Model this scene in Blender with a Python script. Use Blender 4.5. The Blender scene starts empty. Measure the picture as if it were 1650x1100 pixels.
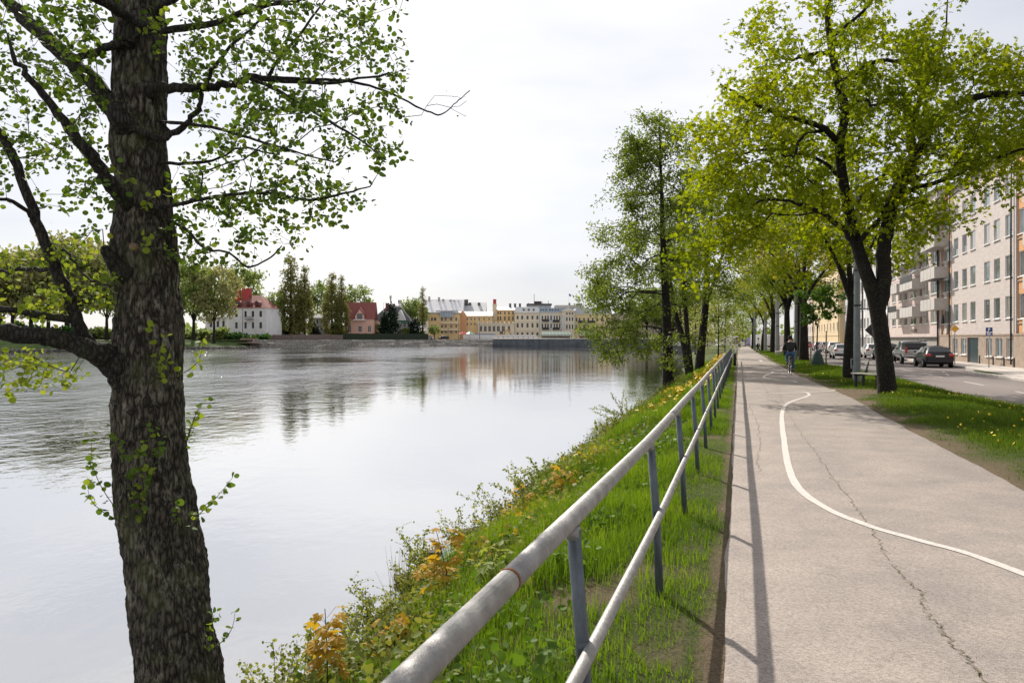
import bpy, math, random
import numpy as np
from mathutils import Vector, Matrix, Euler

# ------------------------------------------------------------------ frame, camera, sky, sun
F, CX, HY, EYE = 1283.0, 825.0, 545.0, 1.66          # 28 mm lens, horizon row, eye height above the path
TH = math.atan((1190 - CX) / F)                       # the street runs 15.9 degrees to the right of the view axis
ST, CT = math.sin(TH), math.cos(TH)
scene = bpy.context.scene
col = scene.collection
random.seed(4)

cam_d = bpy.data.cameras.new('camera'); cam = bpy.data.objects.new('camera', cam_d); col.objects.link(cam)
cam.location = (0, 0, EYE); cam.rotation_euler = (math.radians(90), 0, 0)
cam_d.sensor_width = 36; cam_d.lens = 36 * F / 1650; cam_d.shift_y = -5 / 1650
cam_d.clip_start = .05; cam_d.clip_end = 6000
scene.camera = cam

SUN_EL, SUN_AZ = math.radians(38), math.radians(-17)
SUNV = Vector((math.sin(SUN_AZ) * math.cos(SUN_EL), math.cos(SUN_AZ) * math.cos(SUN_EL), math.sin(SUN_EL)))
world = bpy.data.worlds.new('World'); scene.world = world; world.use_nodes = True
nt = world.node_tree; nt.nodes.clear()
def wn(t, **k):
    n = nt.nodes.new(t)
    for a, b in k.items(): setattr(n, a, b)
    return n
w_out = wn('ShaderNodeOutputWorld'); w_mix = wn('ShaderNodeMixShader')
w_sky = wn('ShaderNodeTexSky', sky_type='NISHITA', sun_disc=False, sun_elevation=SUN_EL, sun_rotation=SUN_AZ)
w_b1 = wn('ShaderNodeBackground'); w_b1.inputs['Strength'].default_value = .12
w_b2 = wn('ShaderNodeBackground'); w_b2.inputs['Strength'].default_value = 1.0
w_tc = wn('ShaderNodeTexCoord'); w_mp = wn('ShaderNodeMapping'); w_mp.inputs['Scale'].default_value = (1, 1, 3.2)
w_nz = wn('ShaderNodeTexNoise'); w_nz.inputs['Scale'].default_value = 2.1; w_nz.inputs['Detail'].default_value = 5; w_nz.inputs['Roughness'].default_value = .5
w_rp = wn('ShaderNodeValToRGB')
w_rp.color_ramp.elements[0].position = .33; w_rp.color_ramp.elements[0].color = (.565, .58, .63, 1)
w_rp.color_ramp.elements[1].position = .62; w_rp.color_ramp.elements[1].color = (.78, .77, .775, 1)
# thin overcast: the veil is brighter round the hidden sun
w_dot = wn('ShaderNodeVectorMath', operation='DOT_PRODUCT'); w_dot.inputs[1].default_value = SUNV
w_mx = wn('ShaderNodeMath', operation='MAXIMUM'); w_mx.inputs[1].default_value = 0
w_pw = wn('ShaderNodeMath', operation='POWER'); w_pw.inputs[1].default_value = 5
w_ml = wn('ShaderNodeMath', operation='MULTIPLY_ADD'); w_ml.inputs[1].default_value = .27; w_ml.inputs[2].default_value = .80
w_vm = wn('ShaderNodeVectorMath', operation='SCALE')
L = nt.links.new
L(w_tc.outputs['Generated'], w_mp.inputs[0]); L(w_mp.outputs[0], w_nz.inputs['Vector']); L(w_nz.outputs['Fac'], w_rp.inputs[0])
L(w_tc.outputs['Generated'], w_dot.inputs[0]); L(w_dot.outputs['Value'], w_mx.inputs[0]); L(w_mx.outputs[0], w_pw.inputs[0]); L(w_pw.outputs[0], w_ml.inputs[0])
L(w_rp.outputs[0], w_vm.inputs[0]); L(w_ml.outputs[0], w_vm.inputs['Scale']); L(w_vm.outputs[0], w_b2.inputs['Color'])
L(w_sky.outputs[0], w_b1.inputs['Color'])
w_mix.inputs[0].default_value = .90
L(w_b1.outputs[0], w_mix.inputs[1]); L(w_b2.outputs[0], w_mix.inputs[2]); L(w_mix.outputs[0], w_out.inputs[0])

sun_d = bpy.data.lights.new('sun', 'SUN'); sun_d.energy = 4.3; sun_d.angle = math.radians(.6); sun_d.color = (1, .93, .82)
sun = bpy.data.objects.new('sun', sun_d); col.objects.link(sun)
sun.rotation_euler = SUNV.to_track_quat('Z', 'Y').to_euler(); sun.location = SUNV * 60

scene.view_settings.view_transform = 'Standard'; scene.view_settings.look = 'None'
scene.view_settings.exposure = 0.54; scene.view_settings.gamma = 1
scene.cycles.use_denoising = True
scene.cycles.max_bounces = 6; scene.cycles.diffuse_bounces = 3; scene.cycles.glossy_bounces = 3
scene.cycles.transmission_bounces = 4; scene.cycles.transparent_max_bounces = 6
scene.cycles.sample_clamp_indirect = 6

# ------------------------------------------------------------------ helpers
def P(px, py, Y): return np.array(((px - CX) / F * Y, Y, EYE - (py - HY) / F * Y))     # a photo point at a known distance
def G(px, py, z=0.0): return P(px, py, F * (EYE - z) / (py - HY))                      # a photo point on level ground
def S(s, t, z=0.0): return np.array((s * ST + t * CT, s * CT - t * ST, z))             # along / across the street
def toS(x, y): return x * ST + y * CT, x * CT - y * ST
def onfac(px, t):                                                                     # where a sight line meets the street-parallel plane t
    k = (px - CX) / F
    return t * (CT + k * ST) / (k * CT - ST)

def hash01(ix, iy, iz):
    n = (ix * 374761393 + iy * 668265263 + iz * 2147483647) & 0xffffffff
    n = ((n ^ (n >> 13)) * 1274126177) & 0xffffffff
    return ((n ^ (n >> 16)) & 0xffff) / 65535.0
def vnoise(p):
    p = np.asarray(p, float); i = np.floor(p).astype(np.int64); f = p - i; f = f * f * (3 - 2 * f)
    r = 0
    for dx in (0, 1):
        for dy in (0, 1):
            for dz in (0, 1):
                w = (f[..., 0] if dx else 1 - f[..., 0]) * (f[..., 1] if dy else 1 - f[..., 1]) * (f[..., 2] if dz else 1 - f[..., 2])
                r = r + w * hash01(i[..., 0] + dx, i[..., 1] + dy, i[..., 2] + dz)
    return r - .5
def vn2(x, y, sc=1.0, o=0): return vnoise(np.stack([np.asarray(x, float) * sc + o, np.asarray(y, float) * sc + 7.3, np.zeros_like(np.asarray(x, float)) + o], -1))

def tag(o, label=None, cat=None, group=None, kind=None):
    if label: o['label'] = label
    if cat: o['category'] = cat
    if group: o['group'] = group
    if kind: o['kind'] = kind
    return o
def link(o, parent=None):
    col.objects.link(o)
    if parent is not None: o.parent = parent
    return o
def empty(name, loc=(0, 0, 0), rz=0.0):
    o = bpy.data.objects.new(name, None); o.empty_display_size = .2
    o.location = loc; o.rotation_euler = (0, 0, rz); return link(o)
def street(name, s, t, z=0.0, rz=0.0):      # local x across the street, local y along it
    return empty(name, S(s, t, z), -TH + rz)
def obj(name, me, parent=None, loc=None, rot=None, scale=None):
    o = bpy.data.objects.new(name, me); link(o, parent)
    if loc is not None: o.location = loc
    if rot is not None: o.rotation_euler = rot
    if scale is not None: o.scale = scale if hasattr(scale, '__len__') else (scale,) * 3
    return o
def copy_tree(o, parent=None):
    c = o.copy(); link(c); c.parent = parent
    for ch in list(o.children): copy_tree(ch, c)
    return c

def np_mesh(name, V, Fc, mats, smooth=False):
    """uniform polygons: V (N,3), Fc (M,k)"""
    V = np.ascontiguousarray(V, np.float32); Fc = np.ascontiguousarray(Fc, np.int32)
    me = bpy.data.meshes.new(name); M, k = Fc.shape
    me.vertices.add(len(V)); me.vertices.foreach_set('co', V.ravel())
    me.loops.add(M * k); me.loops.foreach_set('vertex_index', Fc.ravel())
    me.polygons.add(M); me.polygons.foreach_set('loop_start', np.arange(0, M * k, k, dtype=np.int32))
    if smooth: me.polygons.foreach_set('use_smooth', np.ones(M, bool))
    for m in (mats if isinstance(mats, (list, tuple)) else [mats]): me.materials.append(m)
    me.update(calc_edges=True); return me

class MB:
    """collects shapes and builds them as one mesh"""
    def __init__(s): s.v = []; s.f = []; s.sm = []
    def add(s, V, Fc, smooth=False):
        b = len(s.v); s.v.extend([tuple(map(float, x)) for x in V])
        for f in Fc: s.f.append(tuple(int(i) + b for i in f)); s.sm.append(smooth)
        return s
    def box(s, x0, x1, y0, y1, z0, z1):
        V = [(x, y, z) for z in (z0, z1) for y in (y0, y1) for x in (x0, x1)]
        return s.add(V, [(0, 2, 3, 1), (4, 5, 7, 6), (0, 1, 5, 4), (2, 6, 7, 3), (0, 4, 6, 2), (1, 3, 7, 5)])
    def cbox(s, c, d): return s.box(c[0] - d[0] / 2, c[0] + d[0] / 2, c[1] - d[1] / 2, c[1] + d[1] / 2, c[2] - d[2] / 2, c[2] + d[2] / 2)
    def prism(s, poly, axis, a, b):
        """poly in the two other axes, extruded along axis from a to b"""
        n = len(poly)
        def mk(p, h): return (h, p[0], p[1]) if axis == 0 else ((p[0], h, p[1]) if axis == 1 else (p[0], p[1], h))
        V = [mk(p, a) for p in poly] + [mk(p, b) for p in poly]
        return s.add(V, [tuple(range(n))[::-1], tuple(range(n, 2 * n))] + [(i, (i + 1) % n, n + (i + 1) % n, n + i) for i in range(n)])
    def tube(s, pts, r, k=8, caps=True, smooth=True):
        V, Q = tube_np(np.asarray(pts, float), np.broadcast_to(np.asarray(r, float), (len(pts),)), k)
        s.add(V, Q, smooth)
        if caps:
            n = len(V); b = len(s.v) - n
            s.f.append(tuple(b + i for i in range(k))[::-1]); s.sm.append(False)
            s.f.append(tuple(b + n - k + i for i in range(k))); s.sm.append(False)
        return s
    def lathe(s, prof, k=16, c=(0, 0, 0), axis=2, smooth=True):
        n = len(prof); V = []
        for r, h in prof:
            for i in range(k):
                a = 2 * math.pi * i / k; q = (r * math.cos(a), r * math.sin(a))
                V.append((c[0] + q[0], c[1] + q[1], c[2] + h) if axis == 2 else ((c[0] + h, c[1] + q[0], c[2] + q[1]) if axis == 0 else (c[0] + q[0], c[1] + h, c[2] + q[1])))
        Q = [(j * k + i, j * k + (i + 1) % k, (j + 1) * k + (i + 1) % k, (j + 1) * k + i) for j in range(n - 1) for i in range(k)]
        s.add(V, Q, smooth); b = len(s.v) - len(V)
        if prof[0][0] > 1e-5: s.f.append(tuple(b + i for i in range(k))[::-1]); s.sm.append(False)
        if prof[-1][0] > 1e-5: s.f.append(tuple(b + (n - 1) * k + i for i in range(k))); s.sm.append(False)
        return s
    def mesh(s, name, mats):
        me = bpy.data.meshes.new(name); me.from_pydata(s.v, [], s.f)
        me.polygons.foreach_set('use_smooth', s.sm)
        for m in (mats if isinstance(mats, (list, tuple)) else [mats]): me.materials.append(m)
        me.update(); return me
    def build(s, name, mat, parent=None, bevel=0, **k):
        o = obj(name, s.mesh(name, mat), parent, **k)
        if bevel:
            b = o.modifiers.new('edge', 'BEVEL'); b.width = bevel; b.segments = 2; b.limit_method = 'ANGLE'
        return o

def tube_np(p, r, k):
    n = len(p); t = np.gradient(p, axis=0); t /= np.linalg.norm(t, axis=1, keepdims=True) + 1e-9
    ax = np.zeros(3); ax[np.argmin(np.abs(t.mean(0)))] = 1
    u = np.cross(t, ax); u /= np.linalg.norm(u, axis=1, keepdims=True) + 1e-9
    w = np.cross(t, u); a = np.arange(k) * 2 * math.pi / k
    V = p[:, None, :] + r[:, None, None] * (np.cos(a)[None, :, None] * u[:, None, :] + np.sin(a)[None, :, None] * w[:, None, :])
    j, i = np.meshgrid(np.arange(n - 1), np.arange(k), indexing='ij'); i2 = (i + 1) % k
    Q = np.stack([j * k + i, j * k + i2, (j + 1) * k + i2, (j + 1) * k + i], -1).reshape(-1, 4)
    return V.reshape(-1, 3), Q

def smooth_line(pts, n=8):
    p = np.asarray(pts, float); p = np.vstack([2 * p[0] - p[1], p, 2 * p[-1] - p[-2]]); out = []
    for i in range(1, len(p) - 2):
        for u in np.linspace(0, 1, n, endpoint=False):
            a, b, c, d = p[i - 1:i + 3]
            out.append(.5 * (2 * b + (c - a) * u + (2 * a - 5 * b + 4 * c - d) * u ** 2 + (3 * b - a - 3 * c + d) * u ** 3))
    out.append(p[-2]); return np.array(out)

# ------------------------------------------------------------------ materials
MATS = {}
def newmat(name):
    m = bpy.data.materials.new(name); m.use_nodes = True; n = m.node_tree; b = n.nodes['Principled BSDF']
    MATS[name] = m; return m, n, b
def nd(n, t, **k):
    x = n.nodes.new(t)
    for a, b in k.items():
        if a in x.inputs.keys(): x.inputs[a].default_value = b
        else: setattr(x, a, b)
    return x
def c4(c): return (c[0], c[1], c[2], 1)
def pmat(name, c1, c2=None, scale=4.0, rough=.6, metal=0.0, bump=0.0, bscale=None, detail=5, stretch=(1, 1, 1), lo=.35, hi=.65, spec=.5, c3=None, coat=0.0):
    m, n, b = newmat(name); b.inputs['Roughness'].default_value = rough; b.inputs['Metallic'].default_value = metal
    b.inputs['Specular IOR Level'].default_value = spec; b.inputs['Base Color'].default_value = c4(c1); b.inputs['Coat Weight'].default_value = coat
    if c2 is not None or bump:
        tc = nd(n, 'ShaderNodeTexCoord'); mp = nd(n, 'ShaderNodeMapping'); mp.inputs['Scale'].default_value = stretch
        n.links.new(tc.outputs['Object'], mp.inputs[0])
    if c2 is not None:
        nz = nd(n, 'ShaderNodeTexNoise', Scale=scale, Detail=detail, Roughness=.6); rp = nd(n, 'ShaderNodeValToRGB')
        rp.color_ramp.elements[0].position = lo; rp.color_ramp.elements[0].color = c4(c1)
        rp.color_ramp.elements[1].position = hi; rp.color_ramp.elements[1].color = c4(c2)
        if c3 is not None: e = rp.color_ramp.elements.new((lo + hi) / 2); e.color = c4(c3)
        n.links.new(mp.outputs[0], nz.inputs['Vector']); n.links.new(nz.outputs['Fac'], rp.inputs[0]); n.links.new(rp.outputs[0], b.inputs['Base Color'])
    if bump:
        nb = nd(n, 'ShaderNodeTexNoise', Scale=bscale or scale * 3, Detail=6, Roughness=.65); bp = nd(n, 'ShaderNodeBump', Strength=bump, Distance=.02)
        n.links.new(mp.outputs[0], nb.inputs['Vector']); n.links.new(nb.outputs['Fac'], bp.inputs['Height']); n.links.new(bp.outputs[0], b.inputs['Normal'])
    return m
def clumped(R, C, k, r):
    """k points round every centre"""
    C = np.asarray(C); return np.repeat(C, k, 0) + R.normal(0, 1, (len(C) * k, 3)) * np.array((r, r, r * .55))
def leafmat(name, cols, trans=.45, tint=(1.25, 1.15, .55), rough=.6, patch=None):
    """each leaf takes its own tone; light also passes through the blade"""
    m, n, b = newmat(name); b.inputs['Roughness'].default_value = rough; b.inputs['Specular IOR Level'].default_value = .16
    ge = nd(n, 'ShaderNodeNewGeometry'); rp = nd(n, 'ShaderNodeValToRGB'); k = len(cols)
    el = rp.color_ramp.elements
    el[0].position = 0; el[0].color = c4(cols[0]); el[1].position = 1; el[1].color = c4(cols[-1])
    for i in range(1, k - 1): e = el.new(i / (k - 1)); e.color = c4(cols[i])
    src = ge.outputs['Random Per Island']
    if patch:      # sprays of one branch share a tone
        tc = nd(n, 'ShaderNodeTexCoord'); nz = nd(n, 'ShaderNodeTexNoise', Scale=patch, Detail=2); ad = nd(n, 'ShaderNodeMath', operation='MULTIPLY_ADD'); ad.inputs[1].default_value = 2.2; ad.inputs[2].default_value = -.85
        mx = nd(n, 'ShaderNodeMix', data_type='FLOAT'); mx.inputs[0].default_value = .55
        n.links.new(tc.outputs['Object'], nz.inputs['Vector']); n.links.new(nz.outputs['Fac'], ad.inputs[0])
        n.links.new(src, mx.inputs[2]); n.links.new(ad.outputs[0], mx.inputs[3]); src = mx.outputs[0]
    n.links.new(src, rp.inputs[0]); n.links.new(rp.outputs[0], b.inputs['Base Color'])
    tr = nd(n, 'ShaderNodeBsdfTranslucent'); mu = nd(n, 'ShaderNodeMix', data_type='RGBA', blend_type='MULTIPLY'); mu.inputs[0].default_value = 1
    mu.inputs[7].default_value = c4(tint); n.links.new(rp.outputs[0], mu.inputs[6]); n.links.new(mu.outputs[2], tr.inputs['Color'])
    ms = nd(n, 'ShaderNodeMixShader'); ms.inputs[0].default_value = trans
    n.links.new(b.outputs[0], ms.inputs[1]); n.links.new(tr.outputs[0], ms.inputs[2]); n.links.new(ms.outputs[0], n.nodes['Material Output'].inputs[0])
    return m
def barkmat(name, dark, mid, pale, sc=1.0, bump=.8, lichen=.62):
    m, n, b = newmat(name); b.inputs['Roughness'].default_value = .9; b.inputs['Specular IOR Level'].default_value = .2
    tc = nd(n, 'ShaderNodeTexCoord'); mp = nd(n, 'ShaderNodeMapping'); mp.inputs['Scale'].default_value = (1, 1, .32)
    n.links.new(tc.outputs['Object'], mp.inputs[0])
    wz = nd(n, 'ShaderNodeTexNoise', Scale=14 * sc, Detail=4)
    am = nd(n, 'ShaderNodeVectorMath', operation='MULTIPLY_ADD'); am.inputs[1].default_value = (.05 / sc,) * 3
    n.links.new(wz.outputs['Color'], am.inputs[0]); n.links.new(mp.outputs[0], am.inputs[2]); n.links.new(mp.outputs[0], wz.inputs['Vector'])
    vo = nd(n, 'ShaderNodeTexVoronoi', Scale=34 * sc); vo.feature = 'DISTANCE_TO_EDGE'; n.links.new(am.outputs[0], vo.inputs['Vector'])
    nz = nd(n, 'ShaderNodeTexNoise', Scale=45 * sc, Detail=8, Roughness=.7); n.links.new(mp.outputs[0], nz.inputs['Vector'])
    r1 = nd(n, 'ShaderNodeValToRGB'); r1.color_ramp.elements[0].position = 0; r1.color_ramp.elements[0].color = c4(dark)
    r1.color_ramp.elements[1].position = .35; r1.color_ramp.elements[1].color = c4(mid); n.links.new(vo.outputs['Distance'], r1.inputs[0])
    pz = nd(n, 'ShaderNodeTexNoise', Scale=30 * sc, Detail=9, Roughness=.7); n.links.new(mp.outputs[0], pz.inputs['Vector'])
    r2 = nd(n, 'ShaderNodeValToRGB'); r2.color_ramp.elements[0].position = lichen - .07; r2.color_ramp.elements[0].color = (0, 0, 0, 1)
    r2.color_ramp.elements[1].position = lichen + .05; r2.color_ramp.elements[1].color = (1, 1, 1, 1); n.links.new(pz.outputs['Fac'], r2.inputs[0])
    lz = nd(n, 'ShaderNodeTexNoise', Scale=2.6 * sc, Detail=4, Roughness=.6); n.links.new(tc.outputs['Object'], lz.inputs['Vector'])
    r3 = nd(n, 'ShaderNodeValToRGB'); r3.color_ramp.elements[0].position = .36; r3.color_ramp.elements[0].color = (.12,) * 3 + (1,); r3.color_ramp.elements[1].position = .66; r3.color_ramp.elements[1].color = (1, 1, 1, 1); n.links.new(lz.outputs['Fac'], r3.inputs[0])
    ml = nd(n, 'ShaderNodeMath', operation='MULTIPLY'); n.links.new(r2.outputs[0], ml.inputs[0]); n.links.new(r3.outputs[0], ml.inputs[1])
    mz = nd(n, 'ShaderNodeTexNoise', Scale=3.7 * sc, Detail=6, Roughness=.7); mzm = nd(n, 'ShaderNodeMapping'); mzm.inputs['Location'].default_value = (4, 7, 2); n.links.new(tc.outputs['Object'], mzm.inputs[0]); n.links.new(mzm.outputs[0], mz.inputs['Vector'])
    r4 = nd(n, 'ShaderNodeValToRGB'); r4.color_ramp.elements[0].position = .52; r4.color_ramp.elements[0].color = (0, 0, 0, 1); r4.color_ramp.elements[1].position = .72; r4.color_ramp.elements[1].color = (.55, .55, .55, 1); n.links.new(mz.outputs['Fac'], r4.inputs[0])
    mo = nd(n, 'ShaderNodeMix', data_type='RGBA'); mo.inputs[7].default_value = (mid[0] * 1.1, mid[1] * 1.55, mid[2] * .75, 1); n.links.new(r4.outputs[0], mo.inputs[0]); n.links.new(r1.outputs[0], mo.inputs[6])
    mx = nd(n, 'ShaderNodeMix', data_type='RGBA'); mx.inputs[7].default_value = c4(pale)
    n.links.new(ml.outputs[0], mx.inputs[0]); n.links.new(mo.outputs[2], mx.inputs[6]); n.links.new(mx.outputs[2], b.inputs['Base Color'])
    hm = nd(n, 'ShaderNodeMath', operation='MULTIPLY_ADD'); hm.inputs[1].default_value = .7; n.links.new(nz.outputs['Fac'], hm.inputs[0]); n.links.new(vo.outputs['Distance'], hm.inputs[2])
    bp = nd(n, 'ShaderNodeBump', Strength=bump, Distance=.03 / sc); n.links.new(hm.outputs[0], bp.inputs['Height']); n.links.new(bp.outputs[0], b.inputs['Normal'])
    return m

glass = pmat('window_glass', (.05, .065, .075), (.14, .16, .17), scale=.6, rough=.04, spec=1.0)
glass_b = pmat('window_glass_curtain', (.16, .165, .16), (.34, .33, .31), scale=1.7, rough=.08, spec=1.0, stretch=(1, 3, .4)); glass_c = pmat('window_glass_sky', (.09, .115, .13), (.22, .26, .28), scale=.5, rough=.03, spec=1.0)  # curtain tone and sky reflection are put into these pane colours
glass_far = pmat('far_window_glass', (.025, .025, .03), (.09, .10, .12), scale=.25, rough=.12, spec=.6)
white_frame = pmat('white_window_paint', (.78, .78, .76), rough=.5)
dark_metal = pmat('dark_metal', (.03, .03, .033), rough=.5, metal=.3)
black_plastic = pmat('black_plastic', (.018, .018, .02), rough=.5)
galv = pmat('galvanised_steel', (.16, .157, .152), (.36, .35, .34), scale=11, rough=.5, metal=.45, bump=.3, bscale=55, c3=(.25, .24, .235), lo=.26, hi=.72, detail=8)
galv_dark = pmat('weathered_shaded_steel', (.035, .045, .055), (.12, .14, .16), scale=9, rough=.5, metal=.4, bump=.2, bscale=50, stretch=(1, 1, .35))  # weathered blue-grey, darkened further: the posts' backlit shade is put into the colour
rust = pmat('rust', (.25, .09, .03), (.14, .06, .03), scale=30, rough=.9, bump=.3)
# ------------------------------------------------------------------ the ground: river bank, verge, street
WATER = -1.30
def t_road(s): return np.interp(s, [0, 20, 40, 56, 90, 200, 800], [7.9, 7.3, 6.6, 6.0, 5.6, 5.4, 5.4])      # verge meets the carriageway
def t_path(s): return np.interp(s, [-10, 0, 15, 24, 30, 38, 60, 100, 160, 220], [3.1, 3.05, 3.0, 3.05, 2.85, 2.6, 2.3, 2.1, 2.0, 2.0])
def bank_in(s): return np.interp(s, [0, 6, 9, 14, 22, 60, 95, 140, 200], [.55, .5, .4, .15, 0, 0, -2.5, -5, -5])      # the shore draws in close to the viewer and bulges out further along
def gz(s, t):
    s = np.asarray(s, float); t = np.asarray(t, float)
    t0 = t; t = t - bank_in(s) * np.clip((-1.0 - t) / 1.6, 0, 1)
    z = np.interp(t, [-60, -9, -4.8, -3.95, -3.5, -2.4, -1.3, -.75, -.35], [-5, -2.8, -1.95, -1.40, -1.10, -.60, -.16, -.02, 0])
    bank = np.clip((-.7 - t) / 1.5, 0, 1)
    t = t0; z = z + bank * (vn2(s, t, .55) * .34 + vn2(s, t, 1.7, 3) * .14)
    tr = t_road(s); u = np.clip((t - 3.1) / (tr - 3.1), 0, 1)
    hum = np.clip((t - 3.2) * 1.2, 0, 1) * np.clip((tr - t) * 1.2, 0, 1)
    z = z - .2 * u * u + hum * (.05 + .08 * vn2(s, t, .5, 9))
    return np.where(t > tr, -.42, z)
def soil(s, t):
    """0 grass .. 1 bare earth"""
    s = np.asarray(s, float); t = np.asarray(t, float); n = vn2(s, t, 1.1, 21) + .6 * vn2(s, t, 3.1, 5)
    tp = t_path(s)
    a = np.clip(.95 - (np.abs(t + .10)) / .15, 0, 1)
    b = np.clip(1.0 - (t - tp) / .75, 0, 1) * (t > tp - .1)
    c = np.exp(-(((s - 26.6) / 1.3) ** 2 + ((t - 3.5) / .95) ** 2)) * 1.7
    d = np.clip(.9 - (t - tp) / 2.2, 0, 1) * (t > tp - .1) * np.clip((n + .06) * 3, 0, 1) * (s < 24)
    e = np.clip(n * 2.4 - .38, 0, .8) * (t < -.25) * (t > -2.3)
    f = np.exp(-(((s - 33.2) / .8) ** 2 + ((t - 3.2) / .8) ** 2)) * 1.3
    m = np.maximum.reduce([a + n * .8 * (a > 0), (b + n * .9) * (b > 0), c, d, e, f])
    return np.clip(m, 0, 1)

def onbank(px, py):
    """where a sight line first meets the ground"""
    Ys = np.arange(2, 90, .02); x = (px - CX) / F * Ys; z = EYE - (py - HY) / F * Ys; s, t = toS(x, Ys)
    i = int(np.argmax(z <= np.maximum(gz(s, t), WATER))); return np.array((x[i], Ys[i], z[i]))
gs = np.unique(np.concatenate([np.arange(-8, 34, .22), np.arange(34, 80, .7), np.arange(80, 220, 5), [260, 340, 460, 700, 1200]]))
gt = np.unique(np.concatenate([[-60, -30, -14, -9, -7, -6], np.arange(-5.4, -.9, .16), np.arange(-.9, 0.3, .05), np.arange(.3, 2.4, .7), np.arange(2.4, 8.2, .16), [9, 12, 16, 20, 30, 60, 160, 600]]))
SS, TT = np.meshgrid(gs, gt, indexing='ij')
ZZ = gz(SS, TT) - .009
inpath = (TT > .02) & (TT < t_path(SS) - .06); ZZ = np.where(inpath, ZZ - .05, ZZ)
# the near bank bends away to the left beyond the alders
V = np.stack([TT, SS, ZZ], -1).reshape(-1, 3); ns, ntt = SS.shape
i, j = np.meshgrid(np.arange(ns - 1), np.arange(ntt - 1), indexing='ij')
Q = np.stack([i * ntt + j, i * ntt + j + 1, (i + 1) * ntt + j + 1, (i + 1) * ntt + j], -1).reshape(-1, 4)
m, n, b = newmat('turf_and_earth'); b.inputs['Roughness'].default_value = .95; b.inputs['Specular IOR Level'].default_value = .15
at = nd(n, 'ShaderNodeAttribute', attribute_name='soil'); tc = nd(n, 'ShaderNodeTexCoord')
n1 = nd(n, 'ShaderNodeTexNoise', Scale=9, Detail=8, Roughness=.7); n2 = nd(n, 'ShaderNodeTexNoise', Scale=55, Detail=6, Roughness=.7)
for q in (n1, n2): n.links.new(tc.outputs['Object'], q.inputs['Vector'])
rg = nd(n, 'ShaderNodeValToRGB'); rg.color_ramp.elements[0].position = .35; rg.color_ramp.elements[0].color = (.035, .055, .012, 1); rg.color_ramp.elements[1].position = .7; rg.color_ramp.elements[1].color = (.10, .13, .03, 1)
rs = nd(n, 'ShaderNodeValToRGB'); rs.color_ramp.elements[0].position = .3; rs.color_ramp.elements[0].color = (.065, .045, .028, 1); rs.color_ramp.elements[1].position = .7; rs.color_ramp.elements[1].color = (.27, .20, .13, 1)
n.links.new(n2.outputs['Fac'], rg.inputs[0]); n.links.new(n2.outputs['Fac'], rs.inputs[0])
ad = nd(n, 'ShaderNodeMath', operation='MULTIPLY_ADD'); ad.inputs[1].default_value = 1.0; ad.inputs[2].default_value = -.5; n.links.new(n1.outputs['Fac'], ad.inputs[0])
a2 = nd(n, 'ShaderNodeMath', operation='ADD', use_clamp=True); n.links.new(at.outputs['Fac'], a2.inputs[0]); n.links.new(ad.outputs[0], a2.inputs[1])
mx = nd(n, 'ShaderNodeMix', data_type='RGBA'); n.links.new(a2.outputs[0], mx.inputs[0]); n.links.new(rg.outputs[0], mx.inputs[6]); n.links.new(rs.outputs[0], mx.inputs[7]); n.links.new(mx.outputs[2], b.inputs['Base Color'])
bp = nd(n, 'ShaderNodeBump', Strength=.9, Distance=.05); n.links.new(n2.outputs['Fac'], bp.inputs['Height']); n.links.new(bp.outputs[0], b.inputs['Normal'])
me = np_mesh('ground', V, Q, m, smooth=True)
at_ = me.attributes.new('soil', 'FLOAT', 'POINT'); at_.data.foreach_set('value', soil(SS, TT).astype(np.float32).ravel())
ground = obj('ground', me, rot=(0, 0, -TH)); tag(ground, kind='structure')

# asphalt path
m, n, b = newmat('path_asphalt'); b.inputs['Roughness'].default_value = .9; b.inputs['Specular IOR Level'].default_value = .25
tc = nd(n, 'ShaderNodeTexCoord'); v1 = nd(n, 'ShaderNodeTexVoronoi', Scale=95); n3 = nd(n, 'ShaderNodeTexNoise', Scale=210, Detail=4, Roughness=.7); n4 = nd(n, 'ShaderNodeTexNoise', Scale=1.3, Detail=7, Roughness=.65)
for q in (v1, n3, n4): n.links.new(tc.outputs['Object'], q.inputs['Vector'])
r1 = nd(n, 'ShaderNodeValToRGB'); e = r1.color_ramp.elements; e[0].position = .12; e[0].color = (.175, .150, .135, 1); e[1].position = .9; e[1].color = (.41, .36, .325, 1); x = e.new(.45); x.color = (.285, .247, .223, 1)
md = nd(n, 'ShaderNodeMix', data_type='FLOAT'); md.inputs[0].default_value = .5; sp = nd(n, 'ShaderNodeSeparateColor')
n.links.new(v1.outputs['Color'], sp.inputs[0]); n.links.new(sp.outputs[0], md.inputs[2]); n.links.new(n3.outputs['Fac'], md.inputs[3]); n.links.new(md.outputs[0], r1.inputs[0])
r2 = nd(n, 'ShaderNodeValToRGB'); e = r2.color_ramp.elements; e[0].position = .3; e[0].color = (.76, .76, .77, 1); e[1].position = .7; e[1].color = (1.10, 1.08, 1.05, 1); n.links.new(n4.outputs['Fac'], r2.inputs[0])
mu = nd(n, 'ShaderNodeMix', data_type='RGBA', blend_type='MULTIPLY'); mu.inputs[0].default_value = 1; n.links.new(r1.outputs[0], mu.inputs[6]); n.links.new(r2.outputs[0], mu.inputs[7]); n.links.new(mu.outputs[2], b.inputs['Base Color'])
bp = nd(n, 'ShaderNodeBump', Strength=.55, Distance=.006); n.links.new(v1.outputs['Distance'], bp.inputs['Height']); n.links.new(bp.outputs[0], b.inputs['Normal'])
ps = np.concatenate([np.arange(-6, 40, .12), np.arange(40, 170, .8)])
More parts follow.
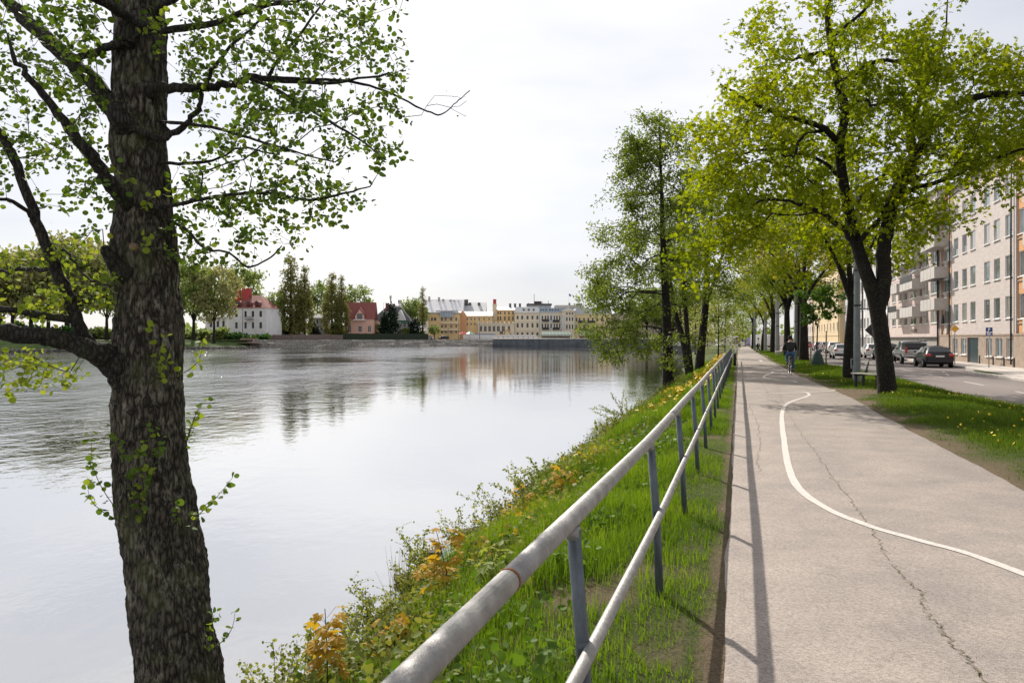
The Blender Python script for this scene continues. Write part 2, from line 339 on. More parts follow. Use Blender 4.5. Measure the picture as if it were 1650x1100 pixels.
left = -.09 + .05 * vn2(ps, ps * 0, .8) + .022 * vn2(ps, ps * 0, 3.0, 2); right = t_path(ps) + .10 * vn2(ps, ps * 0, .7, 4) + .03 * vn2(ps, ps * 0, 3, 6)
frac = np.linspace(0, 1, 7); PT = left[:, None] * (1 - frac) + right[:, None] * frac
V = np.stack([PT, np.repeat(ps[:, None], 7, 1), np.full_like(PT, .006)], -1); V[:, 0, 2] = -.012; V[:, -1, 2] = -.012; V[:, 1, 0] = V[:, 0, 0] + .05; V[:, -2, 0] = V[:, -1, 0] - .05
i, j = np.meshgrid(np.arange(len(ps) - 1), np.arange(6), indexing='ij')
Q = np.stack([i * 7 + j, i * 7 + j + 1, (i + 1) * 7 + j + 1, (i + 1) * 7 + j], -1).reshape(-1, 4)
path = obj('path', np_mesh('path', V.reshape(-1, 3), Q, m), rot=(0, 0, -TH)); tag(path, kind='structure')

def ribbon(name, pts, w, z, mat, parent, wn=0.0):
    """pts (t,s) -> flat strip; wn gives a worn, uneven edge"""
    p = np.asarray(pts, float); d = np.gradient(p, axis=0); d /= np.linalg.norm(d, axis=1, keepdims=True) + 1e-9
    nrm = np.stack([-d[:, 1], d[:, 0]], -1); w = np.broadcast_to(w, (len(p),)) / 2
    a = p + nrm * (w * (1 + wn * vn2(p[:, 0], p[:, 1], 6, 3)))[:, None]; c = p - nrm * (w * (1 + wn * vn2(p[:, 0], p[:, 1], 6, 8)))[:, None]
    V = np.concatenate([np.c_[a, np.full(len(p), z)], np.c_[c, np.full(len(p), z)]]); k = len(p); i = np.arange(k - 1)
    o = obj(name, np_mesh(name, V, np.stack([i, i + 1, k + i + 1, k + i], -1), mat), parent); return o
paint = pmat('road_paint', (.33, .29, .262), (.52, .48, .445), scale=26, rough=.8, bump=.25, bscale=160, lo=.30, hi=.46, detail=9)
def pxline(pp, n=8):
    q = [toS(*G(x, y)[:2]) for x, y in pp]; return smooth_line([(t, s) for s, t in q], n)
wave = [(1760, 965), (1660, 930), (1559, 893), (1468, 868), (1400, 848), (1332, 820), (1286, 786), (1270, 750), (1264, 714), (1260, 668), (1270, 650), (1300, 639), (1303, 634.5), (1290, 631), (1245, 630), (1192, 632.5)]
ribbon('painted_line', pxline(wave), .088, .011, paint, path, .25)
for k, (pp, w) in enumerate([([(1193, 636), (1240, 634.5), (1290, 633.2), (1343, 629.5), (1325, 627.2), (1272, 622.5)], .10), ([(1247, 622), (1285, 620.5), (1320, 622.5)], .09), ([(1284, 616.5), (1276, 614), (1257, 613), (1232, 609), (1234, 604.5), (1243, 601.5), (1247, 599), (1268, 596)], .11), ([(1228, 582.5), (1224, 580)], .2)]):
    ribbon('painted_line', pxline(pp), w, .0115 + .001 * k, paint, path, .25)
crackm = pmat('crack_earth', (.10, .08, .055), (.17, .15, .09), scale=14, rough=1)
def crack(pp, w, seed):
    p = pxline(pp, 14); R = np.random.default_rng(seed); p = p + R.normal(0, .016, p.shape); ww = np.abs(R.normal(w, w * .6, len(p))) + .003
    ribbon('crack', p, ww, .0105, crackm, path); return p
cr = crack([(1328, 748), (1345, 775), (1372, 808), (1398, 845), (1420, 880), (1434, 905)], .0035, 1)
cr2 = crack([(1436, 910), (1462, 938), (1482, 955), (1490, 985), (1512, 1010), (1530, 1035), (1560, 1062), (1580, 1095), (1598, 1130)], .004, 2)
crack([(1207, 650), (1222, 690), (1224, 725), (1219, 742), (1226, 760)], .003, 3)
crack([(1252, 622), (1262, 650), (1285, 690), (1312, 725), (1328, 748)], .0025, 6)
crack([(1216, 600), (1226, 614), (1240, 640)], .005, 4)

# carriageway, kerbs, pavement
asphalt = pmat('road_asphalt', (.135, .115, .112), (.225, .195, .185), scale=.35, rough=.85, bump=.3, bscale=160, stretch=(1, .25, 1), lo=.3, hi=.75, spec=.3)
rs_ = np.concatenate([np.arange(-10, 60, 1.5), np.arange(60, 170, 5), [200, 260, 400]]); a = t_road(rs_)
V = np.concatenate([np.c_[a + .02, rs_, np.full(len(rs_), -.30)], np.c_[np.full(len(rs_), 30.), rs_, np.full(len(rs_), -.30)]]); k = len(rs_); i = np.arange(k - 1)
road = obj('road', np_mesh('road', V, np.stack([i, k + i, k + i + 1, i + 1], -1), asphalt), rot=(0, 0, -TH)); tag(road, kind='structure')
kerbm = pmat('kerb_granite', (.26, .24, .225), (.42, .39, .37), scale=25, rough=.85, bump=.3)
for s0 in np.arange(8, 90, 2.0):      # kerb stones along the verge
    t0, t1 = t_road(s0), t_road(s0 + 1.97); b_ = MB(); zt = -.19
    b_.add([(t0 - .12, s0, -.45), (t0, s0, -.45), (t1, s0 + 1.97, -.45), (t1 - .12, s0 + 1.97, -.45), (t0 - .12, s0, zt), (t0, s0, zt), (t1, s0 + 1.97, zt), (t1 - .12, s0 + 1.97, zt)], [(4, 5, 6, 7), (0, 1, 5, 4), (1, 2, 6, 5), (2, 3, 7, 6), (3, 0, 4, 7)])
    b_.build('kerb_stone', kerbm, road)
for s0 in np.arange(9.4, 130, 7.0): ribbon('lane_line', [(9.85, s0), (9.85, s0 + 1.5), (9.85, s0 + 3)], .12, -.296, paint, road, .3)
for s0, t0 in ((46.5, 10.6), (48.6, 11.0), (51, 11.4)): ribbon('bay_line', [(t0, s0), (t0 + .2, s0 + 1)], .12, -.2955, paint, road, .3)
pave = pmat('pavement_concrete', (.40, .36, .33), (.54, .50, .46), scale=3, rough=.9, bump=.25, bscale=90)
pts = [(12.7, -10), (12.5, 38), (12.45, 50.5), (12.9, 52.5), (14.15, 54), (14.2, 400), (17.6, 400), (17.6, -10)]
b_ = MB(); b_.prism(pts, 2, -.44, -.185); pv = b_.build('pavement', pave, rot=(0, 0, -TH), bevel=.02); tag(pv, kind='structure')
ribbon('grass_strip', [(12.95, 46), (13.0, 48), (13.05, 50), (13.2, 51.8)], [.3, .6, .7, .2], -.179, MATS['turf_and_earth'], pv)

# river
m, n, b = newmat('river_water'); b.inputs['Base Color'].default_value = (.050, .052, .036, 1); b.inputs['Roughness'].default_value = .03; b.inputs['IOR'].default_value = 1.33; b.inputs['Specular IOR Level'].default_value = .5
tc = nd(n, 'ShaderNodeTexCoord'); ge = nd(n, 'ShaderNodeNewGeometry')
def wnoise(scale, st, det, rough=.55):
    mp = nd(n, 'ShaderNodeMapping'); mp.inputs['Scale'].default_value = st; mp.inputs['Rotation'].default_value = (0, 0, .25); n.links.new(tc.outputs['Object'], mp.inputs[0])
    q = nd(n, 'ShaderNodeTexNoise', Scale=scale, Detail=det, Roughness=rough); n.links.new(mp.outputs[0], q.inputs['Vector']); return q
big = wnoise(.028, (1, .55, 1), 4, .6); mid = wnoise(.22, (1, .55, 1), 4); fine = wnoise(1.5, (1, .7, 1), 4, .6)
rp = nd(n, 'ShaderNodeValToRGB'); rp.color_ramp.elements[0].position = .36; rp.color_ramp.elements[0].color = (.10,) * 3 + (1,); rp.color_ramp.elements[1].position = .60; rp.color_ramp.elements[1].color = (1, 1, 1, 1)
# the reach near the bank lies sheltered, the open river and the left reach are ruffled
sx = nd(n, 'ShaderNodeSeparateXYZ'); n.links.new(tc.outputs['Object'], sx.inputs[0])
mr = nd(n, 'ShaderNodeMapRange'); mr.inputs['From Min'].default_value = 14; mr.inputs['From Max'].default_value = 60; n.links.new(sx.outputs['Y'], mr.inputs['Value'])
mxx = nd(n, 'ShaderNodeMapRange'); mxx.inputs['From Min'].default_value = -6; mxx.inputs['From Max'].default_value = -18; n.links.new(sx.outputs['X'], mxx.inputs['Value'])
shel = nd(n, 'ShaderNodeMath', operation='MULTIPLY'); n.links.new(mr.outputs[0], shel.inputs[0]); n.links.new(mxx.outputs[0], shel.inputs[1])
sh2 = nd(n, 'ShaderNodeMath', operation='MULTIPLY_ADD'); sh2.inputs[1].default_value = .94; sh2.inputs[2].default_value = .06; n.links.new(shel.outputs[0], sh2.inputs[0])
n.links.new(big.outputs['Fac'], rp.inputs[0])
pw0 = nd(n, 'ShaderNodeMath', operation='MULTIPLY'); n.links.new(rp.outputs[0], pw0.inputs[0]); n.links.new(sh2.outputs[0], pw0.inputs[1])
mf = nd(n, 'ShaderNodeMapRange'); mf.inputs['From Min'].default_value = 110; mf.inputs['From Max'].default_value = 270; mf.inputs['To Min'].default_value = 1; mf.inputs['To Max'].default_value = 1.5; n.links.new(sx.outputs['Y'], mf.inputs['Value'])      # the open reach by the far quay is choppier
pw = nd(n, 'ShaderNodeMath', operation='MULTIPLY'); n.links.new(pw0.outputs[0], pw.inputs[0]); n.links.new(mf.outputs[0], pw.inputs[1])
hh = nd(n, 'ShaderNodeMath', operation='MULTIPLY_ADD'); hh.inputs[1].default_value = .42; n.links.new(fine.outputs['Fac'], hh.inputs[0]); n.links.new(mid.outputs['Fac'], hh.inputs[2])
st_ = nd(n, 'ShaderNodeMath', operation='MULTIPLY_ADD'); st_.inputs[1].default_value = .80; st_.inputs[2].default_value = .010; n.links.new(pw.outputs[0], st_.inputs[0])
bp = nd(n, 'ShaderNodeBump', Distance=.6); n.links.new(st_.outputs[0], bp.inputs['Strength']); n.links.new(hh.outputs[0], bp.inputs['Height']); n.links.new(bp.outputs[0], b.inputs['Normal'])
WATER_N = n
gl = nd(n, 'ShaderNodeBsdfGlossy', Roughness=.035); gl.inputs['Color'].default_value = (.90, .90, .915, 1); n.links.new(bp.outputs[0], gl.inputs['Normal'])
lw = nd(n, 'ShaderNodeLayerWeight', Blend=.42); n.links.new(bp.outputs[0], lw.inputs['Normal'])
ms = nd(n, 'ShaderNodeMixShader'); n.links.new(lw.outputs['Facing'], ms.inputs[0]); n.links.new(b.outputs[0], ms.inputs[1]); n.links.new(gl.outputs[0], ms.inputs[2]); n.links.new(ms.outputs[0], n.nodes['Material Output'].inputs[0])
b_ = MB(); b_.add([(-900, -60, WATER), (700, -60, WATER), (700, 900, WATER), (-900, 900, WATER)], [(0, 1, 2, 3)])
water = b_.build('water', m); tag(water, kind='structure')

# far bank: ground sheet to the horizon, quay
FARZ = 1.2
quay = [(-600, 120), (-250, 160), (-112, 176), (-93.5, 222), (-80, 243), (-49, 281), (-7.5, 314), (32, 302), (70, 330), (112, 345), (170, 352)]
def quayY(x): return np.interp(x, [q[0] for q in quay], [q[1] for q in quay])
far_turf = pmat('far_turf', (.05, .09, .02), (.10, .14, .04), scale=.3, rough=1)
far_pave = pmat('promenade_gravel', (.30, .27, .25), (.40, .37, .34), scale=.5, rough=1)
b_ = MB(); back = [(1500, 380), (4000, 5000), (-4000, 5000), (-3000, 400)]
qq = [(x, y + 3.0 if x > -84 else y + 7) for x, y in quay]
b_.add([(x, y, FARZ) for x, y in qq + back], [tuple(range(len(qq) + len(back)))]); fg = b_.build('far_bank_ground', far_pave); tag(fg, kind='structure')
stone = pmat('quay_rubble', (.06, .057, .05), (.27, .245, .22), scale=1.6, rough=.95, bump=.8, bscale=3, lo=.3, hi=.7, c3=(.14, .13, .115))
dark_stone = pmat('quay_dark_wall', (.05, .058, .066), (.10, .11, .12), scale=.7, rough=.85, bump=.3)
def strip(name, pa, za, pb, zb, mat, label, cat, sub=6, rough=.0, seed=0):
    R = np.random.default_rng(seed); a = np.array(pa, float); c = np.array(pb, float); u = np.linspace(0, len(a) - 1, (len(a) - 1) * 24 + 1); k = np.arange(len(a))
    A = np.stack([np.interp(u, k, a[:, 0]), np.interp(u, k, a[:, 1])], -1); C = np.stack([np.interp(u, k, c[:, 0]), np.interp(u, k, c[:, 1])], -1)
    f = np.linspace(0, 1, sub + 1); V = np.concatenate([A[:, None] * (1 - f[None, :, None]) + C[:, None] * f[None, :, None], np.broadcast_to((za * (1 - f) + zb * f)[None, :, None], (len(u), sub + 1, 1))], -1)
    if rough: V[:, 1:-1] += R.normal(0, rough, V[:, 1:-1].shape)
    i, j = np.meshgrid(np.arange(len(u) - 1), np.arange(sub), indexing='ij'); w = sub + 1
    Q = np.stack([i * w + j, i * w + j + 1, (i + 1) * w + j + 1, (i + 1) * w + j], -1).reshape(-1, 4)
    return tag(obj(name, np_mesh(name, V.reshape(-1, 3), Q, mat)), label, cat)
qs = quay[4:7]; strip('quay_wall', [(x, y - 2.2) for x, y in qs], -1.6, [(x, y + 3.02) for x, y in qs], FARZ + .02, stone, 'sloping rubble stone embankment below the far promenade', 'embankment', 8, .16)
qs = quay[6:]; strip('quay_wall', [(x, y - .1) for x, y in qs], -1.6, [(x, y + .1) for x, y in qs], FARZ + .15, dark_stone, 'dark vertical quay wall below the cream hotel', 'quay wall', 4)
b_ = MB()
for (x0, y0), (x1, y1) in zip(quay[6:-1], quay[7:]): b_.tube([(x0, y0 + .6, FARZ + .12), (x1, y1 + .6, FARZ + .12)], .45, 4)
tag(b_.build('coping', far_pave), 'pale coping along the top of the dark quay', 'coping')
qs = quay[1:5]
strip('lawn_bank', [(x, y - 1.5) for x, y in qs], -1.7, [(x, y + 7.1) for x, y in qs], FARZ + .03, far_turf, 'green grassy bank across the river behind the big trunk', 'lawn', 8, .12, 3); bpy.data.objects['lawn_bank']['kind'] = 'structure'
# ------------------------------------------------------------------ growing trees
class Grow:
    def __init__(s, seed, cap=60000):
        s.R = np.random.default_rng(seed); s.P = np.zeros((cap, 3)); s.par = np.full(cap, -1, int); s.pl = np.zeros(cap); s.fix = np.zeros(cap); s.ok = np.zeros(cap, bool); s.main = np.zeros(cap, bool); s.n = 0; s.tips = []
    def node(s, p, par, fix=0.0, ok=True, main=False):
        i = s.n; s.P[i] = p; s.par[i] = par; s.fix[i] = fix; s.ok[i] = ok; s.main[i] = main
        s.pl[i] = 0 if par < 0 else s.pl[par] + np.linalg.norm(s.P[i] - s.P[par]); s.n += 1; return i
    def limb(s, pts, r, parent=None, n=5, ok_from=0.0, jit=0.0):
        """a drawn limb: pts, radii; grows from the nearest node unless it is the first"""
        q = smooth_line(pts, n); rr = np.interp(np.linspace(0, 1, len(q)), np.linspace(0, 1, len(r)), r)
        if jit: q[1:] += s.R.normal(0, jit, q[1:].shape)
        par = -1
        if s.n: par = parent if parent is not None else int(np.argmin(np.linalg.norm(s.P[:s.n] - q[0], axis=1)))
        first = None
        for k in range(len(q)):
            par = s.node(q[k], par, rr[k], k / (len(q) - 1) >= ok_from, k > 0 or s.n == 0)
            if first is None: first = par
        s.tips.append(par); return par
    def reach(s, targets, bf=.35, step=.3, jit=.12, up=0.0):
        """join every target to the skeleton: short joins preferred, long detours from the root avoided"""
        T = np.asarray(targets, float); base = s.P[0]
        for t in T[np.argsort(np.linalg.norm(T - s.P[:s.n][s.ok[:s.n]].mean(0), axis=1))]:
            d = np.linalg.norm(s.P[:s.n] - t, axis=1); c = d + bf * s.pl[:s.n]; c[~s.ok[:s.n]] = 1e9
            k = int(np.argmin(c)); a = s.P[k].copy(); L_ = d[k]
            if L_ < 1e-3: continue
            m = max(1, int(L_ / step)); par = k
            prev = a - s.P[s.par[k]] if s.par[k] >= 0 else np.array((0, 0, 1.)); prev = prev / (np.linalg.norm(prev) + 1e-9)
            ctrl = a + prev * L_ * .25 + (t - a) * .25 + np.array((0, 0, up * L_))
            for j in range(1, m + 1):
                u = j / m; p = (1 - u) ** 2 * a + 2 * u * (1 - u) * ctrl + u * u * t
                if j < m: p = p + s.R.normal(0, jit * L_ / m, 3)
                par = s.node(p, par)
            s.tips.append(par)
    def done(s, rt=.004, e=.5):
        n = s.n; ch = [[] for _ in range(n)]
        for i in range(n):
            if s.par[i] >= 0: ch[s.par[i]].append(i)
        cnt = np.zeros(n)
        for i in range(n - 1, -1, -1): cnt[i] = max(1, cnt[i])if not ch[i] else cnt[i]; cnt[s.par[i]] += cnt[i] if s.par[i] >= 0 else 0
        s.cnt = cnt; r = rt * np.maximum(cnt, 1) ** e; r = np.where(s.fix[:n] > 0, s.fix[:n], r)
        for i in range(n):
            if s.par[i] >= 0: r[i] = min(r[i], r[s.par[i]])
        s.r = r; chains = []; stack = [(0, None)]
        while stack:
            i, p0 = stack.pop(); c = [] if p0 is None else [p0]; c.append(i)
            while ch[i]:
                k = max(ch[i], key=lambda x: (bool(s.main[x]), cnt[x]))
                for x in ch[i]:
                    if x != k: stack.append((x, i))
                i = k; c.append(i)
            chains.append(c)
        s.chains = chains; return s
    def wood(s, first_only=None, rmin=0.0, kbig=10, sel=None):
        Vs, Qs, b = [], [], 0
        for ci, c in enumerate(s.chains):
            if first_only is True and ci > 0: break
            if first_only is False and ci == 0: continue
            if sel is not None and not sel(c): continue
            r = s.r[c].copy()
            if ci > 0: r[0] = min(r[0], r[1] * 1.15)
            if r.max() < rmin or len(c) < 2: continue
            k = kbig if r.max() > .09 else (6 if r.max() > .025 else (4 if r.max() > .008 else 3))
            V, Q = tube_np(s.P[c], r, k); Vs.append(V); Qs.append(Q + b); b += len(V)
        return (np.concatenate(Vs), np.concatenate(Qs)) if Vs else (np.zeros((0, 3)), np.zeros((0, 4), int))
    def leaf_sites(s, per=6, spread=.18, maxcnt=2, droop=.2):
        idx = np.where(s.cnt[:s.n] <= maxcnt)[0]; idx = idx[s.fix[idx] == 0]
        par = s.par[idx]; idx = idx[par >= 0]; par = s.par[idx]
        A = np.repeat(s.P[par], per, 0); B = np.repeat(s.P[idx], per, 0); u = s.R.random((len(A), 1))
        d = B - A; d /= np.linalg.norm(d, axis=1, keepdims=True) + 1e-9
        pos = A * (1 - u) + B * u + s.R.normal(0, spread, A.shape) * np.array((1, 1, .8)); pos[:, 2] -= droop * spread * s.R.random(len(pos))
        return pos, d

def leaf_frames(R, N, dirs, flat=.55, mix=.6):
    """blade direction, normal: blades lie roughly level, turned every way"""
    y = dirs * mix + R.normal(0, .7, (N, 3)); y[:, 2] -= .25; y /= np.linalg.norm(y, axis=1, keepdims=True)
    z = R.normal(0, flat, (N, 3)) + np.array((0, 0, 1.)); x = np.cross(y, z); x /= np.linalg.norm(x, axis=1, keepdims=True) + 1e-9
    return np.stack([x, y, np.cross(x, y)], -1)     # columns
def scatter(tv, tf, pos, fr, size):
    N = len(pos); V = np.einsum('nij,kj->nki', fr, tv) * np.asarray(size)[:, None, None] + pos[:, None, :]
    k = len(tv); return V.reshape(-1, 3), (tf[None] + (np.arange(N) * k)[:, None, None]).reshape(-1, tf.shape[1])

# leaf blades (unit length along y)
LEAF_OVAL = (np.array([(0, 0, 0), (.36, .28, .07), (.40, .68, .08), (0, 1, -.05), (-.40, .68, .08), (-.36, .28, .07)]), np.array([(0, 1, 2, 3), (0, 3, 4, 5)]))
def round_leaf():
    v = [(0, .12, 0)]; n = 9; L_ = []; R_ = []
    for i in range(n):
        u = (i + 1) / (n + 1); y = .12 + .88 * u; w = .47 * math.sin(math.pi * u ** .9) ** .62; w *= 1 + .05 * (-1) ** i
        L_.append((-w, y, .11 * w * 2 - .10 * u * u)); R_.append((w, y, .11 * w * 2 - .10 * u * u))
    mid = [(0, .12 + .88 * (i + 1) / (n + 1), -.10 * ((i + 1) / (n + 1)) ** 2) for i in range(n)]; tip = (0, .97, -.10)
    V = [(0, .12, 0)] + L_ + mid + R_ + [tip, (0, 0, .03), (.012, 0, .02)]; F_ = [(0, 1, 1 + n), (0, 1 + n, 1 + 2 * n)]
    for i in range(n - 1): F_ += [(1 + i, 2 + i, 2 + n + i, 1 + n + i), (1 + n + i, 2 + n + i, 2 + 2 * n + i, 1 + 2 * n + i)]
    t = 1 + 3 * n; F_ += [(n, t, 2 * n), (2 * n, t, 3 * n), (0, t + 1, t + 2)]
    return V, F_
def lobed(nl=5, deep=.45):
    ang = np.radians([-108, -52, 0, 52, 108]) if nl == 5 else np.radians([-60, 0, 60]); Ls = [.55, .85, 1, .85, .55] if nl == 5 else [.8, 1, .8]
    pts = []
    for i, (a, l) in enumerate(zip(ang, Ls)):
        if i: m = (a + ang[i - 1]) / 2; pts.append((math.sin(m) * deep * .75, math.cos(m) * deep * .75 + .2, .04))
        pts.append((math.sin(a) * l * .78, math.cos(a) * l * .78 + .2, -.07))
    V = np.array([(0, .2, .03)] + [(0, 0, 0)] + pts); k = len(pts)
    Fc = [(0, 2 + i, 3 + i) for i in range(k - 1)] + [(0, 1 + k, 1), (0, 1, 2)]
    return V, np.array(Fc)
LEAF_MAPLE = lobed(5); LEAF_TRI = lobed(3, .5)
LEAF_SPRAY = (np.array([(0, 0, 0), (.30, .25, .05), (.16, .62, 0), (.38, .78, .04), (0, 1, -.04), (-.34, .72, .05), (-.16, .5, 0), (-.34, .22, .04)]), np.array([(0, 1, 2, 7), (2, 3, 4, 5), (7, 2, 5, 6)]))

bark_alder = barkmat('alder_bark', (.012, .010, .008), (.11, .09, .072), (.29, .265, .21), 1.0, 1.0, .585)
bark_dark = barkmat('street_tree_bark', (.008, .007, .006), (.036, .030, .026), (.17, .165, .15), .8, .8, .66)
bark_limb = barkmat('limb_bark', (.010, .009, .008), (.055, .047, .040), (.14, .13, .11), 1.3, .7, .64)
twig_m = pmat('twig_bark', (.030, .025, .021), (.055, .045, .035), scale=20, rough=.9)
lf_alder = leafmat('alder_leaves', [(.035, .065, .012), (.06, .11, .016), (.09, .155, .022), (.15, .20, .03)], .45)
lf_alder_y = leafmat('yellow_alder_leaves', [(.10, .16, .02), (.17, .24, .03), (.26, .29, .04)], .5)  # yellower leaf tones, used low on the left and on some shoots
lf_maple = leafmat('maple_leaves', [(.085, .125, .006), (.16, .215, .009), (.25, .295, .012), (.38, .39, .018)], .62, (1.28, 1.18, .3), patch=.35)
lf_gold = leafmat('bronze_maple_leaves', [(.11, .155, .012), (.19, .23, .02), (.27, .26, .028), (.28, .21, .035)], .55, (1.25, 1.05, .5), patch=.3)
lf_lime = leafmat('lime_leaves', [(.08, .125, .010), (.145, .20, .016), (.23, .28, .025)], .58, patch=.3)
lf_young = leafmat('young_maple_leaves', [(.035, .085, .010), (.07, .15, .02), (.12, .22, .03)], .4)
lf_bank = leafmat('bank_alder_leaves', [(.08, .12, .018), (.145, .20, .03), (.23, .285, .045)], .58, (1.2, 1.12, .6), patch=.25)
lf_far = leafmat('far_leaves', [(.13, .18, .05), (.21, .27, .08), (.31, .36, .13)], .5, (1.1, 1.1, .7), patch=.12)  # far and olive leaves lightened: distance haze is put into their colour
lf_olive = leafmat('olive_spring_leaves', [(.20, .21, .09), (.29, .29, .13), (.38, .37, .18)], .5, (1.1, 1.05, .7), patch=.12)
lf_poplar = leafmat('poplar_buds', [(.14, .15, .05), (.21, .21, .07), (.28, .27, .11)], .48, (1.1, 1.05, .7), patch=.15)
lf_dark = leafmat('conifer_needles', [(.008, .018, .010), (.015, .032, .018), (.025, .045, .022)], .15)
lf_green = leafmat('fresh_green_leaves', [(.02, .07, .015), (.04, .11, .02), (.07, .16, .03)], .35)

def tree_parts(root, g, leaf, tmpl, pos, dirs, size, trunk_m=bark_dark, flat=.6, rmin=0.0, wood_m=None, kb=10, mix=.6):
    V, Q = g.wood(True, kbig=kb); obj('trunk', np_mesh('trunk', V, Q, trunk_m, True), root)
    V, Q = g.wood(False, rmin)
    if len(V): obj('branches', np_mesh('branches', V, Q, wood_m or trunk_m, True), root)
    R = g.R; N = len(pos); fr = leaf_frames(R, N, dirs, flat, mix); sz = size * R.uniform(.65, 1.25, N)
    V, Fc = scatter(tmpl[0], tmpl[1], pos, fr, sz); c = obj('crown', np_mesh('crown', V, Fc, leaf), root); c['kind'] = 'stuff'
    return c
def ellipsoid(R, n, c, rad, shell=.35, lo=-1.0):
    v = R.normal(0, 1, (n * 2, 3)); v /= np.linalg.norm(v, axis=1, keepdims=True); v *= (shell + (1 - shell) * R.random((n * 2, 1))) ** .7
    v = v[v[:, 2] > lo][:n]; return v * np.array(rad) + np.array(c)

# ---- the big alder in the foreground
AY = 5.0
def build_big_alder():
    root = empty('alder_tree', P(287, 1165, AY)); root.location.z -= .35
    O = np.array(root.location)
    g = Grow(11); pp = lambda l, y0=0., y1=0.: [P(x, y, AY + y0 + (y1 - y0) * i / max(1, len(l) - 1)) - O for i, (x, y) in enumerate(l)]
    m = AY / F / 2
    g.limb(pp([(308, 1440), (298, 1270), (290, 1165), (283, 1050), (264, 900), (250, 800), (243, 700), (239, 560), (236, 480), (232, 400), (230, 300), (228, 200), (225, 100), (222, 0), (220, -150), (217, -350), (213, -650), (210, -900)], 0, .3),
           np.array([215, 180, 142, 129, 120, 116, 111, 104, 100, 99, 88, 84, 82, 80, 70, 50, 25, 8]) * m, n=14, ok_from=.55)
    Ls = [([(205, 600), (172, 572), (140, 562), (100, 547), (50, 541), (-20, 535), (-150, 548), (-320, 540)], 0, -.5, [40, 34, 29, 27, 24, 18]),
          ([(205, 640), (182, 602), (152, 568), (126, 520), (102, 460), (76, 400), (54, 340), (22, 255), (0, 215), (-60, 110), (-120, -30)], 0, -.35, [29, 23, 19, 16, 14, 12, 8]),
          ([(122, 517), (60, 505), (0, 497), (-70, 488)], -.1, -.5, [13, 10, 8]), ([(90, 433), (50, 433), (0, 436), (-60, 430)], -.15, .2, [8, 7, 5]),
          ([(70, 390), (110, 410), (140, 448), (180, 462)], -.15, -.35, [6, 4, 3]), ([(60, 360), (30, 330), (-20, 318)], -.2, -.5, [7, 5]),
          ([(200, 200), (184, 178), (150, 132), (110, 95), (60, 48), (10, -2), (-60, -70), (-140, -160)], 0, .5, [36, 31, 27, 24, 20, 14]),
          ([(205, 68), (178, 76), (150, 86), (122, 96)], 0, .1, [16, 13, 11]), ([(206, 330), (188, 306), (160, 272), (140, 244), (104, 196), (60, 140), (20, 90)], 0, -.6, [25, 22, 18, 12, 7]),
          ([(205, 445), (186, 427), (174, 410), (168, 401), (166, 398.5)], 0, -.12, [34, 24, 19, 15, .6]), ([(210, 30), (170, 5), (120, -30), (60, -90)], 0, -.6, [20, 16, 10]),
          ([(255, 141), (300, 141), (340, 139), (380, 136), (410, 125), (470, 133), (560, 130), (640, 118)], 0, .15, [17, 14, 13, 12, 8, 5, 3]),
          ([(405, 128), (440, 142), (480, 165), (530, 195), (580, 225), (622, 258)], .05, -.3, [7, 5, 4, 2]), ([(425, 125), (500, 128), (560, 131), (620, 146), (680, 176), (712, 184), (735, 165), (757, 146)], .08, .5, [6, 5, 4, 3, 2, 1.5]),
          ([(433, 122), (452, 90), (480, 60), (505, 25), (540, -20)], .1, .4, [6, 5, 4, 2]), ([(258, 226), (300, 200), (322, 172), (326, 140)], 0, .05, [11, 9, 6]),
          ([(258, 335), (300, 326), (360, 315), (430, 311), (500, 322), (560, 310), (596, 300)], 0, -.3, [8, 6, 5, 4, 2]), ([(262, 350), (300, 370), (330, 400), (368, 407), (400, 430), (436, 414), (454, 396)], 0, -.4, [6, 4, 3, 2]),
          ([(258, 195), (340, 205), (400, 222), (470, 243), (540, 262)], 0, -.4, [6, 5, 3, 2]), ([(250, 50), (330, 40), (420, 12), (500, -2), (600, -15), (660, 0)], 0, .3, [12, 10, 7, 4]),
          ([(250, 20), (300, -15), (380, -60), (470, -100)], 0, -.6, [16, 12, 8, 5]), ([(330, 140), (350, 100), (390, 60), (420, 30)], 0, -.6, [6, 5, 3]), ([(258, 262), (330, 262), (390, 240), (450, 250)], 0, .5, [6, 4, 3])]
    for l, y0, y1, r in Ls: g.limb(pp(l, y0, y1), np.array(r) * m, n=5, ok_from=.2 if len(l) > 4 else .5, jit=.006 if r[-1] > 2.5 else .0015)
    nl = g.n; R = g.R
    def area(n, x0, x1, y0, y1, d=.8):
        return [P(R.uniform(x0, x1), R.uniform(y0, y1), AY + R.normal(0, d * .5)) - O for _ in range(n)]
    T = area(56, 290, 470, -40, 130) + area(40, 450, 640, -10, 110) + area(40, 300, 620, 60, 220) + area(42, 400, 630, 150, 270, .6) + area(24, 280, 450, 160, 290) + area(26, 300, 450, 270, 340, .5) \
        + area(26, 420, 590, 290, 355, .5) + area(15, 360, 530, 345, 400, .4) + area(14, 290, 450, 380, 440, .4) + area(22, 270, 340, 290, 420, .4) + area(64, -60, 170, -40, 150) + area(60, -60, 175, 130, 320) + area(16, 100, 185, 300, 420, .5) \
        + area(34, -30, 110, 400, 520, .6) + area(14, 100, 180, 440, 500, .4) + area(22, -40, 80, 570, 640, .5) + area(12, 30, 120, 590, 620, .4) + area(60, -300, 700, -500, -60, 1.4) + area(16, 600, 660, 60, 250, .3) + area(10, 150, 290, -20, 90, .3)
    T += area(90, 280, 640, -20, 260) + area(60, -40, 175, 0, 300) + area(30, 300, 560, 250, 360, .5)
    T += area(14, 655, 752, 145, 190, .15)
    g.reach(T, .12, .10, .10); g.done(.0017, .38)
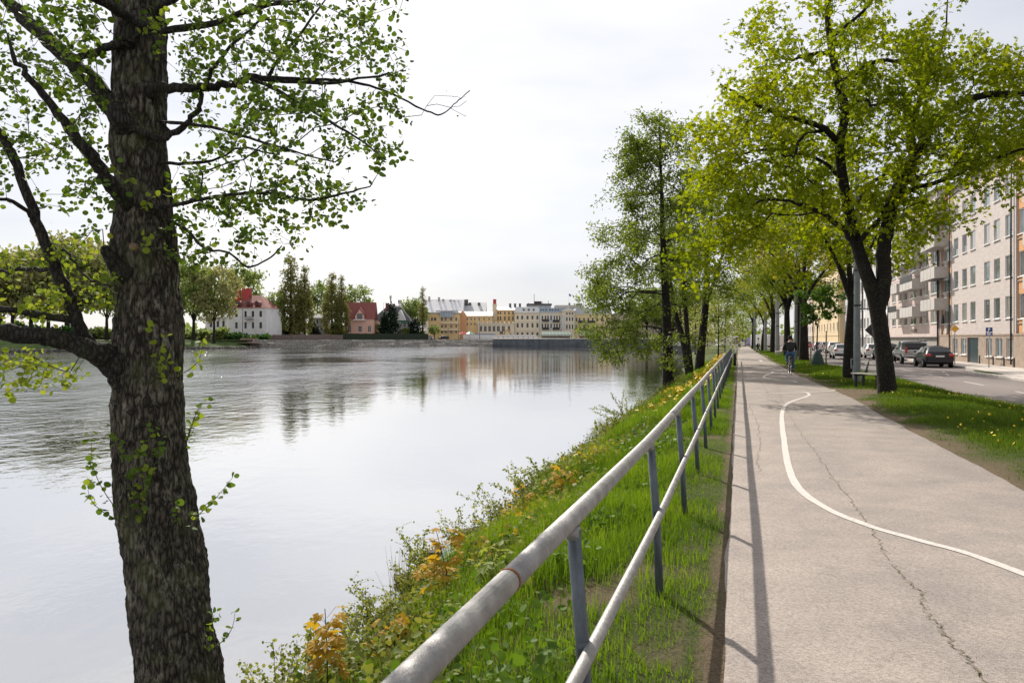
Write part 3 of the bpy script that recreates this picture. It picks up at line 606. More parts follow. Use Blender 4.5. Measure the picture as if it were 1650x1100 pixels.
    # trunk with furrowed relief
    c = g.chains[0]; pts = g.P[c]; rad = g.r[c]; q = np.concatenate([np.linspace(0, .62, 820), np.linspace(.622, 1, 90)]) * (len(c) - 1)
    pts = np.stack([np.interp(q, np.arange(len(c)), pts[:, k]) for k in range(3)], -1); rad = np.interp(q, np.arange(len(c)), rad)
    V, Q = tube_np(pts, rad, 128); C_ = np.repeat(pts, 128, 0); d = V - C_; d /= np.linalg.norm(d, axis=1, keepdims=True) + 1e-9
    n_ = -np.abs(vnoise(V * np.array((30, 30, 6.5)))) * .045 + vnoise(V * np.array((75, 75, 26)) + 9) * .016 + vnoise(V * np.array((5, 5, 3.)) + 4) * .05 + vnoise(V * np.array((14, 14, 5.)) + 2) * .022 + .008
    V = V + d * (n_ * np.clip(np.repeat(rad, 128) / .15, .1, 1))[:, None]
    tr = obj('trunk', np_mesh('trunk', V, Q, bark_alder, True), root)
    for (x, y) in ((214, 397),):           # sawn knots
        kn = MB(); kn.lathe([(.0, .004), (.013, .005), (.019, .004), (.024, -.004), (.028, -.03)], 14)
        k_ = kn.build('knot', pmat('sawn_wood', (.20, .13, .08), (.11, .07, .045), scale=60, rough=.9) if 'sawn_wood' not in MATS else MATS['sawn_wood'], root)
        k_.location = P(x, y, AY - .20) - O; k_.rotation_euler = (1.45, 0, .2)
    # limbs, each its own part, then the twigs
    for ch in g.chains[1:]:
        if g.fix[ch[1]] > 0 and g.r[ch[1]] > .009:
            r = g.r[ch].copy(); r[0] = r[1] * 1.25; V, Q = tube_np(g.P[ch], r, 12)
            dd = V - np.repeat(g.P[ch], 12, 0); V = V + dd * (vnoise(V * 40)[:, None] * .35)
            obj('limb', np_mesh('limb', V, Q, bark_limb, True), root)
    V, Q = g.wood(False, sel=lambda c: not (g.fix[c[1]] > 0 and g.r[c[1]] > .009)); tw = obj('twigs', np_mesh('twigs', V, Q, twig_m, True), root); tw['kind'] = 'stuff'
    # leaves: one spray per twig end
    idx = [i for i in range(nl, g.n) if g.cnt[i] <= 4]; pos, dr = [], []
    for i in idx:
        a, b = g.P[g.par[i]], g.P[i]; d = b - a; L_ = np.linalg.norm(d) + 1e-9
        k = R.poisson(4.6)
        for _ in range(k):
            pos.append(a + d * R.random() + R.normal(0, .02, 3)); dr.append(d / L_)
    for t in g.tips:
        if t >= nl:
            for _ in range(8): pos.append(g.P[t] + R.normal(0, .035, 3)); dr.append(R.normal(0, 1, 3))
    pos, dr = np.array(pos), np.array(dr); N = len(pos); fr = leaf_frames(R, N, dr, .75, .7); sz = .013 + .036 * R.beta(1.7, 1.9, N)
    wpos = pos + O; px = CX + wpos[:, 0] / wpos[:, 1] * F; py = HY - (wpos[:, 2] - EYE) / wpos[:, 1] * F
    kp = (px < 664) | (R.random(N) < .06); pos, fr, sz, wpos, px, py, N = pos[kp], fr[kp], np.where(px > 664, sz * .45, sz)[kp], wpos[kp], px[kp], py[kp], int(kp.sum())      # the long outer wand is still bare
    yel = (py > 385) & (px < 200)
    vis = (px > 5) & (px < 1640) & (py > 5); order = np.argsort(np.where(vis, -sz / wpos[:, 1], 9)); big = order[:300]
    v_, f_ = round_leaf(); lm = []
    for mt in (lf_alder, lf_alder_y):
        me = bpy.data.meshes.new('leaf'); me.from_pydata(v_, [], f_); me.materials.append(mt); me.polygons.foreach_set('use_smooth', [True] * len(f_)); me.update(); lm.append(me)
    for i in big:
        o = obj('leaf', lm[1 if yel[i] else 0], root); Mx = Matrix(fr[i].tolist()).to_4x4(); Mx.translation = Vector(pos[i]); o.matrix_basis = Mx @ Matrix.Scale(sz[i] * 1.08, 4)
    rest = np.setdiff1d(np.arange(N), big)
    hv = np.array(v_); tris = []
    for f in f_: tris += [(f[0], f[k], f[k + 1]) for k in range(1, len(f) - 1)]
    tris = np.array(tris)
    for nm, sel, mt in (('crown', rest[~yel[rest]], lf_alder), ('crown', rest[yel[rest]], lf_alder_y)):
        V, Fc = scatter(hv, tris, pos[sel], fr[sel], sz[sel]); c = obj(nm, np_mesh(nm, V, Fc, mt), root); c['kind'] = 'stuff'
    # young shoots from the trunk
    sh = [((212, 850), (150, 700), -.26), ((215, 850), (178, 690), -.3), ((205, 845), (143, 780), -.24), ((218, 820), (245, 690), -.28), ((225, 850), (262, 705), -.3), ((228, 850), (232, 740), -.31), ((296, 850), (375, 768), -.15), ((300, 856), (352, 800), -.18), ((296, 845), (285, 815), -.26),
          ((297, 735), (332, 645), -.1), ((298, 720), (318, 660), -.14), ((335, 1050), (378, 985), -.1), ((330, 1060), (345, 990), -.15), ((275, 610), (326, 552), -.1), ((250, 620), (240, 530), -.28), ((255, 610), (262, 545), -.3), ((222, 395), (250, 370), -.3), ((240, 300), (180, 260), -.35), ((228, 340), (272, 310), -.3), ((215, 60), (262, 20), -.35)]
    for (b0, b1, dy) in sh:
        a = P(*b0, AY + dy * .75) - O; b = P(*b1, AY + dy * 1.2) - O; Ln = np.linalg.norm(b - a); nn = max(4, int(Ln / .05)); bend = R.normal(0, .04, 3)
        q = np.array([a + (b - a) * u + bend * math.sin(u * 3.1) for u in np.linspace(0, 1, nn + 1)])
        V, Q = tube_np(q, np.linspace(.0035, .001, len(q)), 4); so = obj('shoot', np_mesh('shoot', V, Q, twig_m), root)
        for k in range(1, len(q)):
            for _ in range(1 if k < len(q) // 4 else R.integers(2, 4)):
                fq = leaf_frames(R, 1, np.array([b - a]) / Ln, .7, .4)[0]; o = obj('leaf', lm[1 if R.random() < .35 or b0[1] < 640 else 0], so)
                Mx = Matrix(fq.tolist()).to_4x4(); Mx.translation = Vector(q[k] + R.normal(0, .012, 3)); o.matrix_basis = Mx @ Matrix.Scale(R.uniform(.028, .05), 4)
    tag(root, 'thick dark barked alder leaning out over the river, young shoots on its trunk', 'tree')
build_big_alder()

# ---- near street maple, drawn limb by limb
def build_near_maple():
    Y0 = 23.7; base = G(1430, 636, -.05); root = empty('maple_tree', base); O = base
    g = Grow(21); pp = lambda l, a=0., b=0.: [P(x, y, Y0 + a + (b - a) * i / max(1, len(l) - 1)) - O for i, (x, y) in enumerate(l)]
    m = Y0 / F / 2
    g.limb(pp([(1432, 644), (1429, 620), (1424, 570), (1417, 520), (1408, 475), (1392, 430), (1378, 385), (1366, 330), (1356, 275), (1353, 230), (1362, 180), (1350, 130), (1340, 80), (1333, 20), (1335, -60), (1340, -160)]), np.array([36, 29, 26, 25, 24, 21, 19, 17, 16, 15, 14, 13, 11, 9, 6, 3]) * m, n=5, ok_from=.55)
    Ls = [([(1414, 500), (1424, 450), (1424, 400), (1430, 360), (1444, 310), (1466, 265), (1482, 240), (1500, 205), (1525, 180), (1560, 160), (1610, 152), (1680, 150), (1760, 140)], 0, -1.5, [25, 23, 21, 20, 17, 14, 11, 9, 5]),
          ([(1480, 245), (1470, 225), (1475, 180), (1500, 120), (1520, 60), (1530, -20)], 0, 1.5, [11, 8, 5, 1.5]),
          ([(1350, 228), (1330, 208), (1300, 196), (1270, 190), (1240, 178), (1200, 160), (1160, 135)], 0, -1.0, [11, 9, 7, 6, 3]), ([(1330, 210), (1300, 216), (1284, 235), (1280, 252), (1262, 250)], 0, -1.6, [6, 5, 3]),
          ([(1356, 132), (1380, 118), (1400, 102), (1440, 98), (1480, 100), (1530, 92)], 0, 1.5, [9, 7, 6, 3]), ([(1340, 60), (1365, 40), (1400, 10), (1420, -20)], 0, -1.5, [7, 5, 3]), ([(1335, 85), (1300, 88), (1270, 96), (1230, 80)], 0, 1.2, [7, 5, 3]),
          ([(1384, 410), (1368, 380), (1345, 358), (1320, 340), (1290, 330), (1250, 320), (1210, 330)], 0, -1.8, [12, 9, 8, 5, 3]), ([(1380, 395), (1400, 370), (1420, 350), (1428, 330), (1440, 310), (1470, 290), (1500, 280)], -.2, -2, [9, 7, 5, 3]), ([(1384, 325), (1400, 300), (1430, 280), (1460, 272)], .3, 1.5, [8, 6, 4]),
          ([(1440, 320), (1470, 305), (1520, 290), (1570, 270), (1620, 250), (1690, 230)], 0, -2.5, [9, 7, 5, 3]), ([(1360, 300), (1340, 270), (1300, 250), (1240, 240), (1180, 250), (1140, 240)], 0, 1.5, [8, 6, 4, 2]), ([(1360, 180), (1385, 160), (1410, 170), (1450, 150)], 0, -2.2, [7, 5, 3])]
    for l, a, b, r in Ls: g.limb(pp(l, a, b), np.array(r) * m, n=4, ok_from=.25, jit=.02)
    R = g.R
    def blob(n, x, y, rx, ry, d, dy=0.): return [P(x + rx * a[0], y + ry * a[1], Y0 + dy + d * a[2]) - O for a in np.repeat(ellipsoid(R, max(2, n // 5), (0, 0, 0), (1, 1, 1), .3), 6, 0) + R.normal(0, 1, (max(2, n // 5) * 6, 3)) * (26 / rx, 15 / ry, .45 / d)]
    T = blob(250, 1380, 90, 200, 130, 3.8) + blob(170, 1230, 220, 110, 110, 3.2) + blob(210, 1480, 180, 160, 120, 4.0) + blob(110, 1280, 310, 110, 60, 2.6) + blob(120, 1560, 240, 130, 60, 2.8, -1) + blob(70, 1430, 320, 60, 45, 2.4) + blob(60, 1200, 360, 60, 60, 2) + blob(110, 1640, 150, 110, 100, 3, -1.5) + blob(90, 1400, -80, 180, 100, 3.5) + blob(30, 1490, 370, 45, 30, 1.5) + blob(24, 1590, 300, 70, 25, 1.5, -1.5) + blob(90, 1185, 170, 60, 95, 2.4) + blob(70, 1155, 290, 42, 85, 2.0) + blob(40, 1140, 400, 30, 50, 1.6)
    g.reach(T, .22, .35, .10); g.done(.0045, .47)
    pos, d = g.leaf_sites(19, .19, 2)
    tree_parts(root, g, lf_maple, LEAF_MAPLE, pos, d, .145, flat=.8, mix=.4)
    tag(root, 'broad maple on the verge beside the bench, trunk forking in two low down', 'tree', 'street trees along the path')
build_near_maple()

def spread_tree(name, seed, h, fork, rad, leaf, tmpl, lsize, ntar, per, spread, rt=.35, trunk_m=bark_dark, lean=(0, 0), rmin=.006, bf=.22, shell=.3, cz=None, flat=.7):
    """trunk, three to five rising limbs, rounded crown; unit built at the origin"""
    root = empty(name); g = Grow(seed); R = g.R
    cz = cz or (h + fork) / 2 + .3; rz = (h - fork) / 2
    top = np.array((lean[0], lean[1], fork)); g.limb([(0, 0, -.3), (R.normal(0, .05), 0, fork * .4), top * .8, top], [rt * 1.3, rt, rt * .85, rt * .75], n=4, ok_from=.9)
    g.limb([top, top + (R.normal(0, .2), R.normal(0, .2), rz * .5), top + (R.normal(0, .3), R.normal(0, .3), rz * 1.4)], [rt * .7, rt * .45, rt * .15], n=4)
    for k in range(4):
        a = k * 1.57 + R.uniform(-.5, .5); e = np.array((math.cos(a) * rad * .55, math.sin(a) * rad * .55, rz * R.uniform(.5, 1.0)))
        g.limb([top * (.88 + .04 * k), top + e * (.35, .35, .45), top + e], [rt * .55, rt * .35, rt * .12], n=4)
    g.reach(clumped(R, ellipsoid(R, ntar // 5, (lean[0], lean[1], cz), (rad, rad, rz), shell, -.85), 6, rad * .10), bf, .45, .1, .02); g.done(rt * .014, .46)
    pos, d = g.leaf_sites(per, spread, 2)
    tree_parts(root, g, leaf, tmpl, pos, d, lsize, trunk_m, flat, rmin); return root
def place(root, px, py, z=0.0, sc=1.0, rz=0.0, label=None, cat='tree', group=None, Y=None):
    p = G(px, py, z) if Y is None else P(px, py, Y); root.location = (p[0], p[1], z if Y is None else p[2]); root.scale = (sc,) * 3; root.rotation_euler.z = rz
    return tag(root, label, cat, group)
GR = 'street trees along the path'
tA = spread_tree('maple_tree', 31, 11.5, 3.4, 4.4, lf_maple, LEAF_MAPLE, .19, 480, 15, .24, .19, lean=(-.35, .2))
place(tA, 1367, 613, -.05, 1, 2.0, 'slim maple directly behind the grey lamp post', group=GR)
tB = spread_tree('maple_tree', 32, 13, 4.2, 4.6, lf_gold, LEAF_TRI, .21, 480, 17, .28, .30)
place(tB, 1295, 584, -.05, 1, 1.0, 'thick trunked maple with yellow bronze crown just right of the cyclist', group=GR)
tC = spread_tree('maple_tree', 33, 13, 4.5, 4.4, lf_lime, LEAF_TRI, .22, 460, 17, .28, .28)
place(tC, 1268, 576, -.05, 1, .4, 'dark trunked street tree rising just behind the cyclist head', group=GR)
c = copy_tree(tB); place(c, 1246, 570.5, -.05, .95, 2.4, 'golden crowned street tree next beyond the pale concrete post', group=GR)
c = copy_tree(tA); place(c, 1229, 566.3, -.05, 1.05, 4.4, 'green street tree second from the far end of the avenue', group=GR)
c = copy_tree(tC); place(c, 1214, 562.2, -.05, 1, 3.3, 'last and smallest looking street tree at the far end of the avenue', group=GR)
c = copy_tree(tC); p_ = S(74, 5.0); c.location = (p_[0], p_[1], -.1); c.rotation_euler.z = 5; c.scale = (1.05,) * 3; tag(c, 'street tree on the kerb side between cyclist and yellow building', 'tree', GR)
c = copy_tree(tA); p_ = S(13.5, 5.4); c.location = (p_[0] + 4.2, p_[1] + .3, -.1); c.rotation_euler.z = 2.2; c.scale = (1.0,) * 3; tag(c, 'maple whose branch tips hang in at the top right corner', 'tree', GR)

# ---- alders standing on the bank
def excurrent(name, seed, stems, crown, n, leaf, lsize, per, spread, rt=.011, tmpl=LEAF_SPRAY, bf=.18, rmin=.007):
    """tall stems that run through to the top, airy layered crown. stems: (pts, radii); crown(R,n)->targets"""
    root = empty(name); g = Grow(seed)
    for k, (pts, r) in enumerate(stems): g.limb(pts, r, n=7, ok_from=.22)
    g.reach(crown(g.R, n), bf, .5, .12, .05); g.done(rt, .42); pos, d = g.leaf_sites(per, spread, 2)
    tree_parts(root, g, leaf, tmpl, pos, d, lsize, bark_dark, .6, rmin); return root
def layered(prof, cx=lambda z: 0, cy=lambda z: 0, side=(1, 1), keep=None, k=1, jr=.4):
    zs = [p[0] for p in prof]; rs = [p[1] for p in prof]
    def f(R, n):
        out = []
        while len(out) < n:
            z = R.uniform(zs[0], zs[-1]); r = np.interp(z, zs, rs)
            if R.random() > (r / max(rs)) ** 1.1 + .05: continue
            a = R.uniform(0, 6.283); q = r * (.25 + .75 * R.random() ** .55); x = math.cos(a) * q; x *= side[0] if x < 0 else side[1]
            p = (cx(z) + x, cy(z) + math.sin(a) * q, z + R.normal(0, .2) - .06 * q)
            if keep and not keep(*p): continue
            for _ in range(k): out.append((p[0] + R.normal(0, jr), p[1] + R.normal(0, jr), p[2] + R.normal(0, jr * .4)))
        return np.array(out)
    return f
p0 = P(1077, 628, 43.0); GB = 'alders on the near bank'
H = P(1060, 182, 43)[2] - p0[2]
aA = excurrent('alder_tree', 41, [([(0, 0, -.4), (-.05, 0, 3), (-.25, 0, 7), (-.35, 0, 10), (-.5, 0, H)], [.34, .25, .19, .11, .02])], layered([(1.6, 2.4), (3, 4.1), (5.5, 4.1), (8, 3.3), (11, 2.5), (13.5, 1.9), (H, .7)], lambda z: -.04 * z, side=(1.08, .8), keep=lambda x, y, z: not (x > .4 and z < 6.5), k=7, jr=.42), 1200, lf_bank, .14, 38, .23)
aA.location = p0; tag(aA, 'tallest alder on the bank, its branches hanging low over the water', 'tree', GB)
p0 = P(1112, 604, 51.0)
aB = excurrent('alder_tree', 42, [([(0, 0, -.4), (-.45, 0, 2.2), (-1.1, .1, 4.6), (-1.4, 0, 7.5), (-1.3, 0, 10)], [.26, .20, .16, .12, .03]), ([(.05, 0, .1), (-.25, -.3, 2.6), (-.5, -.5, 5.5), (-.8, -.4, 8.5), (-.7, 0, 11)], [.20, .16, .14, .10, .02])], layered([(5, 1.4), (7, 2.2), (9, 2.0), (11.5, .6)], lambda z: -.1 * z, k=6, jr=.4), 330, lf_bank, .14, 30, .24)
aB.location = p0; tag(aB, 'twin stemmed alder leaning left between two straight alders', 'tree', GB)
p0 = P(1126, 596, 54.0)
aC = excurrent('alder_tree', 43, [([(0, 0, -.4), (.15, 0, 1.5), (.45, 0, 4.4), (.65, 0, 8.3), (.95, 0, 11.8), (1.0, 0, 14)], [.36, .29, .23, .17, .08, .02]), ([(.42, 0, 4.2), (.9, -.5, 6), (1.6, -.8, 8.5), (1.9, -.6, 10.5)], [.13, .11, .07, .02])], layered([(3.6, 2.2), (5.5, 3.0), (9, 2.6), (12, 1.6), (14.5, .4)], lambda z: .07 * z, keep=lambda x, y, z: not (x < .2 and z < 6), k=6, jr=.42), 430, lf_bank, .14, 30, .24)
aC.location = p0; tag(aC, 'thick leaning alder nearest the railing with thin upper crown', 'tree', GB)
# thinner growth further along the bank
def bush_tree(name, seed, h, rad, leaf, n, per, spread, ls, low=.12, rt=.07):
    return excurrent(name, seed, [([(0, 0, -.3), (.05, 0, h * .4), (0, .05, h * .95)], [rt, rt * .7, .012])], layered([(h * low, rad * .8), (h * .4, rad), (h * .7, rad * .75), (h, rad * .2)]), n, leaf, ls, per, spread, rt=.006)
bA = bush_tree('willow_bush', 51, 6.5, 2.0, lf_olive, 220, 7, .28, .17)
bA.location = P(1157, 578, 66); tag(bA, 'pale feathery small tree behind the railing past the alders', 'tree')
bB = bush_tree('bank_tree', 52, 10, 3.4, lf_lime, 300, 8, .36, .26)
bB.location = P(1168, 566, 100); tag(bB, 'bushy green tree at the water where the railing ends', 'tree')
c = copy_tree(bB); c.location = P(1140, 562, 118); c.scale = (1.15, 1.15, 1.1); c.rotation_euler.z = 2; tag(c, 'green tree seen through the gap between the bank alders', 'tree')
c = copy_tree(bB); c.location = P(1172, 556, 190); c.scale = (1.5, 1.5, 1.35); c.rotation_euler.z = 4; tag(c, 'distant green tree closing the far end of the path', 'tree')
c = copy_tree(bB); c.location = P(1196, 556, 200); c.scale = (1.3, 1.3, 1.0); c.rotation_euler.z = 1; tag(c, 'round bright green tree beyond the parked vans', 'tree')
c = copy_tree(bA); c.location = P(1120, 566, 95); c.scale = (1.3,) * 3; c.rotation_euler.z = 1; tag(c, 'pale thin tree at the waterline seen between alder trunks', 'tree')
c = copy_tree(bB); c.location = P(1218, 556, 215); c.scale = (1.5, 1.5, 1.5); c.rotation_euler.z = 2.7; tag(c, 'tall green tree behind the last trunks of the avenue', 'tree')

# ---- young maple with stakes and watering bag
yb = G(1317, 592, -.06)
yt = spread_tree('young_maple', 61, 5.5, 2.5, 1.45, lf_young, LEAF_MAPLE, .22, 130, 11, .13, .045, shell=.2, cz=4.0, flat=.5, rmin=.004)
yt.location = yb; tag(yt, 'young bright green maple tied between wooden stakes on the verge', 'tree')
stake_m = pmat('stake_wood', (.22, .17, .12), (.34, .27, .20), scale=8, rough=.9, stretch=(1, 1, .2))
for x, y0, y1, lab in ((1306, 593.5, 559, 'short thick stake'), (1331, 590, 533, 'tall thin stake')):
    b = G(x, y0, -.06); hh = (y0 - y1) * b[1] / F; m_ = MB(); m_.tube([(0, 0, -.3), (.02, 0, hh)], [.05, .045], 10)
    tag(m_.build('tree_stake', stake_m, loc=b), lab + ' beside the young maple', 'stake', 'stakes of the young maple')
m_ = MB(); m_.lathe([(.02, 0), (.36, .02), (.40, .12), (.36, .4), (.27, .72), (.15, .95), (.08, 1.02), (.05, 1.0)], 18)
bag = m_.build('watering_bag', pmat('green_bag_fabric', (.012, .035, .028), (.02, .05, .04), scale=6, rough=.7, bump=.4), loc=yb)
tag(bag, 'dark green watering bag round the foot of the young maple', 'watering bag')
# ------------------------------------------------------------------ the railing
def t_rail(s): return np.interp(s, [-3, 1.2, 3, 5.1, 8, 16, 60], [-.70, -.612, -.585, -.558, -.548, -.535, -.50])
fence = empty('railing', (0, 0, 0), -TH)
tag(fence, 'long tubular steel railing with two rails along the river side of the path', 'railing')
POSTS = np.arange(.47, 60, 2.4)
rz_ = lambda s: 1.0 + .004 * math.sin(s * .9)
ss = np.arange(-1.2, 60.5, .3)
top = np.array([(t_rail(s), s, rz_(s)) for s in ss]); mid = np.array([(t_rail(s) + .075, s, .535 + .004 * math.sin(s * 1.1)) for s in ss])
cuts = [-1.2, 2.07] + [2.07 + 4.8 * k for k in range(1, 12)] + [60.5]
for a, b in zip(cuts[:-1], cuts[1:]):            # lengths of tube welded end to end
    q = np.arange(a, b + .01, .3); q[-1] = b
    m_ = MB(); m_.tube([(t_rail(s), s, rz_(s)) for s in q], .0335, 18); m_.build('top_rail', galv, fence)
    if a > 0: m_ = MB(); m_.tube([(t_rail(a), a - .007, rz_(a)), (t_rail(a), a + .007, rz_(a))], .0352, 18); m_.build('weld_ring', rust if a < 3 else galv, fence)
m_ = MB(); m_.tube(mid, .0245, 12); m_.build('lower_rail', galv, fence)
pm = MB(); pm.tube([(.075, 0, -.35), (.04, 0, .5), (.0, 0, .985)], .0262, 12)
pme = pm.mesh('post', galv_dark); col_m = MB(); col_m.tube([(.003, 0, .925), (0, 0, .972)], .0275, 12); cme = col_m.mesh('weld_collar', galv)
cl2 = MB(); cl2.tube([(.041, 0, .512), (.037, 0, .556)], .0268, 12); cl2e = cl2.mesh('weld_collar', galv_dark)
for s in POSTS:
    o = obj('post', pme, fence, (t_rail(s), s, 0), (random.gauss(0, .006), random.gauss(0, .006), 0)); obj('weld_collar', cme, o); obj('weld_collar', cl2e, o)

# ------------------------------------------------------------------ grass
def blades(n, s_, t_, h, w, R, lean=.35):
    z = gz(s_, t_) - .015; a = R.uniform(0, 6.283, n); ld = R.uniform(0, 6.283, n); ln = np.abs(R.normal(0, lean, n)) * h
    base = np.stack([t_, s_, z], -1); wx = np.stack([np.cos(a), np.sin(a), 0 * a], -1) * (w / 2)[:, None]
    lv = np.stack([np.cos(ld) * ln, np.sin(ld) * ln, 0 * a], -1); up = np.array((0, 0, 1.))
    mid_ = base + lv * .3 + up * (h * .55)[:, None]; tip = base + lv + up * (h * (1 - .25 * (ln / h) ** 2))[:, None]
    V = np.stack([base - wx, base + wx, mid_ + wx * .75, mid_ - wx * .75, tip], 1).reshape(-1, 3)
    k = np.arange(n) * 5; Fc = np.concatenate([np.stack([k, k + 1, k + 2], -1), np.stack([k, k + 2, k + 3], -1), np.stack([k + 3, k + 2, k + 4], -1)])
    return V, Fc
lf_grass = leafmat('grass_blades', [(.065, .115, .010), (.115, .19, .014), (.19, .265, .022), (.33, .31, .10)], .5, (1.15, 1.2, .5), patch=1.2)
lf_verge = leafmat('verge_grass_blades', [(.05, .09, .010), (.09, .145, .014), (.13, .19, .02), (.20, .20, .06)], .45, (1.15, 1.2, .5), patch=.7)
lf_dry = leafmat('dry_grass', [(.22, .17, .10), (.32, .26, .16), (.17, .12, .07)], .25, (1, 1, .9))
RG = np.random.default_rng(77)
def grass(name, n, srange, trange, hfun, wd, mat, dens=1.0, spow=1.0, smax=.75, lab=None):
    s_ = srange[0] + (srange[1] - srange[0]) * RG.random(n) ** spow; t_ = RG.uniform(trange[0], trange[1], n) if not callable(trange) else trange(s_, n)
    so = soil(s_, t_) * (0 if mat is lf_dry else 1); keep = RG.random(n) > np.clip(so * 1.35, 0, .985)
    s_, t_ = s_[keep], t_[keep]; h = hfun(s_, t_) * RG.uniform(.5, 1.3, len(s_)); w = wd * RG.uniform(.7, 1.3, len(s_)) * (1 + np.maximum(0, s_ - 6) * .05)
    V, Fc = blades(len(s_), s_, t_, h, w, RG)
    return tag(obj(name, np_mesh(name, V, Fc, mat), rot=(0, 0, -TH)), lab, 'grass', kind='stuff')
hb = lambda s, t: np.interp(t, [-4.2, -2.6, -1.7, -.85, -.45, -.1], [.20, .26, .26, .13, .065, .03]) * (1 + .9 * np.clip(vn2(s, t, .9, 31) * 2, -.6, 1))
grass('grass', 135000, (1.2, 26), (-3.6, -.12), hb, .0058, lf_grass, spow=1.7, lab='green grass on the river bank below the railing')
grass('grass', 30000, (24, 70), (-3.6, -.12), lambda s, t: hb(s, t) * .9, .012, lf_grass, spow=1.2, lab='distant bank grass along the far railing')
grass('dry_grass', 42000, (1.2, 26), (-3.9, -.15), lambda s, t: .025 + .12 * np.clip((-t - .6) / 2, 0, 1), .0042, lf_dry, spow=1.5, lab='dead straw coloured stalks lying in the bank grass')
verge_t = lambda s, n: t_path(s) + .05 + (t_road(s) - t_path(s) - .18) * RG.random(n)
hv = lambda s, t: (.035 + .085 * np.clip((t - t_path(s)) / 1.4, 0, 1)) * (1 + .9 * np.clip(vn2(s, t, .8, 41) * 2, -.6, 1))
grass('grass', 130000, (9.5, 48), verge_t, hv, .0065, lf_verge, spow=1.35, lab='tufted grass of the verge between path and road')
grass('grass', 22000, (46, 110), verge_t, hv, .02, lf_verge, spow=1.3, lab='far verge grass under the avenue')
# tufts in the crack
tp_ = np.concatenate([cr, cr2]); k = RG.integers(0, len(tp_) // 11, 500) * 11 + RG.integers(0, 3, 500); k = np.minimum(k, len(tp_) - 1); q = tp_[k] + RG.normal(0, .012, (500, 2))
q = q[:90]; V, Fc = blades(90, q[:, 1], q[:, 0], RG.uniform(.004, .012, 90), np.full(90, .003), RG, .8); V[:, 2] += .024
tag(obj('crack_weeds', np_mesh('crack_weeds', V, Fc, lf_grass), rot=(0, 0, -TH)), 'tiny weeds growing in the long path crack', 'weeds', kind='stuff')
# crumbs of litter at the path's edge
n_ = 5200; s_ = 1.5 + 26 * RG.random(n_) ** 1.5; t_ = -.17 + RG.normal(0, .11, n_); k2 = RG.random(n_) < .4; t_[k2] = RG.uniform(-2.4, -.1, k2.sum()); kk = (RG.random(n_) < .3) & ~k2; t_[kk] = t_path(s_[kk]) + np.abs(RG.normal(0, .35, kk.sum()))
sz = RG.uniform(.004, .014, n_); fr = leaf_frames(RG, n_, RG.normal(0, 1, (n_, 3)), .3); pos = np.stack([t_, s_, gz(s_, t_) - .012], -1)
V, Fc = scatter(LEAF_OVAL[0], LEAF_OVAL[1], pos, fr, sz)
lit = obj('leaf_litter', np_mesh('leaf_litter', V, Fc, leafmat('litter', [(.09, .06, .035), (.18, .13, .08), (.28, .22, .14)], .1)), rot=(0, 0, -TH)); tag(lit, 'brown crumbs of leaf litter along the path edges', 'litter', kind='stuff')

# ------------------------------------------------------------------ herbs and flowers
def herbs(name, spots, mat, tmpl, lsize, per, spread, lab, rise=.5, flat=.5, seed=5):
    R = np.random.default_rng(seed); pos = []
    for (s, t, r, h) in spots:
        k = max(3, int(per * r * r * 30)); a = R.uniform(0, 6.283, k); q = r * R.random(k) ** .5
        ss_, tt_ = s + np.sin(a) * q, t + np.cos(a) * q; zz = gz(ss_, tt_) + h * (1 - (q / r) ** 2 * .7) * R.random(k) ** rise
        pos.append(np.stack([tt_, ss_, zz], -1))
    pos = np.concatenate(pos); N = len(pos); fr = leaf_frames(R, N, R.normal(0, 1, (N, 3)), flat, .5)
    V, Fc = scatter(tmpl[0], tmpl[1], pos, fr, lsize * R.uniform(.5, 1.3, N) * (1 + np.maximum(0, pos[:, 1] - 8) * .012))
    return tag(obj(name, np_mesh(name, V, Fc, mat), rot=(0, 0, -TH)), lab, 'ground cover', kind='stuff')
Rh = np.random.default_rng(9)
lf_herb = leafmat('herb_leaves', [(.06, .12, .014), (.11, .19, .02), (.18, .26, .035)], .4, (1.15, 1.15, .5), patch=1.0)
lf_herb2 = leafmat('pale_herb_leaves', [(.11, .15, .03), (.18, .21, .05), (.27, .29, .09)], .4, patch=1.0)
lf_shrub = leafmat('shrub_leaves', [(.08, .10, .025), (.15, .17, .045), (.24, .24, .09)], .42, patch=1.5)
sp1 = [(s, t, Rh.uniform(.14, .42), Rh.uniform(.16, .36)) for s, t in [(2.6 + 30 * Rh.random() ** 1.5, Rh.uniform(-3.2, -.95)) for _ in range(230)]]
herbs('undergrowth', sp1, lf_herb, LEAF_OVAL, .058, 15, .1, 'broad leaved green herbs among the bank grass', seed=6)
sp2 = [(s, t + .6 * float(bank_in(s)), Rh.uniform(.18, .5), Rh.uniform(.2, .42)) for s, t in [(3.4 + 40 * Rh.random() ** 1.5, Rh.uniform(-3.8, -1.9)) for _ in range(260)]]
herbs('undergrowth', sp2, lf_herb2, LEAF_OVAL, .065, 11, .1, 'pale yellowish herbs on the lower bank', seed=7)
sp3 = [(s, t + float(bank_in(s)), Rh.uniform(.22, .5), Rh.uniform(.2, .58)) for s, t in [(4.5 + 50 * Rh.random() ** 1.5, Rh.uniform(-4.0, -3.1)) for _ in range(260)]]
herbs('undergrowth', sp3, lf_shrub, LEAF_OVAL, .042, 20, .1, 'dense small leaved scrub at the water edge', rise=.7, flat=.9, seed=8)
lf_bronze = leafmat('bronze_leaves', [(.40, .33, .03), (.44, .34, .035), (.38, .25, .04), (.28, .29, .03)], .42, (1.1, 1.08, .5))
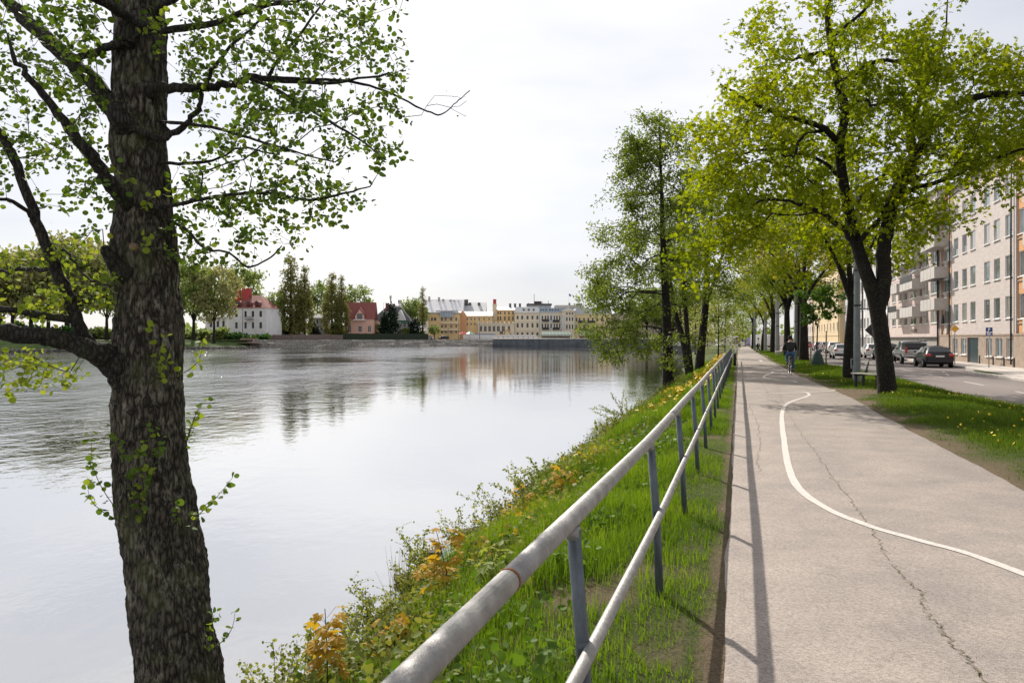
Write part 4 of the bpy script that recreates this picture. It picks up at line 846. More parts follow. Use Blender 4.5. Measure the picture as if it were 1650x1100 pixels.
sp4 = [(s, t, Rh.uniform(.2, .42), Rh.uniform(.25, .5)) for s, t in [(Rh.uniform(7.6, 16.5), Rh.uniform(-3.6, -2.2)) for _ in range(34)]]
herbs('undergrowth', sp4, lf_bronze, LEAF_MAPLE, .09, 7, .1, 'orange and bronze maple seedlings carpeting the bank', seed=10)
yellow = pmat('yellow_petals', (.75, .48, .015), (.85, .62, .03), scale=20, rough=.6)
def flowers(name, st, lab, size=.035, hh=(.06, .16)):
    R = np.random.default_rng(len(st)); V0 = [(0, 0, 0)] + [(math.cos(a) * (1 if i % 2 else .8), math.sin(a) * (1 if i % 2 else .8), .25) for i, a in enumerate(np.arange(8) * math.pi / 4)]
    tv = np.array(V0); tf = np.array([(0, 1 + i, 1 + (i + 1) % 8) for i in range(8)]); s_, t_ = np.array(st).T; N = len(s_)
    h = R.uniform(*hh, N); pos = np.stack([t_, s_, gz(s_, t_) + h], -1); fr = leaf_frames(R, N, R.normal(0, 1, (N, 3)), .25, .3)
    V, Fc = scatter(tv, tf, pos, fr, size * R.uniform(.5, .75, N)); k = len(V)
    return tag(obj(name, np_mesh(name, V, Fc, yellow), rot=(0, 0, -TH)), lab, 'flowers', kind='stuff')
fl = []
while len(fl) < 320:
    s = 13 + 26 * Rh.random() ** 1.1; u = Rh.uniform(.12, .97); t = t_path(s) + u * (t_road(s) - t_path(s))
    if soil(s, t) < .3 and vn2(s, t, .35, 3) + .2 > Rh.random() * .5 - .15 * (u > .5): fl.append((s, float(t)))
flowers('dandelions', fl, 'yellow dandelions dotted over the verge grass', .04, (.05, .15))
fl = [(float(s), float(t)) for s, t in zip(Rh.normal(37, 4.5, 260), Rh.uniform(-2.0, -1.0, 260))] + [(float(s), float(t)) for s, t in zip(Rh.uniform(52, 76, 700), Rh.uniform(-2.0, -1.0, 700))] + [(float(s), float(t)) for s, t in zip(Rh.normal(21.5, 1.0, 40), Rh.normal(-2.3, .25, 40))] + [(float(s), float(t)) for s, t in zip(Rh.normal(27, 1.3, 90), Rh.normal(-2.0, .25, 90))]
flowers('bank_flowers', fl, 'band of yellow spring flowers behind the railing', .10, (.12, .38))

# ---- separate plants: bronze maple saplings
mt_leaf = leafmat('sapling_leaves', [(.50, .40, .03), (.48, .35, .03), (.42, .25, .035), (.38, .37, .04)], .45, (1.1, 1.1, .5)); mt_leafg = leafmat('green_sapling_leaves', [(.16, .22, .04), (.28, .33, .10)], .45)
def mk_leaf(mt):
    v, f = lobed(5, .5); me = bpy.data.meshes.new('leaf'); me.from_pydata(v.tolist(), [], f.tolist()); me.materials.append(mt); me.update(); return me
lmA, lmG = mk_leaf(mt_leaf), mk_leaf(mt_leafg)
lone = pmat('single_leaf_gold', (.42, .26, .02), rough=.5)
def sapling(px, py, hpx, Y, n, lab, lm=lmA, lsz=(.085, .15), wpx=45, seed=1):
    hpx *= 1.25; n = int(n * 1.5)
    R = np.random.default_rng(seed); b = onbank(px, py); Y = b[1]; k = Y / F; root = empty('maple_sapling', b)
    h = hpx * k; pts = [(0, 0, -.25), (R.normal(0, .01), 0, h * .5), (R.normal(0, .03), 0, h)]; m_ = MB(); m_.tube(pts, [.006, .005, .003], 6); m_.build('stem', twig_m, root)
    for i in range(n):
        u = R.uniform(.25, 1.02); a = R.uniform(0, 6.283); q = wpx * k * .5 * R.uniform(.25, 1) * (1.1 - .4 * u); p = Vector((math.cos(a) * q, math.sin(a) * q, h * u + R.normal(0, .02)))
        d = Vector((math.cos(a), math.sin(a), -.55 + R.normal(0, .3))).normalized(); x = d.cross(Vector((R.normal(0, .3), R.normal(0, .3), 1))).normalized(); z = x.cross(d)
        Mx = Matrix((x, d, z)).transposed().to_4x4(); Mx.translation = p; o = obj('leaf', lm, root); o.matrix_basis = Mx @ Matrix.Scale(R.uniform(*lsz), 4)
        s = MB(); s.tube([(0, 0, h * u * .9), tuple(p)], .0016, 3, caps=False); s.build('leaf_stalk', twig_m, root)
    return tag(root, lab, 'sapling', 'young maple saplings on the bank')
sapling(527, 1120, 112, 7.0, 26, 'bronze leaved maple sapling lowest on the bank, standing against the water', seed=2)
sapling(716, 985, 105, 8.6, 34, 'tallest golden maple sapling beside the broken jetty board', wpx=66, seed=3)
sapling(700, 975, 60, 8.3, 14, 'short golden sapling at the foot of the tallest one', wpx=60, seed=9)
sapling(668, 1042, 40, 7.6, 12, 'orange maple seedling just left of the rail weld', wpx=60, seed=4)
sapling(800, 965, 62, 8.0, 26, 'pale lime green sapling close behind the top rail', lmG, wpx=80, seed=5)
sapling(845, 850, 50, 11.0, 18, 'orange sapling in the middle of the slope', wpx=66, seed=6)
sapling(905, 805, 45, 12.8, 18, 'rusty orange sapling high on the slope near the railing', wpx=60, seed=7)
sapling(620, 1065, 45, 7.2, 12, 'yellow leaved seedling between the two lowest saplings', wpx=60, seed=8)

# more ragged growth along the shore, one shrub after another
# ---- slender shrubs at the water's edge
sh_leaf = bpy.data.meshes.new('leaf'); v_, f_ = round_leaf(); sh_leaf.from_pydata(v_, [], f_); sh_leaf.materials.append(leafmat('waterside_shrub_leaf', [(.12, .16, .03), (.20, .24, .05), (.30, .31, .09)], .5)); sh_leaf.update()
def shrub(stems, Y, lab, seed, lsz=.03, gap=.03, seg=None):
    R = np.random.default_rng(seed); Y = onbank(*stems[0][0])[1]; b = P(stems[0][0][0], stems[0][0][1], Y); root = empty('waterside_shrub', b); W = MB(); pos, dr = [], []
    stems = list(stems) + [((a[0] + R.normal(0, 10), a[1] + 4), (c[0] + R.normal(0, 14), c[1] + abs(R.normal(0, 18)) + 6)) for a, c in stems for _ in range(2)]
    for a, c in stems:
        p0_, p1_ = P(*a, Y + R.normal(0, .12)) - b, P(*c, Y + R.normal(0, .25)) - b; L_ = np.linalg.norm(p1_ - p0_); n = max(5, int(L_ / gap)); bd = R.normal(0, .05 * L_, 3)
        q = np.array([p0_ + (p1_ - p0_) * u + bd * math.sin(u * 3.14) for u in np.linspace(0, 1, n)]); q[0, 2] -= .2; W.tube(q, np.linspace(.005, .0012, n), 4)
        for k in range(n // 5, n):
            for _ in range(3): pos.append(q[k] + R.normal(0, .016, 3)); dr.append((p1_ - p0_) / L_)
            if R.random() < .25:
                e = q[k] + (R.normal(0, .07), R.normal(0, .07), R.uniform(0, .1)); W.tube([q[k], e], .0012, 3)
                for u in np.linspace(.2, 1, 5): pos.append(q[k] + (e - q[k]) * u + R.normal(0, .01, 3)); dr.append((e - q[k]) / .1)
    W.build('stems', twig_m, root); pos = np.array(pos); N = len(pos); fr = leaf_frames(R, N, np.array(dr), .8, .6)
    hvv = np.array(v_); tris = np.array([(f[0], f[k], f[k + 1]) for f in f_ for k in range(1, len(f) - 1)])
    V, Fc = scatter(hvv, tris, pos, fr, lsz * R.uniform(.6, 1.3, N)); o = obj('leaves', np_mesh('leaves', V, Fc, sh_leaf.materials[0]), root); o['kind'] = 'stuff'
    return tag(root, lab, 'shrub', 'slender shrubs at the water edge')
shrub([((445, 1150), (440, 1035)), ((430, 1150), (395, 1068)), ((455, 1150), (478, 1030)), ((500, 1150), (506, 1000)), ((480, 1150), (468, 1065)), ((470, 1150), (415, 1075))], 6.9, 'slender leafy shrub at the bottom edge beside the big trunk', 1)
shrub([((640, 1010), (568, 935)), ((650, 1005), (600, 990)), ((630, 1030), (560, 978)), ((660, 1000), (612, 960)), ((640, 1040), (590, 1030)), ((625, 1045), (548, 1048))], 7.8, 'leaning shrub with two long wands over the water', 2, .026)
shrub([((800, 850), (772, 782)), ((806, 850), (790, 800)), ((812, 845), (800, 810)), ((790, 860), (765, 830)), ((820, 840), (812, 800)), ((780, 870), (752, 850)), ((830, 840), (838, 795))], 11.6, 'upright twiggy shrub rising against the water halfway up the bank', 3, .03)
shrub([((935, 765), (905, 738)), ((940, 760), (930, 722)), ((928, 770), (915, 742))], 17.5, 'small pale shrub beyond the golden saplings', 4, .035)
shrub([((985, 700), (978, 668)), ((990, 700), (992, 672)), ((980, 705), (968, 682)), ((996, 700), (1004, 680))], 25, 'dark little bush at the waterline below the alders', 5, .05)
shrub([((720, 930), (690, 905)), ((735, 915), (742, 860)), ((745, 905), (725, 880)), ((700, 945), (672, 935))], 9.4, 'tangled scrub beside the broken boards', 6, .026)
for k, (x, y, lab) in enumerate([(575, 1062, 'low leafy shrub at the shore left of the seedlings'), (606, 1010, 'shrub with thin wands under the leaning one'), (690, 925, 'bushy shrub right behind the reddish board'), (745, 885, 'shrub at the shore behind the tallest sapling'), (850, 800, 'shrub at the shore above the twiggy one'), (880, 775, 'twiggy shrub on the far side of the orange saplings'), (1010, 675, 'small shrub at the shore near the tallest alder'), (660, 960, 'low shrub between board and reeds')]):
    Rk = np.random.default_rng(50 + k); q = 60 if y > 850 else 36
    shrub([((x + Rk.normal(0, 8), y), (x - 10 + Rk.normal(0, q * .4), y - q * Rk.uniform(.5, 1.25))) for _ in range(6)], 9, lab, 60 + k, .03 if y > 850 else .04)
# dry reeds
m_ = MB(); R = np.random.default_rng(3)
for k in range(26):
    x = R.uniform(628, 662); YR = onbank(645, 965)[1]; b = P(x, 965, YR); e = P(x + R.normal(-6, 8), R.uniform(872, 930), YR + R.normal(0, .2)); m_.tube([b - (0, 0, .2), (b + e) / 2 + R.normal(0, .01, 3), e], [.003, .002, .001], 3)
tag(m_.build('dry_reeds', lf_dry), 'dry brown reed stalks standing at the water edge', 'reeds')
# broken boards at the waterline
wet = pmat('weathered_board', (.05, .035, .028), (.13, .09, .07), scale=6, rough=.9, bump=.5, stretch=(1, .2, 1))
for k, (px, py, Y, l, w, rz, lab) in enumerate([(664, 938, 8.9, .42, .2, .35, 'reddish brown broken board jutting over the water'), (694, 898, 10.2, .30, .12, .1, 'short dark board end beside the golden sapling'), (757, 862, 11.3, .34, .14, .6, 'dark stump of wood below the twiggy shrub'), (958, 722, 20.5, .4, .3, .2, 'grey broken stone block at the waterline')]):
    m_ = MB(); m_.box(-l / 2, l / 2, -w / 2, w / 2, -.03, .03); m_.box(-l * .3, -l * .22, -.02, .02, -.4, -.032); m_.box(l * .3, l * .38, -.02, .02, -.4, -.032)
    tag(m_.build('broken_board', wet, bevel=.006, loc=onbank(px, py) + (0, 0, .06), rot=(.1, -.06, rz)), lab, 'board', 'broken boards at the water')
# ------------------------------------------------------------------ buildings across the street
def wall_with_openings(mb, a0, a1, z0, z1, ops, depth=.12, at=lambda a, z, d: (d, a, z)):
    """a wall face pierced by openings, with reveals; at() maps (along, up, depth) to the building's space"""
    A = sorted(set([a0, a1] + [q for o in ops for q in o[:2]])); Z = sorted(set([z0, z1] + [q for o in ops for q in o[2:]]))
    def inside(a, z): return any(o[0] < a < o[1] and o[2] < z < o[3] for o in ops)
    for i in range(len(A) - 1):
        run = None
        for j in range(len(Z) - 1):
            if not inside((A[i] + A[i + 1]) / 2, (Z[j] + Z[j + 1]) / 2):
                mb.add([at(A[i], Z[j], 0), at(A[i + 1], Z[j], 0), at(A[i + 1], Z[j + 1], 0), at(A[i], Z[j + 1], 0)], [(0, 3, 2, 1)])
    for a, b, c, d in ops:
        for (p, q, r, s) in (((a, c), (b, c), (b, c), (a, c)), ((a, d), (b, d), (b, d), (a, d)), ((a, c), (a, d), (a, d), (a, c)), ((b, c), (b, d), (b, d), (b, c))):
            mb.add([at(*p, 0), at(*q, 0), at(*r, depth), at(*s, depth)], [(0, 1, 2, 3)])
WCACHE = {}
def window(parent, w, h, pos, frame_m=white_frame, mull=1, sill=True, gl=glass, bar=0, axis=0):
    """frame with pane and sill. axis 0: wall runs along local y; 1: wall runs along local x"""
    if gl is glass: gl = (glass, glass_b, glass_c, glass)[random.randrange(4)]
    key = (round(w, 2), round(h, 2), frame_m.name, mull, bar, sill, gl.name, axis)
    if key not in WCACHE:
        f = .055 if w > .5 else .04; fm = MB(); D = lambda y0, y1, d0, d1, z0, z1: fm.box(d0, d1, y0, y1, z0, z1) if axis == 0 else fm.box(y0, y1, d0, d1, z0, z1)
        D(-w / 2, w / 2, .05, .11, 0, f); D(-w / 2, w / 2, .05, .11, h - f, h); D(-w / 2, -w / 2 + f, .05, .11, f, h - f); D(w / 2 - f, w / 2, .05, .11, f, h - f)
        for k in range(mull): x = -w / 2 + w * (k + 1) / (mull + 1); D(x - f * .5, x + f * .5, .055, .105, f, h - f)
        for k in range(bar): z = h * (k + 1) / (bar + 1); D(-w / 2 + f, w / 2 - f, .06, .10, z - f * .4, z + f * .4)
        pm_ = MB(); pm_.add([(.085, -w / 2 + f, f), (.085, w / 2 - f, f), (.085, w / 2 - f, h - f), (.085, -w / 2 + f, h - f)] if axis == 0 else [(-w / 2 + f, .085, f), (w / 2 - f, .085, f), (w / 2 - f, .085, h - f), (-w / 2 + f, .085, h - f)], [(0, 3, 2, 1) if axis == 0 else (0, 1, 2, 3)])
        sm_ = None
        if sill: s_ = MB(); (s_.box(-.09, .05, -w / 2 - .05, w / 2 + .05, -.06, -.003) if axis == 0 else s_.box(-w / 2 - .05, w / 2 + .05, -.09, .05, -.06, -.003)); sm_ = s_.mesh('sill', white_frame)
        WCACHE[key] = (fm.mesh('window', frame_m), pm_.mesh('pane', gl), sm_)
    a, b, c = WCACHE[key]; o = obj('window', a, parent, pos); obj('pane', b, o)
    if c: obj('sill', c, o)
    return o
plaster_pink = pmat('pink_grey_brick', (.44, .385, .365), (.52, .465, .44), scale=1.2, rough=.9, bump=.15, bscale=14, stretch=(1, 1, 5))
plaster_warm = pmat('pale_pink_plaster', (.50, .40, .365), (.57, .475, .44), scale=.8, rough=.9)
plaster_grey = pmat('light_grey_panel', (.46, .44, .43), (.54, .52, .51), scale=.6, rough=.85)
plaster_cream = pmat('cream_plaster', (.55, .42, .24), (.62, .49, .30), scale=.7, rough=.9)
stone_base = pmat('brown_stone_base', (.27, .20, .155), (.36, .28, .22), scale=2.5, rough=.8, bump=.1)
grey_base = pmat('grey_base', (.24, .225, .20), (.32, .30, .27), scale=1.5, rough=.85)
brick_or = pmat('orange_brick', (.50, .24, .10), (.60, .33, .15), scale=6, rough=.85, bump=.2, stretch=(1, 1, 6))
teal = pmat('dark_teal_door', (.010, .035, .045), rough=.35)
teal_l = pmat('teal_frame', (.12, .30, .29), rough=.5)
panel_grey = pmat('balcony_panel', (.42, .395, .37), (.50, .475, .45), scale=4, rough=.8)
roof_dark = pmat('dark_roof_felt', (.05, .05, .055), rough=.8)
FT = 17.0
def sY(px, t=FT): return onfac(px, t)
def bld(name, px0, px1, t=FT, s1=None):
    a, b = sY(px1, t), sY(px0, t)             # near s, far s
    if s1: a = s1
    return street(name, (a + b) / 2, t, -.185), a - (a + b) / 2, b - (a + b) / 2, (a + b) / 2
def shell(root, a0, a1, h, mat, depth=11, roof=True):
    m_ = MB(); m_.add([(0, a0, 0), (depth, a0, 0), (depth, a1, 0), (0, a1, 0), (0, a0, h), (depth, a0, h), (depth, a1, h), (0, a1, h)], [(0, 1, 5, 4), (1, 2, 6, 5), (2, 3, 7, 6)]); m_.build('side_wall', mat, root)
    m_ = MB(); m_.box(-.35, depth + .3, a0 - .05, a1 + .05, h, h + .16); m_.prism([(-.2, h + .16), (depth, h + .16), (depth / 2, h + 2.0)], 1, a0, a1); m_.build('roof', roof_dark, root)
ZB = .185
# --- near block: pale brick with orange panelled stair bays
r1, a0, a1, smid = bld('apartment_block', 1513.5, 1700, s1=34); H1 = 14.0
cols1 = [(1537, 1544), (1550.5, 1558), (1563.6, 1571.8), (1585.8, 1594.9), (1601.5, 1611.3), (1620, 1631)]; cols1 = [(sY(b) - smid, sY(a) - smid) for a, b in cols1]
rows1 = [3.0 + 2.68 * k + ZB for k in range(4)]; bayN = (sY(1672) - smid, sY(1637) - smid); bayF = (sY(1532.5) - smid, sY(1516.5) - smid)
ext = [(bayN[0] - 7.6 - k * 2.4, bayN[0] - 6.3 - k * 2.4) for k in range(2)]
ops = [(a, b, z, z + 1.43) for a, b in cols1 + ext for z in rows1]; gops = []
gw = [(1536, 1544), (1549.5, 1558.5), (1590, 1599.5), (1605.5, 1616.5), (1623, 1634.5)]
for p0_, p1_ in gw: gops.append((sY(p1_) - smid, sY(p0_) - smid, .40 + ZB, 1.68 + ZB))
dr_ = (sY(1577.5) - smid, sY(1559.8) - smid, .03, 1.72 + ZB)
m_ = MB(); wall_with_openings(m_, bayF[1] + .0, a1, 2.15, H1, []); m_.build('wall', plaster_pink, r1); m_ = MB(); wall_with_openings(m_, bayN[1], bayF[0], 2.15, H1, [o for o in ops if bayN[1] < o[0] < bayF[0]]); m_.build('wall', plaster_pink, r1); m_ = MB(); wall_with_openings(m_, a0, bayN[0], 2.15, H1, [o for o in ops if o[0] < bayN[0]], .12)
m_.build('wall', plaster_pink, r1)
m_ = MB(); wall_with_openings(m_, a0, a1, 0, 2.15, gops + [dr_], .12, lambda a, z, d: (d - .05, a, z)); m_.build('base_wall', stone_base, r1)
m_ = MB(); m_.box(-.09, .0, a0, a1, 2.05, 2.16); m_.build('string_course', stone_base, r1); shell(r1, a0, a1, H1, plaster_pink)
for a, b, z, _ in ops: window(r1, b - a, 1.43, (0, (a + b) / 2, z), mull=0)
for k, (a, b, z, z1) in enumerate(gops): window(r1, b - a, z1 - z, (-.05, (a + b) / 2, z), mull=1)
m_ = MB(); m_.box(.04, .09, dr_[0], dr_[1], .03, dr_[3]); dd = m_.build('door', teal, r1, bevel=.01); m_ = MB(); m_.box(.0, .12, dr_[0] - .42, dr_[0], .03, dr_[3]); m_.build('door_frame', teal_l, r1)
m_ = MB(); m_.tube([(.0, dr_[0] + .25, .95), (.0, dr_[0] + .25, 1.25)], .02, 8); m_.build('handle', galv, dd)
m_ = MB(); wc = [sY(x) - smid for x in (1560, 1580, 1602, 1619.5, 1636)]
for c in wc[1:]: m_.box(-.10, -.052, c - .06, c + .06, 0, .42 + ZB)
m_.build('pilasters', dark_metal, r1)
for bay in (bayN, bayF):                    # recessed bays: orange panels between wide windows
    m_ = MB(); zo = [(bay[0] + .15, bay[1] - .15, z - .1, z + 1.48) for z in rows1]; wall_with_openings(m_, bay[0], bay[1], 2.16, H1, zo, .12, lambda a, z, d: (d + .12, a, z)); m_.build('bay_wall', brick_or, r1)
    for e in bay: m_ = MB(); m_.add([(0, e, 2.16), (.12, e, 2.16), (.12, e, H1), (0, e, H1)], [(0, 1, 2, 3)]); m_.build('reveal', plaster_pink, r1)
    for z in rows1:
        window(r1, bay[1] - bay[0] - .3, 1.58, (.12, (bay[0] + bay[1]) / 2, z - .1), mull=2)
        m_ = MB(); m_.box(.05, .115, bay[0] + .02, bay[1] - .02, z - .42, z - .36); m_.build('panel_joint', stone_base, r1)
        m_ = MB(); w_ = (bay[1] - bay[0]); m_.box(-.02, .11, bay[0] + w_ * .42, bay[0] + w_ * .66, z - .95, z - .13); m_.build('grille_panel', panel_grey, r1)
for px, zt, rr in ((1632.6, H1, .055), (1532.4, H1, .05), (1513.8, H1, .06)):
    c = sY(px) - smid; m_ = MB(); m_.tube([(-.13, c, .15), (-.13, c, zt)], rr, 8)
    for z in np.arange(1, zt, 2.6): m_.tube([(-.13, c, z), (-.13, c, z + .05)], rr * 1.4, 8)
    m_.build('drainpipe', dark_metal, r1)
tag(r1, 'pale pinkish brick apartment block with orange panelled bays and a dark teal door', 'building')
# --- balcony block
r2, a0, a1, smid = bld('apartment_block', 1433, 1512.8, 17.02); H2 = 15.0
m_ = MB(); cw = [(1437, 1443), (1447, 1451.5), (1456.5, 1461), (1465.5, 1476), (1480.5, 1485.5), (1490, 1495.5), (1499, 1510.5)]; cw = [(sY(b, 17) - smid, sY(a, 17) - smid) for a, b in cw]
rows2 = [3.05 + 2.66 * k + ZB for k in range(4)]; ops = [(a, b, z, z + 1.45) for a, b in cw for z in rows2]
sh = (sY(1491, 17) - smid, sY(1478, 17) - smid, .25, 1.75)
wall_with_openings(m_, a0, a1, 1.95, H2, ops); m_.build('wall', plaster_warm, r2); m_ = MB(); wall_with_openings(m_, a0, a1, 0, 1.95, [sh], .12, lambda a, z, d: (d + .1, a, z)); m_.build('base_wall', grey_base, r2); shell(r2, a0, a1, H2, plaster_warm)
for a, b, z, _ in ops: window(r2, b - a, 1.45, (0, (a + b) / 2, z), mull=1 if b - a > 1.7 else 0)
window(r2, sh[1] - sh[0], 1.5, (.1, (sh[0] + sh[1]) / 2, .25), mull=1)
m_ = MB(); m_.box(-.12, .1, a0, a1, 1.9, 1.98); m_.build('string_course', dark_metal, r2)
bx_ = [(1483.5, 1506), (1450, 1470), (1432, 1445)]
for ci, (p0_, p1_) in enumerate(bx_):
    a, b = sY(p1_, 15.9) - smid, sY(p0_, 15.9) - smid
    for k in range(4):
        z = 4.1 + ZB + 2.66 * k + (.25 if ci == 1 else 0) * 0 - (.0 if ci == 0 else .35)
        m_ = MB(); m_.box(-1.15, -.003, a, b, z, z + .14); m_.box(-1.15, -1.09, a, b, z + .143, z + .95); m_.box(-1.085, -.003, a, a + .06, z + .143, z + .95); m_.box(-1.085, -.003, b - .06, b, z + .143, z + .95); bo = m_.build('balcony', panel_grey, r2)
        m_ = MB(); m_.tube([(-.02, a + .03, z + 1.12), (-1.1, a + .03, z + 1.12), (-1.1, b - .03, z + 1.12), (-.02, b - .03, z + 1.12)], .02, 6); m_.build('handrail', galv_dark, bo)
        m_ = MB()
        for q in np.linspace(a, b, 5)[1:-1]: m_.box(-1.156, -1.151, q - .015, q + .015, z + .05, z + .93)
        m_.build('panel_joints', dark_metal, bo)
        if (ci, k) in ((1, 1), (2, 0)): m_ = MB(); m_.box(-1.19, -1.165, a + .1, b - .2, z + .75, z + 1.35); m_.build('dark_screen', black_plastic, bo)
        if (ci, k) == (0, 0):
            m_ = MB(); m_.add([(-.02, a + .3, z + 2.5), (-.02, b - 1.2, z + 2.5), (-.75, b - 1.2, z + 2.25), (-.75, a + .3, z + 2.25)], [(0, 1, 2, 3)]); m_.build('awning', pmat('blue_awning', (.12, .17, .26), rough=.8), bo)
for px in (1512.2,):
    c = sY(px, 17) - smid; m_ = MB(); m_.tube([(-.1, c, 0), (-.1, c, H2)], .06, 8); m_.build('drainpipe', dark_metal, r2)
p_ = sY(1473, 17) - smid; m_ = MB(); V0 = [(-.06, p_ + 1.35 * math.cos(a), 2.62 + ZB - .2 + .2 * math.sin(a)) for a in np.linspace(0, 6.283, 24, endpoint=False)]; m_.add(V0 + [(-.003, y, z) for _, y, z in V0], [tuple(range(24))[::-1]] + [(i, (i + 1) % 24, 24 + (i + 1) % 24, 24 + i) for i in range(24)]); m_.build('oval_sign', pmat('oval_sign_brown', (.10, .075, .06), (.16, .12, .10), scale=6, rough=.5), r2)
tag(r2, 'pale pink apartment block with stacked grey balconies and an oval sign', 'building')
# --- glazed grey block
def simple_block(px0, px1, t, h, wall_m, ncol, nrow, wfrac, label, base_m, z0=3.0, pitch=2.68, wh=1.45, shop=True, mull=1, infill=None):
    r, a0, a1, sm = bld('apartment_block', px0, px1, t); m_ = MB(); w = (a1 - a0) / ncol
    ops = [(a0 + w * (i + .5 - wfrac / 2), a0 + w * (i + .5 + wfrac / 2), z0 + ZB + pitch * k, z0 + ZB + pitch * k + wh) for i in range(ncol) for k in range(nrow)]
    g = [(a0 + w * (i + .12), a0 + w * (i + .88), .5, 2.0) for i in range(ncol)] if shop else []
    wall_with_openings(m_, a0, a1, 2.3, h, ops); m_.build('wall', wall_m, r); m_ = MB(); wall_with_openings(m_, a0, a1, 0, 2.3, g, .12, lambda a, z, d: (d + .08, a, z)); m_.build('base_wall', base_m, r); shell(r, a0, a1, h, wall_m)
    for a, b, z, _ in ops: window(r, b - a, wh, (0, (a + b) / 2, z), mull=mull)
    for a, b, z, z1 in g: window(r, b - a, z1 - z, (.08, (a + b) / 2, z), mull=3, sill=False)
    if infill:
        for i in range(0, ncol, 2):
            for k in range(nrow): m_ = MB(); c = a0 + w * (i + .5); m_.box(-.03, -.003, c - w * wfrac * .5, c + w * wfrac * .5, z0 + ZB + pitch * k - 1.15, z0 + ZB + pitch * k - .07); m_.build('spandrel_panel', infill, r)
    for e in (a0, a1): m_ = MB(); m_.tube([(-.1, e + (.2 if e < 0 else -.2), 0), (-.1, e + (.2 if e < 0 else -.2), h)], .06, 6); m_.build('drainpipe', dark_metal, r)
    return tag(r, label, 'building')
simple_block(1391, 1432.6, 17.06, 15.2, plaster_grey, 7, 4, .55, 'light grey block with white spandrel panels between maple trunk and lamp post', plaster_grey, infill=white_frame)
simple_block(1353, 1390.6, 17.1, 15.4, plaster_grey, 8, 4, .4, 'plain light grey block behind the slim maple trunk', plaster_grey)
simple_block(1311, 1352.4, 16.3, 14.2, plaster_cream, 9, 4, .3, 'cream yellow block behind the young maple', plaster_cream, shop=False, mull=0)
simple_block(1280, 1310.5, 16.3, 13.0, plaster_warm, 12, 4, .35, 'distant pinkish block left of the cream one', grey_base, shop=False)

# ------------------------------------------------------------------ vehicles
tyre_m = pmat('tyre_rubber', (.015, .015, .016), rough=.8); rim_m = pmat('alloy_rim', (.45, .45, .46), rough=.35, metal=.7); car_glass = pmat('car_glass', (.012, .014, .016), rough=.03, spec=.9)
tail_m = pmat('tail_lamp_red', (.55, .03, .02), rough=.2, coat=.6); plate_m = pmat('number_plate', (.75, .75, .74), rough=.5); chrome = pmat('chrome_bumper', (.55, .55, .56), rough=.2, metal=.9)
def paintm(name, c): return pmat(name, c, rough=.3, coat=1.0 if max(c) > .1 else .25, spec=.5 if max(c) > .1 else .3) if name not in MATS else MATS[name]
HATCH = dict(L=4.2, st=[(-2.10, .38, .70, .74, .74, .66), (-2.06, .26, .86, .92, .85, .72), (-1.98, .22, .93, 1.02, .88, .70), (-1.55, .20, .95, 1.36, .885, .60), (-.9, .20, .95, 1.45, .89, .60), (-.1, .20, .94, 1.46, .89, .60), (.45, .20, .93, 1.38, .89, .60), (1.12, .20, .92, 1.00, .88, .70), (1.6, .21, .84, .90, .86, .70), (1.98, .24, .68, .74, .80, .66), (2.10, .34, .52, .56, .68, .55)], wheel=(-1.28, 1.30, .315), win=(-1.35, .75), rear=(-1.97, -1.57), front=(.47, 1.08))
PICKUP = dict(L=5.2, st=[(-2.6, .45, 1.02, 1.06, .90, .84), (-2.56, .42, 1.08, 1.12, .93, .86), (-1.2, .40, 1.08, 1.14, .93, .86), (-.95, .40, 1.08, 1.2, .93, .84), (-.7, .40, 1.08, 1.72, .93, .66), (.1, .40, 1.06, 1.80, .93, .66), (.7, .40, 1.05, 1.74, .93, .66), (1.35, .40, 1.04, 1.12, .92, .78), (2.1, .42, 1.0, 1.06, .90, .76), (2.5, .46, .8, .84, .86, .74), (2.6, .5, .6, .64, .8, .7)], wheel=(-1.55, 1.6, .39), win=(-.55, .95), rear=(-.94, -.72), front=(.72, 1.33))
ESTATE = dict(L=4.5, st=[(-2.25, .38, .74, .80, .76, .68), (-2.2, .26, .9, .96, .86, .74), (-2.1, .22, .96, 1.06, .89, .72), (-1.8, .2, .98, 1.44, .9, .64), (-.9, .2, .98, 1.53, .9, .63), (0, .2, .97, 1.53, .9, .63), (.6, .2, .96, 1.44, .9, .63), (1.25, .2, .94, 1.04, .89, .72), (1.75, .21, .86, .94, .87, .72), (2.12, .24, .7, .76, .8, .66), (2.25, .34, .54, .58, .68, .55)], wheel=(-1.38, 1.38, .325), win=(-1.7, .9), rear=(-2.09, -1.82), front=(.62, 1.22))
CARS = {}
def ring(y, zb, zl, zt, w, wt): return [(w * .80, zb), (w * .97, zb + .10), (w, zb + (zl - zb) * .55), (w * .985, zl), (wt, zt - .02), (wt * .55, zt + .015)]
